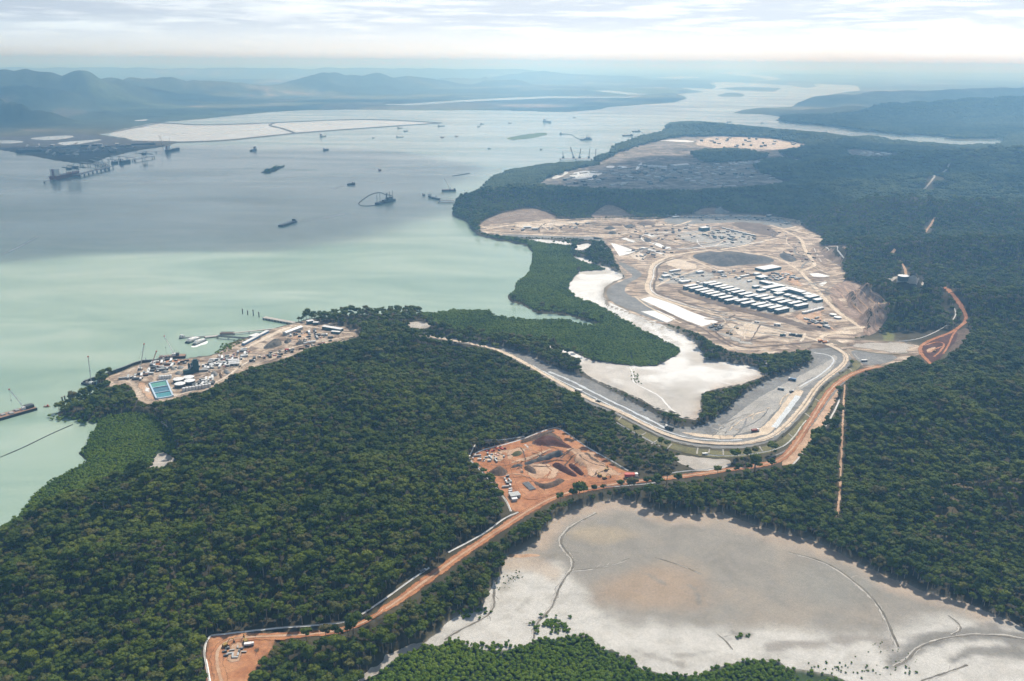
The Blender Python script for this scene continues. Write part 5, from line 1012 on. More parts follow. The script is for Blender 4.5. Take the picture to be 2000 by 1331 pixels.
# ------------------------------------------------------------------ built things
for nm, c, r, mt in (('paint_white', (0.78, 0.78, 0.76), .5, 0), ('roof_white', (0.70, 0.71, 0.71), .45, 0), ('wall_teal', (0.055, 0.105, 0.110), .7, 0), ('wall_pale', (0.40, 0.42, 0.42), .7, 0), ('steel_dark', (0.06, 0.07, 0.075), .6, 0), ('steel_grey', (0.24, 0.25, 0.26), .55, 0), ('hull_dark', (0.035, 0.042, 0.055), .6, 0), ('hull_red', (0.22, 0.05, 0.035), .6, 0), ('deck_rust', (0.26, 0.16, 0.11), .8, 0), ('deck_grey', (0.30, 0.30, 0.29), .8, 0), ('crane_white', (0.66, 0.70, 0.69), .5, 0), ('crane_red', (0.42, 0.10, 0.07), .55, 0), ('paint_red', (0.45, 0.06, 0.04), .5, 0), ('paint_orange', (0.55, 0.20, 0.04), .5, 0), ('paint_yellow', (0.30, 0.19, 0.04), .5, 0), ('paint_blue', (0.09, 0.20, 0.36), .5, 0), ('plant_green', (0.035, 0.085, 0.085), .6, 0), ('glass_dark', (0.03, 0.04, 0.05), .15, 0), ('tyre', (0.025, 0.025, 0.025), .9, 0), ('concrete', (0.40, 0.38, 0.35), .85, 0), ('timber', (0.20, 0.16, 0.12), .9, 0), ('basin_rim', (0.42, 0.55, 0.66), .6, 0), ('basin_green', (0.10, 0.30, 0.25), .2, 0), ('basin_blue', (0.05, 0.15, 0.22), .2, 0), ('basin_teal', (0.06, 0.24, 0.28), .2, 0), ('fabric_white', (0.72, 0.71, 0.68), .8, 0), ('foam', (0.78, 0.82, 0.80), .8, 0), ('pipe_black', (0.03, 0.033, 0.035), .6, 0)):
    mat_plain(nm, c, r, mt)
class MB:
    def __init__(s): s.v = []; s.f = []
    def add(s, v, f):
        n = len(s.v); s.v += [tuple(float(a) for a in p) for p in v]; s.f += [[i + n for i in q] for q in f]; return s
    def box(s, c, d, rz=0.0, top=1.0):
        x, y, z = (a / 2 for a in d); k = math.cos(rz); q = math.sin(rz); P = []
        for zz, t in ((-z, 1), (z, top)):
            for xx, yy in ((-x, -y), (x, -y), (x, y), (-x, y)): P.append((c[0] + (xx * k - yy * q) * t, c[1] + (xx * q + yy * k) * t, c[2] + zz))
        return s.add(P, [(0, 3, 2, 1), (4, 5, 6, 7), (0, 1, 5, 4), (1, 2, 6, 5), (2, 3, 7, 6), (3, 0, 4, 7)])
    def cyl(s, c, r, h, n=12, r2=None, cone=0.0):
        r2 = r if r2 is None else r2; P = []
        for z, rr in ((0, r), (h, r2)):
            for k in range(n): a = 2 * math.pi * k / n; P.append((c[0] + rr * math.cos(a), c[1] + rr * math.sin(a), c[2] + z))
        F = [(k, (k + 1) % n, n + (k + 1) % n, n + k) for k in range(n)]
        P.append((c[0], c[1], c[2] + h + cone)); F += [(n + k, n + (k + 1) % n, 2 * n) for k in range(n)]; return s.add(P, F)
    def bar(s, p, q, r, n=4): return s.add(*tube([p, q], [r, r], n))
    def tube(s, pts, r, n=6): return s.add(*tube(pts, [r] * len(pts), n))
    def hull(s, L, B, D, bow=0.22, stern=0.9, z0=-1.0, flare=0.8):
        out = [(-L / 2, -B / 2 * stern), (-L * .35, -B / 2), (L * (.5 - bow), -B / 2), (L * (.5 - bow * .35), -B * .30), (L / 2, 0), (L * (.5 - bow * .35), B * .30), (L * (.5 - bow), B / 2), (-L * .35, B / 2), (-L / 2, B / 2 * stern)]
        n = len(out); P = [(x * .96, y * flare, z0) for x, y in out] + [(x, y, D + (0.18 * D if x > L * .4 else 0)) for x, y in out]
        return s.add(P, [list(range(n))[::-1], [n + k for k in range(n)]] + [(k, (k + 1) % n, n + (k + 1) % n, n + k) for k in range(n)])
    def gable(s, L, W, h, rise, over=0.4):
        x, y = L / 2 + over, W / 2 + over; P = [(-x, -y, h), (x, -y, h), (x, y, h), (-x, y, h), (-x, 0, h + rise), (x, 0, h + rise), (-x, -y, h - .25), (x, -y, h - .25), (x, y, h - .25), (-x, y, h - .25)]
        return s.add(P, [(0, 1, 5, 4), (2, 3, 4, 5), (6, 9, 8, 7), (0, 4, 3, 9, 6), (1, 7, 8, 2, 5), (0, 6, 7, 1), (3, 2, 8, 9)])
    def lattice(s, p, q, w, n=8, r=0.12):
        p, q = np.asarray(p, float), np.asarray(q, float); t = (q - p) / np.linalg.norm(q - p); a = np.cross(t, [0, 0, 1.0]); a = a / (np.linalg.norm(a) + 1e-9) if np.linalg.norm(a) > .05 else np.array([1.0, 0, 0]); b = np.cross(t, a)
        cs = [a * w / 2 + b * w / 2, -a * w / 2 + b * w / 2, -a * w / 2 - b * w / 2, a * w / 2 - b * w / 2]
        for c in cs: s.bar(p + c * .6, q + c * .5, r * 1.5, 3)
        for k in range(n):
            u0 = p + (q - p) * k / n; u1 = p + (q - p) * (k + 1) / n
            for j in range(4): s.bar(u0 + cs[j] * .6, u1 + cs[(j + 1) % 4] * .6, r * .8, 3)
        return s
    def build(s, name, mat, parent=None): return mesh_obj(name, s.v, s.f, mat, parent=parent)
def head(p, q, z=0.0):
    """two photo points on one level -> centre, heading, length"""
    a, b = un([p, q], z); d = b - a; return (a + b) / 2, math.atan2(d[1], d[0]), float(np.hypot(*d))
def at(u, v): g = G1(u, v); return (float(g[0]), float(g[1]), float(g[2]) + 0.3)

# --- buildings
def hut(u, v, L, W, H, rz, label, cat='building', roof='roof_white', wall='wall_pale', group=None, rise=None, name='site_hut', door=True, loc=None):
    r = empty(name, loc or at(u, v), rz); tag(r, label, cat, group)
    MB().box((0, 0, H / 2), (L, W, H)).build('wall', wall, r)
    m = MB()
    if rise: m.gable(L, W, H + .1, rise)
    else: m.box((0, 0, H + .2), (L + .8, W + .8, .35))
    m.build('roof', roof, r)
    if door and L > 5: MB().box((L * .2, -W / 2 - .04, 1.05), (1.6, .14, 2.1)).build('door', 'steel_dark', r)
    return r
ORD = ['first', 'second', 'third', 'fourth', 'fifth', 'sixth', 'seventh', 'eighth', 'ninth', 'tenth', 'eleventh', 'twelfth', 'thirteenth', 'fourteenth', 'fifteenth', 'sixteenth']
CAMP_RZ = math.radians(33)
_dw = MB().box((15.5, 4.2, 3.3), (31, 8.4, 6.6)); DORM_WALL = _dw.build('wall', 'wall_teal'); _dr = MB().box((15.5, 4.2, 6.8), (31.8, 9.2, .4)); DORM_ROOF = _dr.build('roof', 'roof_white')
_dp = MB()
for k in range(9): _dp.box((2 + 3.5 * k, -.08, 5.0), (1.3, .18, 1.3)); _dp.box((2 + 3.5 * k, -.08, 1.8), (1.3, .18, 1.3))
DORM_WIN = _dp.build('windows', 'glass_dark'); _dl = MB().box((16, -.5, 3.5), (32, 1.0, .2)); DORM_WALK = _dl.build('walkway', 'steel_grey')
_dorm_parts = [DORM_WALL, DORM_ROOF, DORM_WIN, DORM_WALK]
FRONT = [(1335, 558), (1346, 562), (1358, 566), (1368, 570), (1379, 573), (1390, 577), (1404, 581), (1416, 586), (1436, 587), (1448, 592), (1468, 595), (1480.5, 599), (1501, 601), (1514, 605)]
BACK = [(1374, 552), (1384, 555), (1396, 559), (1407, 562), (1418, 566), (1429, 570), (1443, 574), (1455, 578), (1475, 579), (1487, 583), (1506, 586), (1520, 590), (1540, 592), (1552, 597)]
first = True
for row, nm in ((FRONT, 'front'), (BACK, 'rear')):
    for i, (u, v) in enumerate(row):
        g = ground([(u + 4.5, v + 9.0)])[0]; r = empty('dormitory_block', (g[0], g[1], g[2] + .3), CAMP_RZ)
        tag(r, 'teal dormitory block with flat white roof, %s from left in %s row' % (ORD[i], nm), 'dormitory', 'dormitory blocks of the workers camp')
        for o in _dorm_parts:
            c = o if first else o.copy()
            if not first: COL.objects.link(c)
            c.parent = r
        first = False
P90 = CAMP_RZ - math.pi / 2
for u, v, L, W, H, rz, lab in ((1505, 565, 44, 14, 5, CAMP_RZ, 'long white roofed hall behind the dormitories, at the left of the camp centre'), (1496, 556, 26, 12, 5, P90, 'white roofed hall at the back of the camp, across the end of the long hall'), (1527, 571, 46, 18, 5.5, CAMP_RZ, 'widest white roofed mess hall in the middle of the camp'), (1518, 560, 34, 9, 4.5, P90, 'narrow white roofed hall running along the back of the camp'),
   (1554, 573, 38, 16, 6.5, P90, 'large white hall with a blue shaded flank right of the mess hall'), (1576, 579, 17, 12, 5, CAMP_RZ, 'square white roofed annex at the end of the large hall'), (1585, 585, 28, 13, 6.5, CAMP_RZ, 'teal walled white roofed hall near the east edge of the camp'), (1597, 590, 18, 10, 5, CAMP_RZ, 'small teal hall at the east corner of the camp'),
   (1538, 580, 12, 10, 4, CAMP_RZ, 'first of three small white pavilions below the large hall'), (1550, 583.5, 12, 10, 4, CAMP_RZ, 'middle of three small white pavilions below the large hall'), (1561, 587, 12, 10, 4, CAMP_RZ, 'last of three small white pavilions below the large hall'), (1571, 590, 8, 7, 4, CAMP_RZ, 'tiny white pavilion beside the teal east hall'), (1521, 577, 20, 10, 4.5, CAMP_RZ, 'low white building in front of the mess hall'), (1486, 571, 18, 10, 4.5, CAMP_RZ, 'white annex between rear dormitories and the long hall'), (1476, 563, 14, 8, 4, CAMP_RZ, 'small white building at the left end of the long hall')):
    hut(u, v, L, W, H, rz, lab, 'hall', wall='wall_teal', name='camp_hall')
hut(1500, 527, 54, 26, 5, CAMP_RZ, 'big flat white warehouse behind the camp below the dark rock dump', 'warehouse', wall='wall_teal', name='warehouse')
for u, v, L, W, H, lab in ((1318, 531, 30, 6, 3.5, 'long narrow white shed right of the double haul road bend'), (1300, 542, 16, 10, 4, 'white shed nearest the haul road bend'), (1367, 534, 16, 9, 4, 'white shed alone on the yard left of the camp'), (1407, 533, 12, 6, 3.5, 'white shed at the corner of the track behind the camp'), (1488, 545, 22, 16, 5, 'white workshop below the big warehouse'), (1478, 538, 14, 9, 4, 'white shed between warehouse and workshop'), (1335, 553, 18, 12, 4, 'pale shed at the far left end of the camp'), (1345, 551, 10, 5, 3, 'small hut right of the pale shed at the end of the camp'), (1454, 541, 24, 5, 3, 'low white row of huts along the track behind the camp'), (1464, 551, 12, 4, 3, 'single hut on the empty yard behind the rear dormitories'), (1443, 546, 9, 4, 3, 'dark roofed hut on the empty yard behind the rear dormitories'),
   (1375, 451, 26, 16, 9, 'teal walled plant building on the grey process yard'), (1320, 426, 24, 8, 4, 'long white shed by the road under the ridge'), (1312, 422.5, 34, 4, 3.5, 'thin white shed row under the ridge'), (1502, 424, 16, 8, 5, 'white shed on the grey yard inside the road loop'), (1030, 446, 20, 10, 4, 'white shed at the far end of the cleared platform'), (1045, 449, 16, 8, 4, 'second shed at the far end of the cleared platform'), (1022, 449, 8, 6, 3, 'small hut beside the far platform sheds')):
    hut(u, v, L, W, H, CAMP_RZ if u > 1200 else 0.1, lab, 'shed', wall='wall_teal' if H > 4.5 else 'wall_pale', name='site_shed')
for i in range(8):
    u = 1414 + i * 8.0; v = 447.5 + i * 2.0
    hut(u, v, 10, 4, 3.2, CAMP_RZ - .9, 'white cabin in the diagonal row beside the brown bank, %s from the left' % ORD[i], 'cabin', group='cabin row beside the brown bank', name='site_cabin', door=False)
for i in range(6):
    hut(1572 + i * 6.2, 613 - i * 1.7, 11, 5, 3.2, CAMP_RZ - .15, 'white cabin east of the last dormitory, %s from the left in its row' % ORD[i], 'cabin', group='cabin row east of the dormitories', name='site_cabin', door=False)
def tank(u, v, r, h, label, roof='roof_white', wall='steel_grey', n=20, cone=.5, name='storage_tank', group=None):
    o = empty(name, at(u, v)); tag(o, label, 'tank', group)
    MB().cyl((0, 0, -.3), r, h + .3, n, cone=0).build('shell', wall, o); MB().cyl((0, 0, h + .01), r * 1.02, .25, n, cone=cone).build('roof', roof, o); return o
tank(1763, 548, 9.5, 8.5, 'dark walled water tank with a white roof alone on the wooded hilltop', wall='steel_dark', name='water_tank')
tank(1627, 617, 6, 2.5, 'round white tank inside the road loop, the upper of two'); tank(1636, 622.5, 6.5, 2.5, 'round white tank inside the road loop, the lower of two')

# --- landing works
for u, v, w in ((349, 747, 'left rear'), (369, 743, 'right rear'), (371, 750, 'right front'), (352, 756, 'left front')):
    tank(u, v, 7.2, 4.5, 'wide white topped round tank beside the settling basins, %s of the four' % w, wall='steel_dark', cone=.8, name='settling_tank')
for i in range(9): tank(359 + i * 6.3, 765 - i * 1.05, 2.1, 4.6, 'white upright tank in the long row below the wide tanks, %s from the left' % ORD[i], wall='paint_white', n=12, cone=.9, name='upright_tank', group='row of upright tanks')
for i in range(5): tank(313 + i * 5, 741 - i * .5, 2.0, 4.2, 'white upright tank in the short row behind the basins, %s from the left' % ORD[i], wall='paint_white', n=12, cone=.9, name='upright_tank', group='short row of upright tanks')
def basins():
    c = ground([(292, 751), (325, 745), (338, 776), (306, 781)]); ctr = c.mean(0); r = empty('settling_basin', tuple(ctr)); tag(r, 'three pale rimmed rectangular water basins in a row beside the white tanks', 'basin')
    q = c[:, :2] - ctr[:2]; z = 0.4
    def lerpq(s, t): return (q[0] * (1 - s) + q[1] * s) * (1 - t) + (q[3] * (1 - s) + q[2] * s) * t
    m = MB()
    for a, b in zip(q, np.roll(q, -1, 0)): L = np.hypot(*(b - a)); m.box((*((a + b) / 2), 1.0), (L + 2.0, 2.0, 2.4), math.atan2(*(b - a)[::-1]))
    m.build('rim_wall', 'basin_rim', r); m = MB()
    for t in (.335, .665): a, b = lerpq(0.02, t), lerpq(.98, t); m.box((*((a + b) / 2), 1.05), (np.hypot(*(b - a)), 1.2, 2.2), math.atan2(*(b - a)[::-1]))
    m.build('divider', 'basin_rim', r)
    for k, mt in enumerate(('basin_green', 'basin_blue', 'basin_teal')):
        P = [lerpq(s, t) for s, t in ((.04, k / 3 + .03), (.96, k / 3 + .03), (.96, (k + 1) / 3 - .03), (.04, (k + 1) / 3 - .03))]
        MB().add([(*p, 1.2) for p in P], [(3, 2, 1, 0)]).build('pool', mt, r)
basins()
def batch_plant():
    r = empty('batching_plant', at(383, 726), .5); tag(r, 'tall dark green concrete batching plant behind the white tanks', 'plant')
    MB().box((0, 0, 8), (8, 7, 16)).box((0, 0, 17), (5, 5, 2.5)).build('tower', 'plant_green', r)
    m = MB()
    for k in range(3): m.cyl((-8 + k * 3.6, 6, 0), 1.6, 11, 10, cone=1.2)
    m.build('silo', 'plant_green', r); MB().box((-11, -5, 3), (14, 6, 6)).build('hopper_house', 'plant_green', r); MB().tube([(-16, -6, 1.5), (-2, -2, 12)], .9, 4).build('conveyor', 'steel_grey', r)
batch_plant()
for p, h, lab in (([(311, 728), (322, 724), (334, 726), (322, 731)], 2.5, 'left'), ([(331, 722), (340, 718), (347, 721), (338, 725)], 3, 'second'), ([(343, 720), (352, 716), (361, 718), (352, 723)], 3, 'third'), ([(337, 731), (348, 726), (359, 728), (350, 734)], 3.5, 'nearest')): mound('gravel_stockpile', p, 'gravel_grey', h, 'grey gravel heap behind the white tanks, the %s one' % lab)
mound('gravel_stockpile', [(409, 733), (418, 726), (428, 731), (420, 738)], 'gravel_grey', 4, 'blue grey gravel heap left of the track into the landing'); mound('gravel_stockpile', [(434, 727), (442, 722), (452, 728), (445, 734)], 'gravel_grey', 3.5, 'pale gravel heap at the forest edge of the landing'); mound('soil_stockpile', [(427, 732), (432, 727), (436, 738), (431, 741)], 'brown_soil', 3, 'brown soil heap between two gravel heaps')
mound('rock_stockpile', [(510, 683), (528, 666), (540, 660), (553, 668), (550, 676), (525, 682)], 'rock_dark', 5, 'large black rock stockpile in the middle of the landing'); mound('rock_stockpile', [(553, 669), (563, 663), (571, 665), (562, 673)], 'rock_dark', 4, 'smaller black rock stockpile right of the large one'); mound('rock_stockpile', [(574, 675), (585, 665), (598, 669), (590, 674)], 'rock_dark', 4, 'dark rock heap near the horizontal white tanks')
def long_hut(p, q, W, H, label, wall='wall_pale', roof='roof_white', name='long_shed', cat='shed', rise=None):
    z = 4.4; c, a, L = head(p, q, z); return hut(0, 0, L, W, H, a, label, cat, roof, wall, name=name, loc=(c[0], c[1], z), rise=rise)
long_hut((475, 675), (523, 650), 5, 3.5, 'long white roofed walkway shed along the gravel hardstand', wall='paint_blue'); long_hut((492, 662), (506, 657), 12, 4, 'white ferry terminal block beside the walkway shed', name='terminal_building', cat='building'); long_hut((556, 655), (588, 643), 8, 4.5, 'pale arched shed inside the landing yard', rise=1.6); long_hut((632, 642), (668, 648), 8, 4.5, 'long teal shed at the forest end of the landing', wall='wall_teal'); long_hut((648, 651), (664, 652.5), 5, 3.5, 'short teal shed in front of the long teal shed', wall='wall_teal'); long_hut((600, 633), (612, 631), 8, 5, 'dark shed by the trees near the breakwater', wall='wall_teal'); long_hut((612, 634), (622, 634), 6, 4, 'small teal shed right of the dark shed', wall='wall_teal')
for i in range(3): hut(457 + i * .3, 707 + i * 3.6, 15, 4.2, 3.2, .15, 'white site cabin in the stack of three by the landing track, %s' % ('rear', 'middle', 'front')[i], 'cabin', name='site_cabin')
def htank(u, v, L, r, label):
    o = empty('fuel_tank', at(u, v), .45); tag(o, label, 'tank'); MB().tube([(-L / 2, 0, r + .6), (-L / 2 + .6, 0, r + .6), (L / 2 - .6, 0, r + .6), (L / 2, 0, r + .6)], r, 12).build('vessel', 'paint_white', o); MB().box((-L * .3, 0, .5), (.6, r * 1.6, 1.2)).box((L * .3, 0, .5), (.6, r * 1.6, 1.2)).build('saddle', 'concrete', o)
htank(597, 673, 6, 1.6, 'short horizontal white tank at the landing roadside'); htank(609, 671, 12, 1.8, 'long horizontal white tank at the landing roadside')

# --- vehicles and plant
def _mesh(m, name, mat): o = m.build(name, mat); COL.objects.unlink(o); return o.data
TR = {}
def truck_parts(body):
    if body not in TR:
        TR[body] = [('chassis', _mesh(MB().box((0, 0, 1.0), (9, 2.4, .5)), 'chassis', 'steel_dark')), ('tray', _mesh(MB().box((-1.2, 0, 2.2), (6.2, 2.9, 1.9), 0, 1.08), 'tray', body)), ('cab', _mesh(MB().box((3.3, 0, 2.2), (2.2, 2.6, 2.2), 0, .9), 'cab', 'paint_white')), ('windscreen', _mesh(MB().box((4.36, 0, 2.6), (.16, 2.0, .8)), 'windscreen', 'glass_dark'))]
        w = MB(); w.tube([(0, -.35, 0), (0, .35, 0)], .95, 10); TR[body].append(('wheel', _mesh(w, 'wheel', 'tyre')))
    return TR[body]
def truck(u, v, rz, label, body='paint_blue', s=1.0, group=None):
    r = empty('haul_truck', at(u, v), rz); r.scale = (s, s, s); tag(r, label, 'truck', group)
    for nm, me in truck_parts(body):
        for p in ([(x, y, .95) for x in (-3.2, -1.4, 3.1) for y in (-1.25, 1.25)] if nm == 'wheel' else [(0, 0, 0)]):
            o = bpy.data.objects.new(nm, me); COL.objects.link(o); o.parent = r; o.location = p
_EX = [('track', _mesh(MB().box((0, -1.5, .6), (4.4, .8, 1.2)).box((0, 1.5, .6), (4.4, .8, 1.2)), 'track', 'tyre')), ('house', _mesh(MB().box((-.4, 0, 2.1), (3.6, 2.8, 1.7)), 'house', 'paint_yellow')), ('boom', _mesh(MB().tube([(1.2, .3, 2.2), (4.2, .3, 5.2), (7.0, .3, 3.6), (7.6, .3, 1.2)], .32, 4), 'boom', 'paint_yellow')), ('bucket', _mesh(MB().box((7.5, .3, .8), (1.3, 1.4, 1.2), 0, .7), 'bucket', 'steel_dark'))]
def excavator(u, v, rz, label, s=0.95):
    r = empty('excavator', at(u, v), rz); r.scale = (s, s, s); tag(r, label, 'excavator')
    for nm, me in _EX: o = bpy.data.objects.new(nm, me); COL.objects.link(o); o.parent = r
for u, v, rz, lab, b, s in ((1547, 744, 2.6, 'blue tray truck on the wide gravel embankment, the farther of two', 'paint_blue', 1.2), (1525, 762, 2.6, 'white truck on the wide gravel embankment below the blue one', 'wall_pale', 1.0), (1546, 767, .6, 'dark truck beside the bright drain on the embankment', 'steel_dark', .8), (1307, 839, 2.4, 'black truck where the long drain meets the south bend', 'steel_dark', 1.3), (1475, 844, .3, 'dark red truck at the tip of the dirt apron', 'hull_red', 1.1), (1130, 766, 2.4, 'white truck on the straight haul road through the forest', 'paint_white', 1.2), (1168, 786, 2.4, 'small dark truck farther down the straight haul road', 'steel_dark', .8), (1377, 889, .1, 'white utility truck at the foot of the south bend', 'paint_white', .7), (1529, 657, .2, 'green truck on the tan pad by the dormitories', 'plant_green', 1.1), (1547, 656, 2.8, 'dark truck on the track junction beside the tan pad', 'steel_dark', 1.2), (1560, 658, 2.8, 'second dark truck on the track junction, nearer the bridge', 'steel_dark', 1.2), (1603, 668, .5, 'orange truck at the haul road junction, left of a pair', 'paint_orange', 1.1), (1612, 671, .2, 'orange truck at the haul road junction, right of a pair', 'paint_orange', 1.1), (1688, 707, .1, 'white truck alone on the grey drainage basin', 'paint_white', 1.0), (1233, 934, .05, 'long red trailer where the red road leaves the pit', 'paint_red', 1.6), (1478, 631, 2.8, 'white truck on the strip road below the dormitories', 'paint_white', .9), (1518, 637, 2.8, 'white truck near the light gravel strip below the dormitories', 'paint_white', 1.2), (487, 1262, .2, 'white truck beside the tree in the bottom corner pit', 'paint_white', .8), (826, 1118, .7, 'dark utility truck on the siding of the red road', 'steel_grey', .7), (562, 686, .1, 'red truck at the forest edge of the landing', 'paint_red', 1.0), (493, 707, .2, 'dark truck on the landing track junction', 'steel_dark', 1.0)): truck(u, v, rz, lab, b, s)
for u, v, rz, lab in ((1184, 920, 1.2, 'yellow excavator on the pale slope of the red pit'), (1181, 936, .4, 'yellow excavator beside the road below the red pit'), (1171, 931, 2.0, 'small machine left of the excavators in the red pit'), (1440, 643, 1.9, 'excavator alone on the tan pad'), (1421, 652, .5, 'excavator at the head of the white spill, left one'), (1428, 654, 2.5, 'excavator at the head of the white spill, right one'), (480, 1256, 2.0, 'excavator under the tree in the bottom corner pit'), (441, 1264, .8, 'excavator on the pale floor of the bottom corner pit'), (1825, 688, 1.0, 'excavator in the dark red borrow pit'), (1398, 640, .3, 'machine on the dark pad left of the tan pad'), (1085, 690, 1, '') ):
    if lab: excavator(u, v, rz, lab)
def pipes():
    c, a, L = head((1026, 944), (1041, 958), 9.0); r = empty('pipe_stack', (c[0], c[1], 9.3), a); tag(r, 'stack of long grey pipes lying on the red pit floor', 'pipes')
    for k in range(5): MB().tube([(-L / 2, -3 + 1.5 * k, .6), (L / 2, -3 + 1.5 * k, .6)], .55, 8).build('pipe', 'steel_grey', r)
pipes()
# clutter: huts, containers, cars, in the yards where the photograph shows them
def ordinal(n): return ORD[n] if n < 16 else '%d%s' % (n + 1, 'th' if 10 <= (n + 1) % 100 <= 20 else {1: 'st', 2: 'nd', 3: 'rd'}.get((n + 1) % 10, 'th'))
def clutter(poly, n, where, cat, group, kinds, rz0=CAMP_RZ, seed=1, gap=5.0, size=1.0):
    rng = np.random.default_rng(seed); poly = np.asarray(poly, float); mn, mx = poly.min(0), poly.max(0); cand = []
    c = rng.uniform(mn, mx, (n * 30, 2)); c = c[inside(poly, c[:, 0], c[:, 1])]; gs = ground(c); got = []
    for p, g in zip(c, gs):
        if any(np.hypot(g[0] - q[1][0], g[1] - q[1][1]) < gap for q in got): continue
        got.append((p, g, int(rng.integers(len(kinds)))))
        if len(got) >= n: break
    got.sort(key=lambda q: q[0][0]); count = {}
    for p, g, ki in got:
        look, L, W, H, wall, roof = kinds[ki]; k = count.get(look, 0); count[look] = k + 1
        r = empty(look.split()[-1] if look.split()[-1] != 'machine' else 'site_machine', (g[0], g[1], g[2] + .35), rz0 + rng.choice([0, 1.57]) + rng.uniform(-.15, .15)); s = rng.uniform(.85, 1.2) * size
        tag(r, '%s %s, %s from the left' % (look, where, ordinal(k)), look.split()[-1], group); W, H = W * size, H * size
        if look.split()[-1] == 'machine':
            MB().box((0, 0, H * .3), (L * s, W, H * .6)).build('body', wall, r); MB().box((L * s * .18, 0, H * .8), (L * s * .4, W * .8, H * .45)).build('cab', roof, r)
        elif look.split()[-1] == 'car':
            MB().box((0, 0, H * .4), (L * s, W, H * .55)).build('body', wall, r); MB().box((-L * s * .06, 0, H * .82), (L * s * .5, W * .88, H * .42), 0, .85).build('cabin', roof, r)
        else: MB().box((0, 0, H / 2), (L * s, W, H)).build('body', wall, r); MB().box((0, 0, H + .12), (L * s + .15, W + .15, .25)).build('roof', roof, r)
BOXES = [('pale container', 6, 2.5, 2.6, 'wall_pale', 'roof_white'), ('long grey container', 12, 2.6, 2.7, 'steel_grey', 'wall_pale'), ('dark container', 6, 2.5, 2.6, 'steel_dark', 'wall_pale'), ('long white cabin', 12, 3, 2.8, 'wall_pale', 'roof_white')]
DARKS = [('low dark machine', 6, 3, 2.6, 'steel_dark', 'steel_grey'), ('wide dark stack', 8, 4, 2.4, 'rock_dark', 'steel_dark'), ('small dark machine', 5, 2, 2.2, 'steel_dark', 'paint_white'), ('rusty stack', 7, 3, 2.2, 'steel_dark', 'deck_rust')]
CARS = [('white car', 4.8, 1.9, 1.6, 'paint_white', 'glass_dark'), ('grey car', 4.8, 1.9, 1.6, 'steel_grey', 'glass_dark'), ('dark car', 5.2, 2, 1.7, 'steel_dark', 'paint_white'), ('red car', 4.8, 1.9, 1.6, 'paint_red', 'paint_white')]
clutter([(1478, 533), (1520, 534), (1555, 540), (1560, 552), (1530, 548), (1490, 548)], 26, 'in the yard below the warehouse', '', 'clutter below the warehouse', BOXES + DARKS, seed=3, gap=7)
clutter([(1400, 528), (1450, 530), (1475, 538), (1440, 545), (1370, 545), (1350, 548), (1380, 535)], 16, 'on the yards behind the dormitories', '', 'clutter behind the dormitories', BOXES + DARKS, seed=4)
LINK = [('white link hut', 8, 5, 3, 'roof_white', 'roof_white'), ('small white link hut', 6, 5, 3, 'wall_pale', 'roof_white')]
clutter([(1355, 552), (1372, 553), (1440, 577), (1480, 590), (1475, 592), (1420, 575)], 22, 'between the two dormitory rows', '', 'link huts between dormitory rows', LINK, seed=5, gap=9)
clutter([(1490, 590), (1525, 598), (1520, 602), (1488, 596)], 5, 'between the last dormitories', '', 'link huts between the last dormitories', LINK, seed=51, gap=9)
clutter([(1570, 622), (1595, 620), (1625, 640), (1605, 643), (1575, 632)], 16, 'in the dirt yard east of the dormitories', '', 'clutter east of the dormitories', BOXES + DARKS, seed=6)
clutter([(1560, 572), (1600, 582), (1610, 590), (1590, 580)], 6, 'on the gravel behind the camp halls', '', 'huts behind the camp halls', BOXES, seed=61)
PLANT = DARKS + [('long dark pipe module', 14, 3, 3, 'steel_dark', 'wall_pale'), ('teal process module', 9, 5, 4.5, 'wall_teal', 'wall_pale')]
clutter([(1350, 455), (1400, 449), (1470, 460), (1478, 468), (1440, 478), (1390, 470)], 44, 'on the grey process yard', '', 'modules on the process yard', PLANT, seed=7)
clutter([(1310, 424), (1400, 421), (1500, 424), (1550, 434), (1530, 443), (1480, 432), (1380, 432)], 40, 'on the shaded yard under the ridge', '', 'cabins under the ridge', BOXES + DARKS, seed=8, gap=8)
clutter([(1000, 441), (1060, 440), (1150, 436), (1160, 446), (1060, 452), (1000, 452)], 18, 'on the far cleared platform', '', 'clutter on the far platform', BOXES + DARKS, seed=9, gap=9)
clutter([(1200, 445), (1300, 438), (1420, 442), (1340, 470), (1250, 468), (1200, 460)], 44, 'among the bright pads of the works', '', 'machines among the bright pads', DARKS, seed=10, gap=12)
clutter([(1230, 490), (1280, 478), (1330, 495), (1290, 505), (1250, 508)], 20, 'near the pale ponds', '', 'machines near the pale ponds', DARKS + BOXES, seed=11, gap=10)
clutter([(1500, 445), (1560, 460), (1575, 490), (1600, 515), (1550, 510), (1500, 470)], 26, 'along the eastern site roads', '', 'machines along the eastern site roads', DARKS + CARS, seed=12, gap=12)
clutter([(1382, 637), (1408, 634), (1414, 640), (1398, 646)], 8, 'on the grey pad beside the big pond', '', 'machines on the grey pad', DARKS, seed=13)
clutter([(1285, 535), (1330, 536), (1340, 548), (1290, 556)], 14, 'on the yard inside the haul road bend', '', 'clutter inside the haul road bend', BOXES, seed=131)
clutter([(412, 706), (450, 695), (480, 680), (492, 688), (470, 700), (430, 715)], 34, 'along the landing shore', '', 'clutter along the landing shore', BOXES + CARS, .3, seed=14, gap=4.5)
clutter([(385, 716), (450, 705), (452, 716), (400, 722)], 18, 'behind the batching plant', '', 'huts behind the batching plant', BOXES, .15, seed=15, gap=4.5)
clutter([(395, 742), (415, 738), (418, 750), (385, 756), (372, 757)], 20, 'between wide tanks and tank row', '', 'skids by the tanks', DARKS + BOXES, .2, seed=16, gap=4)
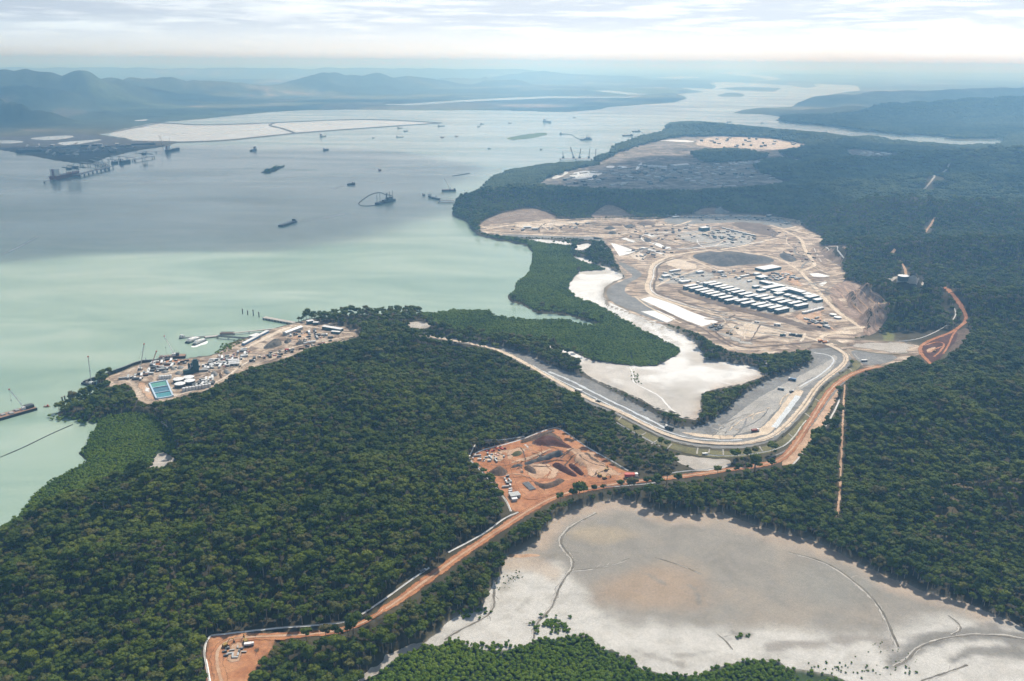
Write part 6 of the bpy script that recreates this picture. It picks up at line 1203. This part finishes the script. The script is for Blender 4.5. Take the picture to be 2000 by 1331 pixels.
clutter([(415, 700), (462, 692), (488, 690), (470, 712), (420, 722), (395, 728)], 34, 'around the landing track junction', '', 'clutter around the landing junction', BOXES + DARKS + CARS, .3, seed=171, gap=4)
clutter([(300, 704), (360, 704), (385, 708), (340, 722), (300, 726)], 26, 'on the red fill behind the crane barge', '', 'clutter on the red fill', DARKS + BOXES, .3, seed=172, gap=4)
clutter([(560, 650), (610, 645), (640, 655), (660, 660), (600, 668), (575, 668)], 30, 'in the landing yard', '', 'clutter in the landing yard', BOXES + CARS + DARKS, .3, seed=17, gap=5)
clutter([(490, 702), (530, 690), (600, 676), (660, 663), (640, 670), (540, 700)], 26, 'along the forest edge of the landing', '', 'cars along the forest edge', CARS + DARKS, .3, seed=18, gap=5)
clutter([(235, 742), (300, 722), (330, 712), (320, 722), (270, 745)], 26, 'behind the sheet pile wall', '', 'machines behind the sheet pile wall', DARKS + BOXES, .3, seed=19, gap=4)
clutter([(930, 892), (960, 886), (985, 892), (985, 902), (950, 912), (938, 905)], 17, 'in the west corner of the red pit', '', 'vehicles in the west corner of the red pit', BOXES[:3] + CARS + [('blue trailer', 5, 2.3, 2.2, 'paint_blue', 'wall_pale')], .2, seed=20, gap=3.2, size=.6)
clutter([(945, 882), (980, 874), (986, 878), (950, 886)], 6, 'under the north fence of the red pit', '', 'machines under the north fence', [('red machine', 6, 2.5, 2.2, 'paint_red', 'steel_dark'), ('dark and red machine', 5, 2.4, 2, 'steel_dark', 'paint_red')], .2, seed=21, size=.8)
clutter([(978, 935), (995, 930), (1000, 950), (998, 968), (988, 960)], 10, 'on the west side of the red pit', '', 'containers on the west side of the red pit', BOXES[:3], .3, seed=22, gap=3.6, size=.6)
hut(1005, 971, 10, 8, 3, .35, 'pale roofed site office at the south corner of the red pit', 'cabin', roof='wall_pale', name='site_office'); hut(1005, 979, 5, 3, 2.6, .35, 'small white roofed cabin just below the pit office', 'cabin', name='site_cabin')
clutter([(436, 1268), (465, 1262), (478, 1275), (455, 1290), (438, 1288)], 12, 'on the bottom corner pit floor', '', 'stacks on the bottom corner pit floor', [('pale plank stack', 4, 1.2, .7, 'concrete', 'wall_pale'), ('small dark machine', 3, 1.6, 1.5, 'steel_dark', 'steel_grey'), ('timber stack', 3.5, 1, .7, 'timber', 'concrete')], .2, seed=23, gap=3)
FARS = [('long pale shed', 26, 9, 5, 'wall_pale', 'roof_white'), ('grey shed', 18, 8, 5, 'steel_grey', 'wall_pale'), ('tall dark shed', 14, 10, 7, 'steel_dark', 'steel_grey'), ('long low shed', 34, 7, 4, 'concrete', 'wall_pale')]
clutter([(1090, 346), (1200, 330), (1300, 320), (1330, 330), (1300, 360), (1200, 366), (1110, 362)], 80, 'in the shaded far works', '', 'sheds of the far works', FARS, .6, seed=24, gap=22)
clutter([(1330, 322), (1420, 322), (1470, 330), (1520, 352), (1450, 365), (1340, 366), (1300, 345)], 60, 'at the right of the far works', '', 'sheds at the right of the far works', FARS, .6, seed=25, gap=24)
clutter([(1408, 314), (1470, 314), (1490, 318), (1430, 325)], 26, 'by the far wooded knoll', '', 'accommodation of the far works', [('pale blue roofed block', 30, 8, 5, 'wall_pale', 'roof_white')], .2, seed=26, gap=20)
clutter([(1660, 297), (1730, 300), (1755, 304), (1700, 307)], 14, 'on the small far clearing in the forest', '', 'sheds on the far clearing', [('white shed', 24, 10, 5, 'wall_pale', 'roof_white')], .2, seed=27, gap=22)
clutter([(1360, 275), (1420, 270), (1540, 276), (1560, 284), (1450, 290)], 24, 'on the bright far earthworks', '', 'buildings on the bright far earthworks', [('pale roofed building', 20, 10, 7, 'steel_grey', 'roof_white'), ('dark building', 14, 8, 9, 'steel_dark', 'steel_grey')], .2, seed=28, gap=40)
clutter([(10, 290), (100, 284), (200, 285), (300, 280), (270, 290), (150, 306), (90, 304)], 34, 'on the dark coal yard', '', 'sheds on the coal yard', [('long dark stockpile', 120, 26, 9, 'coal_yard', 'rock_dark'), ('grey shed', 40, 16, 9, 'steel_grey', 'wall_pale'), ('long conveyor shed', 150, 7, 9, 'steel_grey', 'steel_grey')], .35, seed=29, gap=60)
long_hut((1313, 329), (1342, 326.5), 30, 12, 'long pale hall, biggest building of the far works', name='far_hall', cat='hall', rise=4)
for i in range(4): hut(1270 + i * 9, 328.5 + .4 * i, 20, 16, 6, .3, 'white peaked tent of the far works, %s of four from the left' % ORD[i], 'tent', name='tent', rise=6, group='white tents of the far works')
# earth heaps
mound('rock_dump', [(1345, 501), (1370, 493), (1425, 492), (1475, 497), (1517, 507), (1505, 516), (1450, 518), (1412, 523), (1382, 516)], 'dump_rock', 12, 'broad dark rock dump behind the camp and warehouse', 'rock dump')
mound('rock_dump', [(1520, 494), (1545, 498), (1560, 508), (1545, 514), (1525, 506)], 'dump_rock', 6, 'smaller dark rock dump beside the eastern site road', 'rock dump')
for p, lab in (([(1175, 447), (1190, 443), (1206, 446), (1192, 450)], 'left'), ([(1213, 444), (1232, 439), (1245, 443), (1228, 447)], 'middle'), ([(1183, 456), (1196, 452), (1208, 456), (1195, 459)], 'lower'), ([(1255, 468), (1266, 466), (1275, 472), (1262, 474)], 'right')): mound('soil_stockpile', p, 'rock_dark', 5, 'dark soil heap on the far bright works, the %s one' % lab)
mound('soil_ring', [(1240, 436), (1262, 431), (1285, 436), (1275, 441), (1250, 441)], 'site_brown', 4, 'round brown earth mound under the ridge', 'earth mound')
mound('grey_hill', [(1392, 419), (1396, 410), (1405, 406), (1416, 411), (1424, 419)], 'gravel_grey', 10, 'pale grey cone of crushed rock against the dark ridge', 'rock heap')
mound('soil_stockpile', [(996, 913), (1020, 905), (1048, 896), (1078, 884), (1098, 881), (1101, 892), (1070, 900), (1040, 906), (1000, 916)], 'dump_rock', 4, 'long bank of dark spoil across the red pit', 'spoil bank'); mound('soil_stockpile', [(950, 924), (965, 915), (982, 911), (993, 922), (985, 931), (962, 931)], 'brown_soil', 5, 'rounded brown soil heap at the west side of the red pit'); mound('soil_stockpile', [(1015, 914), (1030, 908), (1045, 916), (1050, 928), (1035, 926)], 'brown_soil', 3, 'low brown heap on the pale floor of the red pit')
mound('soil_stockpile', [(1076, 908), (1090, 902), (1130, 929), (1122, 934), (1085, 917)], 'maroon_soil', 3.5, 'dark maroon soil ridge in the red pit, the left of two'); mound('soil_stockpile', [(1104, 907), (1123, 908), (1148, 930), (1137, 934)], 'maroon_soil', 3.5, 'dark maroon soil ridge in the red pit, the right of two')
mound('soil_stockpile', [(1036, 866), (1052, 852), (1078, 849), (1100, 862), (1126, 880), (1087, 873), (1044, 872)], 'maroon_soil', 4, 'large dark brown cut bank at the top of the red pit', 'cut bank'); mound('soil_stockpile', [(1012, 863), (1045, 850), (1080, 840), (1086, 843), (1050, 856), (1022, 868)], 'brown_soil', 2.5, 'brown bank under the north fence of the red pit', 'cut bank')
mound('soil_stockpile', [(1040, 940), (1062, 948), (1090, 938), (1108, 936), (1090, 950), (1062, 958), (1048, 950)], 'brown_soil', 3, 'curved brown bank along the south of the red pit floor'); mound('soil_stockpile', [(996, 889), (1008, 880), (1022, 882), (1018, 890), (1004, 893)], 'scrub', 2, 'heap of cleared brush in the north of the red pit', 'brush heap')
# --- fences
def fence(where, pts):
    w = densify(ground(chaikin(pts, 2))[:, :2], 3.0, 0, closed=False); c = w[0]; z0 = hgt(*w.T); m = MB(); H, n = 1.0, len(w)
    nrm = ribbon_w(w, 1); r = empty('silt_fence', (c[0], c[1], z0[0])); o = np.array([c[0], c[1], z0[0]])
    wob = RNG.uniform(-.18, .18, n); P = []
    for i in range(n):
        b = np.array([*w[i], z0[i]]) - o; s = np.array([*nrm[i], 0]); hh = H * RNG.uniform(.72, 1.0)
        P += [b - s * .95 + [0, 0, .25], b - s * .3 + [0, 0, .5], b + s * wob[i] + [0, 0, hh + .2], b + s * .3 + [0, 0, .5], b + s * .95 + [0, 0, .25]]
    F = [(i * 5 + j, i * 5 + j + 1, (i + 1) * 5 + j + 1, (i + 1) * 5 + j) for i in range(n - 1) for j in range(4)]
    m.add(P, F).build('fabric', 'fabric_white', r); m = MB()
    for i in range(0, n, 2): b = np.array([*w[i], z0[i]]) - o; m.bar(b, b + [0, 0, H + .5], .07, 4)
    m.build('posts', 'timber', r); tag(r, 'white silt fence along the ' + where, 'fence')
for where, pts in FENCES: fence(where, pts)

# --- marine
def vessel(name, bow, stern, B, D, label, cat, hull='hull_dark', deck=(), group=None, L=None, kind='ship'):
    c, a, l = head(stern, bow); L = L or l; r = empty(name, (c[0], c[1], 0), a); tag(r, label, cat, group)
    m = MB()
    if kind == 'barge': m.box((0, 0, D / 2 - .4), (L, B, D + .8))
    else: m.hull(L, B, D)
    m.build('hull', hull, r); return r, L
def ship(bow, stern, B, D, label, cat='ship', hull='hull_dark', house='paint_white', hatches=5, aft=True, name='cargo_ship', group=None):
    r, L = vessel(name, bow, stern, B, D, label, cat, hull, group=group)
    hx = -L * .38 if aft else L * .22; hl = max(3, L * .12); h = MB().box((hx, 0, D + hl * .45), (hl, B * .82, hl * .9)).box((hx, 0, D + hl * 1.05), (hl * .7, B * .95, hl * .35)).build('deckhouse', house, r)
    MB().cyl((hx - hl * .55, 0, D), B * .12, hl * 1.25, 8).build('funnel', 'hull_red', h)
    for k in range(hatches): MB().box((L * (-.24 + .62 * k / max(1, hatches - 1) * .98), 0, D + .5), (L * .085, B * .62, 1.4)).build('hatch_cover', 'deck_grey', r)
    MB().bar((L * .44, 0, D), (L * .44, 0, D + hl * .8), max(.12, L * .003)).build('mast', 'steel_grey', r); return r, L
ship((156, 341.5), (102, 352), 30, 13, 'long loaded bulk carrier moored under the ship loaders at the left wharf', 'ship', 'hull_red', hatches=7)
ship((255, 316.5), (235, 319.5), 18, 9, 'ship at the second berth, the right one of the pair', hatches=3, hull='steel_dark'); ship((231, 318.5), (219, 320), 14, 7, 'ship at the second berth, the left one of the pair', hatches=2, hull='steel_dark')
ship((351, 292.5), (325, 297.5), 22, 9, 'ship moored at the end of the fourth trestle', hatches=4); ship((501, 293), (490, 296), 14, 6, 'supply ship steaming alone toward the small dark island', aft=False, hatches=1, name='supply_ship'); ship((1077, 240), (1062, 238.5), 24, 10, 'pale ship anchored above the long green islet', hull='wall_pale', hatches=3)
ship((637, 266), (626, 268), 14, 6, 'small ship beside the reclamation bund', hull='wall_pale', hatches=2); ship((642, 293), (632, 294.5), 10, 5, 'low barge ship trailing a wake in mid harbour', hatches=2)
for i, (u, v, w, lab) in enumerate(((781, 251, 10, 'workboat off the bund tip, the farther one'), (793, 257, 8, 'workboat off the bund tip, the nearer one'), (781, 268.5, 14, 'pale barge below the bund tip'), (729, 270, 5, 'small boat left of the pale barge'), (864, 269, 7, 'red hulled boat in mid channel, left of a pair'), (892, 267, 7, 'red hulled boat in mid channel, right of a pair'), (942, 243, 8, 'small ship in the upper channel, left one'), (935, 248, 5, 'small boat just below the upper channel ship'), (996, 241, 7, 'dark red boat in the upper channel'), (1122, 230, 5, 'small boat near the far low point'), (956, 291.5, 6, 'small boat left of the long islet foreground'), (1057, 293, 4, 'tiny boat below the long green islet'), (862, 247, 14, 'thin barge at the end of the reclamation bund'), (742, 333.5, 5, 'tiny boat above the dredge'), (828, 382.5, 4, 'tiny buoy boat beside the work pier'), (1424, 239, 9, 'boat off the wooded point, right of the channel'), (1489, 241, 5, 'tiny boat in the far channel'))):
    ship((u + w / 2, v - .2), (u - w / 2, v + .3), 6 if w < 8 else 11, 3.5, lab, 'boat', 'hull_red' if 'red' in lab else ('wall_pale' if 'pale' in lab else 'hull_dark'), hatches=1, name='workboat')
def crane(parent, base, tip, w, mat='crane_white', cable=True, rest=None, n=9, r=.12):
    MB().lattice(base, tip, w, n, r).build('boom', mat, parent)
    b, t = np.array(base, float), np.array(tip, float); back = b + (b - t) * np.array([.18, .18, 0]) + np.array([0, 0, (t[2] - b[2]) * .28])
    m = MB().bar(b, back, .2).bar(back, t, .09)
    if cable: m.bar(t, (t[0], t[1], max(3.0, b[2] * .8)), .08); m.box((t[0], t[1], t[2] * .45), (.9, .9, 1.6))
    m.build('rigging', 'steel_grey', parent); MB().box((t[0], t[1], t[2]), (1.6, 1.6, 1.6)).build('boom_head', 'crane_red', parent)
def local(r, u, v, z):
    """photo point of something standing straight above/below a place near r -> r's local frame, at height z"""
    w = un([(u, v)], z)[0] - np.array(r.location[:2]); a = -r.rotation_euler[2]; return (w[0] * math.cos(a) - w[1] * math.sin(a), w[0] * math.sin(a) + w[1] * math.cos(a), z)
def crane_barge(bow, stern, B, D, label, base_f, tip_px, tip_h, house_f=.32, hull='hull_dark', deck='deck_rust', name='crane_barge', w=1.8):
    r, L = vessel(name, bow, stern, B, D, label, 'crane barge', hull, kind='barge')
    MB().box((0, 0, D + .12), (L - .6, B - .6, .25)).build('deck', deck, r)
    MB().box((L * house_f, 0, D + 2.2), (L * .12, B * .5, 4)).build('deckhouse', 'steel_dark', r)
    m = MB(); rng = np.random.default_rng(int(L * 10))
    for k in range(7): m.box((L * (-.42 + .11 * k), B * rng.uniform(-.25, .25), D + .9), (L * .06, B * rng.uniform(.2, .5), 1.4))
    m.build('deck_cargo', 'deck_grey', r); MB().box((L * base_f, 0, D + 1.8), (5, 4.5, 3.4)).build('crane_house', 'paint_white', r)
    t = local(r, *tip_px, tip_h); crane(r, (L * base_f, 0, D + 2.5), t, w); return r
crane_barge((68, 799), (-62, 836), 15, 3.5, 'rust decked crane barge cut by the left edge of the picture', .34, (18, 761), 27, .42)
crane_barge((363, 698), (311, 701), 11, 3.5, 'dark crane barge with a white lattice boom off the sheet pile wall', .06, (321, 657), 33, .2)
crane_barge((190, 757), (163, 749.5), 7, 2.5, 'small green crane barge at the end of the sheet pile wall', .1, (172, 697), 38, .3, deck='steel_dark', w=1.5)
crane_barge((890, 373.5), (863, 374), 16, 5, 'far crane barge with a tall boom beside the work pier', .1, (868, 350), 52, .42)
crane_barge((1249, 257.5), (1236, 258), 22, 5, 'crane barge off the far wooded shore, the farther of two', .1, (1240, 244), 75, .4, w=4); crane_barge((1235, 265.5), (1217, 266), 22, 5, 'crane barge off the far wooded shore, the nearer of two', .1, (1226, 256), 45, .4, w=3)
def shore_crane(u, v, tip, h, label, w=1.2):
    r = empty('crawler_crane', at(u, v), 0); tag(r, label, 'crane'); MB().box((0, -1.6, .6), (5.5, 1, 1.2)).box((0, 1.6, .6), (5.5, 1, 1.2)).build('track', 'tyre', r); MB().box((0, 0, 2.4), (5, 3.2, 2.4)).build('house', 'paint_white', r); crane(r, (.5, 0, 2.6), local(r, *tip, h), w, 'crane_red' if 'red' in label else 'crane_white', n=8)
shore_crane(274, 723, (282, 678), 40, 'tall upright crane behind the sheet pile wall'); shore_crane(297, 714, (306, 692), 20, 'short red boomed crane behind the sheet pile wall')
shore_crane(318, 284, (311, 265), 70, 'tall slanted crane on the shore of the coal port', 4); shore_crane(332, 284, (330, 271), 50, 'second shorter crane on the shore of the coal port', 4)
def dredge(bow, stern, label, B=20):
    r, L = vessel('dredge', bow, stern, B, 6, label, 'dredge', 'hull_dark', kind='barge')
    MB().box((L * .25, 0, 10), (L * .25, B * .7, 8)).build('deckhouse', 'steel_dark', r); MB().box((-L * .05, 0, 8), (L * .2, B * .5, 4)).build('pump_house', 'steel_dark', r); m = MB()
    for x in (-.42, .38): m.bar((L * x, -B * .3, 5), (L * x, -B * .3, 34), .9).bar((L * x, B * .3, 5), (L * x, B * .3, 30), .9)
    m.build('spud', 'steel_dark', r); MB().lattice((L * .05, 0, 12), (L * .12, 0, 30), 3, 5, .4).build('gantry', 'steel_dark', r)
dredge((768, 392), (737, 400.5), 'dark cutter dredge with a floating pipe loop in mid harbour', 18); dredge((1153, 273), (1136, 274.5), 'far dredge with spuds right of the long islet', 24)
def float_pipe(pts, rad, label, z=.3):
    w = densify(un(chaikin(pts, 3), 0), max(6, rad * 8), 0, closed=False); o = MB().tube([(*p, z) for p in w], rad, 5).build('floating_pipeline', 'pipe_black'); tag(o, label, 'pipeline')
float_pipe([(737, 401), (722, 403), (706, 403), (699, 399), (705, 393), (722, 381), (735, 377), (747, 377), (752, 381), (765, 382)], 1.3, 'floating dredge pipe looping round to the dark dredge'); float_pipe([(1136, 274), (1125, 270), (1119, 264), (1110, 263), (1096, 262.5)], 2.2, 'floating pipe from the far dredge to its pontoon'); float_pipe([(-30, 906), (40, 878), (100, 848), (142, 830)], .55, 'thin dark line floating across the green shallows to the shore'); float_pipe([(884, 344.5), (900, 342), (917, 339)], 2.0, 'straight floating pipe off the bright far shallows'); float_pipe([(108, 793), (130, 783), (150, 773), (185, 760)], .7, 'dark boom floating from the rocky point toward the small crane barge')
ship((1103, 262), (1094, 263), 16, 3, 'pontoon at the end of the far dredge pipe', 'pontoon', hatches=1, name='pontoon')
r, L = vessel('hopper_barge', (576, 434), (548, 443.5), 15, 4, 'long dark hopper barge loaded with spoil, alone in mid harbour', 'barge', kind='barge'); MB().box((0, 0, 4.3), (L * .8, 10, 1.6), 0, .85).build('cargo', 'deck_grey', r); MB().box((L * .44, 0, 6.5), (L * .07, 9, 5)).build('wheelhouse', 'steel_dark', r)
ship((694, 360.5), (679, 362), 10, 5, 'dark tug towing along the edge of the cloud shade', 'tug', hatches=0 + 1, aft=False, name='tug'); ship((847, 389), (838, 385), 9, 4, 'workboat moored off the work pier, left one', 'boat', hatches=1, name='workboat'); ship((860, 391), (849, 389), 9, 4, 'workboat moored off the work pier, right one', 'boat', hatches=1, name='workboat')
def catamaran(bow, stern, B, label):
    c, a, L = head(stern, bow); r = empty('ferry', (c[0], c[1], 0), a); tag(r, label, 'ferry'); m = MB()
    for s in (-1, 1):
        h = MB().hull(L, B * .3, 2.0, .3); m.add([(x, y + s * B * .33, z) for x, y, z in h.v], h.f)
    m.build('hull', 'hull_dark', r); MB().box((-L * .03, 0, 3.1), (L * .8, B * .95, 2.2)).build('cabin', 'paint_white', r); MB().box((L * .05, 0, 4.9), (L * .5, B * .8, 1.5)).build('upper_deck', 'paint_white', r); MB().box((-L * .03, 0, 3.3), (L * .81, B * .97, .7)).build('windows', 'glass_dark', r); MB().box((L * .18, 0, 6.1), (L * .14, B * .5, 1.2)).build('wheelhouse', 'paint_white', r)
catamaran((364, 672), (388, 662.5), 9, 'white catamaran ferry coming alongside the pontoon'); catamaran((377, 676), (401, 666), 6, 'long white launch churning foam beside the ferry'); catamaran((351, 662.5), (360, 659.5), 4, 'small dark blue launch left of the ferry')
def foam(name, poly, jit=1.0):
    w = densify(un(chaikin(poly, 1, True), 0), 1.5, jit); v, f = tri_fill(w, 3); o = mesh_obj(name, np.column_stack([v, 0 * v[:, 0] + .12]), f, 'foam'); tag(o, kind='structure')
foam('wake_foam', [(372, 677), (382, 675), (400, 667), (407, 667), (405, 672), (392, 675), (384, 679), (375, 679)])
def piles(u, v, h, label, group=None):
    g = un([(u, v)], 0)[0]; r = empty('mooring_pile', (g[0], g[1], 0)); tag(r, label, 'pile', group); MB().cyl((0, 0, -3), .9, h + 3, 8).build('shaft', 'steel_dark', r); MB().cyl((0, 0, h), 1.2, 1.2, 8, cone=.8).build('cap', 'timber', r)
for i, (u, v, h) in enumerate(((474, 613.5, 8), (484, 615.5, 6.5), (495, 617.5, 10), (506, 620, 8))): piles(u, v, h, 'dark mooring pile standing in open water, %s of four from the left' % ORD[i], 'four mooring piles')
def jetty(p, q, W, z, label, name='jetty', deck='concrete', pitch=14, pr=.5, cat='jetty', rail=False):
    c, a, L = head(p, q, z); r = empty(name, (c[0], c[1], 0), a); tag(r, label, cat); MB().box((0, 0, z), (L, W, 1.0)).build('deck', deck, r)
    n = max(2, int(L / pitch)); m0 = _mesh(MB().cyl((0, 0, -3), pr, z + 2.6, 6), 'pile', 'steel_dark')
    for k in range(n):
        for s in (-.4, .4): o = bpy.data.objects.new('pile', m0); COL.objects.link(o); o.parent = r; o.location = (L * (-.48 + .96 * k / (n - 1)), W * s, 0)
    if rail: MB().box((0, W / 2 - .1, z + 1.1), (L, .12, 1.0)).box((0, -W / 2 + .1, z + 1.1), (L, .12, 1.0)).build('railing', 'steel_grey', r)
    return r, L
jetty((424, 657.5), (489, 662), 3.5, 3.0, 'slender gangway from the ferry pontoon to the shore', 'gangway', 'steel_grey', rail=True); jetty((350, 660), (424, 656), 2.5, 1.5, 'low floating walkway running out to the small launch', 'walkway', 'steel_grey', 12); jetty((400, 659), (426, 656), 7, 1.6, 'ferry pontoon at the head of the gangway', 'pontoon', 'concrete', 16); jetty((456, 651), (544, 641.5), 4, 3, 'long low jetty reaching the shore at the hardstand', 'jetty', 'concrete', 16); jetty((430, 651.5), (457, 651), 7, 2, 'railed landing barge at the outer end of the long jetty', 'landing_barge', 'deck_rust', 14, rail=True)
jetty((516, 620), (576, 631), 9, 3, 'concrete breakwater jetty slanting out from the landing', 'breakwater', 'concrete', 10, 1.2)
def sheet_wall():
    px = [(163, 749), (180, 743), (200, 736), (225, 727), (245, 720), (262, 713), (280, 708), (300, 707), (333, 704)]; w = densify(un(px, 2), 2.4, 0, closed=False); c = w[0]; r = empty('sheet_pile_wall', (c[0], c[1], 0)); tag(r, 'dark sheet pile wall enclosing the dock at the landing', 'wall'); q = w - c; n = ribbon_w(w, 1); m = MB()
    for i in range(len(q) - 1): d = q[i + 1] - q[i]; m.box((*((q[i] + q[i + 1]) / 2 + n[i] * (.35 if i % 2 else -.35)), 1.5), (np.hypot(*d) * 1.05, .9, 8.0 + .5 * (i % 2)), math.atan2(d[1], d[0]))
    m.build('piling', 'steel_dark', r); m = MB()
    for i in range(len(q) - 1): d = q[i + 1] - q[i]; m.box((*((q[i] + q[i + 1]) / 2), 5.4), (np.hypot(*d) * 1.08, 1.6, .5), math.atan2(d[1], d[0]))
    m.build('capping_beam', 'steel_grey', r)
sheet_wall()
# coal port on the far left shore
jetty((150, 342), (217, 324.5), 24, 9, 'long wharf with ship loaders at the coal port', 'wharf', 'steel_grey', 30, 1.5, 'wharf'); jetty((158, 317), (204, 323), 12, 10, 'conveyor trestle from the coal yard to the long wharf', 'trestle', 'steel_grey', 40, 1.5, 'trestle'); jetty((176, 312), (212, 322), 8, 10, 'second trestle beside the conveyor trestle', 'trestle', 'steel_grey', 40, 1.5, 'trestle'); jetty((86, 355), (105, 351.5), 4, 6, 'thin dolphin walkway beyond the bulk carrier stern', 'walkway', 'steel_grey', 40, 1.2)
jetty((184, 308), (240, 315), 6, 8, 'thin trestle to the second berth', 'trestle', 'steel_grey', 40, 1.2, 'trestle'); jetty((216, 303.5), (264, 309), 9, 9, 'trestle to the third berth', 'trestle', 'steel_grey', 40, 1.2, 'trestle'); jetty((260, 312.5), (300, 305.5), 14, 8, 'wharf of the third berth', 'wharf', 'steel_grey', 40, 1.5, 'wharf'); jetty((264, 295), (326, 297), 6, 7, 'trestle of the fourth berth', 'trestle', 'steel_grey', 40, 1.2, 'trestle')
def loader(u, v, label, h=46):
    g = un([(u, v)], 9)[0]; c, a, _ = head((150, 342), (217, 324.5), 9); r = empty('ship_loader', (g[0], g[1], 9), a); tag(r, label, 'ship loader'); m = MB()
    for x in (-9, 9):
        for y in (-8, 8): m.bar((x, y, 0), (x * .7, y * .7, h * .6), 1.1)
    m.build('legs', 'steel_dark', r); MB().box((0, 0, h * .62), (20, 14, 9)).build('machine_house', 'steel_dark', r); MB().bar((0, 26, h * .75), (0, -38, h * .6), 1.8).bar((0, 12, h * .65), (0, 0, h), 1.2).bar((0, 0, h), (0, -36, h * .62), .5).build('boom', 'steel_dark', r)
loader(137, 345.5, 'ship loader above the bulk carrier, the left one'); loader(149, 342.5, 'ship loader above the bulk carrier, the right one'); loader(282, 308.5, 'small loader frame on the wharf of the third berth', 26)
jetty((1093, 309.5), (1157, 310), 30, 6, 'work jetty with cranes below the far works', 'jetty', 'steel_grey', 40, 1.5)
for i, (u, t, h) in enumerate(((1100, (1099, 299), 60), (1120, (1114, 291), 100), (1132, (1134, 294), 85), (1150, (1152, 294), 85), (1163, (1164, 294), 85))): 
    g = un([(u, 309.5)], 6)[0]; r = empty('jetty_crane', (g[0], g[1], 6.5), 0); tag(r, 'slender crane on the far work jetty, %s from the left' % ORD[i], 'crane', 'cranes on the far work jetty'); MB().box((0, 0, 4), (10, 8, 8)).build('house', 'steel_dark', r); MB().lattice((0, 0, 6), local(r, *t, h), 3.5, 6, .45).build('boom', 'steel_grey', r)
jetty((858, 391.5), (912, 391), 14, 4, 'work pier at the tip of the wooded ridge', 'pier', 'concrete', 30, 1.0, 'pier'); jetty((855, 395), (910, 396), 9, 3, 'second lower work pier at the tip of the wooded ridge', 'pier', 'concrete', 30, 1.0, 'pier'); jetty((1254, 258.5), (1285, 258), 16, 5, 'far jetty right of the crane barges', 'jetty', 'steel_grey', 40, 1.5); jetty((1240, 266), (1285, 263), 12, 5, 'far jetty behind the nearer crane barge', 'jetty', 'steel_grey', 40, 1.5)
# bunds of the reclamation
def bund(pts, label, W=26, H=4.0):
    w = densify(un(chaikin(pts, 2), 0), 30, 6, closed=False); n = ribbon_w(w, 1); P = []
    for i in range(len(w)):
        for k, z in ((-1, -2), (-.35, H), (.35, H), (1, -2)): P.append((*(w[i] + n[i] * W / 2 * k), z))
    F = [(i * 4 + j, i * 4 + j + 1, i * 4 + j + 5, i * 4 + j + 4) for i in range(len(w) - 1) for j in range(3)]; o = MB().add(P, F).build('bund_wall', 'rock_dark'); tag(o, label, 'bund')
bund([(330, 279), (380, 278), (437, 275.5), (500, 269), (577, 261), (640, 256), (700, 252), (755, 248), (820, 243.5), (862, 241)], 'outer rock bund along the harbour side of the reclamation', 34); bund([(862, 241), (840, 239.5), (818, 238), (770, 235.5), (720, 234), (650, 235), (525, 241), (440, 244), (385, 245), (340, 242), (300, 240)], 'inner rock bund along the landward side of the reclamation', 26); bund([(577, 261), (568, 257), (545, 250), (525, 246), (535, 241)], 'short cross bund dividing the reclamation ponds', 26); bund([(190, 263), (240, 255), (300, 243), (318, 240)], 'low bund at the left end of the reclamation', 24)
def buoy(u, v, label, s=1.0):
    g = un([(u, v)], 0)[0]; r = empty('buoy', (g[0], g[1], 0)); r.scale = (s, s, s); tag(r, label, 'buoy'); MB().box((0, 0, .5), (7, 2.6, 1.2)).build('float', 'deck_rust', r); MB().box((1.6, 0, 2), (1.8, 1.6, 2)).bar((-2, 0, 1), (-2, 0, 4), .15).build('tower', 'crane_red', r)
buoy(91, 795, 'small rusty work float between the crane barge and the point')
for i, (u, v) in enumerate(((122, 783), (127, 781))): piles(u, v, 4, 'thin marker post in the shallows off the rocky point, %s one' % ('left', 'right')[i], 'marker posts off the point')

mat_noise('wake_water', [(0.66, 0.70, 0.69), (0.74, 0.78, 0.77), (0.80, 0.83, 0.82)], scale=0.05, detail=8, rough=0.5)
def wake(pts, w0, w1):
    w = densify(un(chaikin(pts, 2), 0), 12, 0, closed=False); n = ribbon_w(w, 1); k = np.linspace(0, 1, len(w)); hw = (w0 + (w1 - w0) * k) / 2; P = []
    for j in (-1, -.3, .3, 1): P.append(np.column_stack([w + n * (hw * j)[:, None], 0 * k + .2]))
    P = np.stack(P, 1).reshape(-1, 3); F = [(i * 4 + j, i * 4 + j + 1, i * 4 + j + 5, i * 4 + j + 4) for i in range(len(w) - 1) for j in range(3)]
    o = mesh_obj('wake', P, F, soft('wake_water')); fade = np.sin(np.pi * np.clip(1 - k, 0, 1) ** .7) * .35 + .42 * (1 - k); set_edge(o.data, np.column_stack([0 * k, fade, fade, 0 * k]).ravel()); tag(o, kind='structure')
for pts, a, b in (([(577, 434), (600, 430), (640, 425), (690, 414)], 5, 22), ([(642, 293.5), (670, 291), (700, 288)], 6, 30), ([(895, 267), (930, 263), (972, 258)], 6, 40), ([(76, 461), (40, 482), (0, 499), (-40, 512)], 6, 14), ([(678, 362), (660, 366), (640, 372)], 6, 20), ([(1104, 262.5), (1090, 262), (1070, 262)], 6, 16)): wake(pts, a, b)
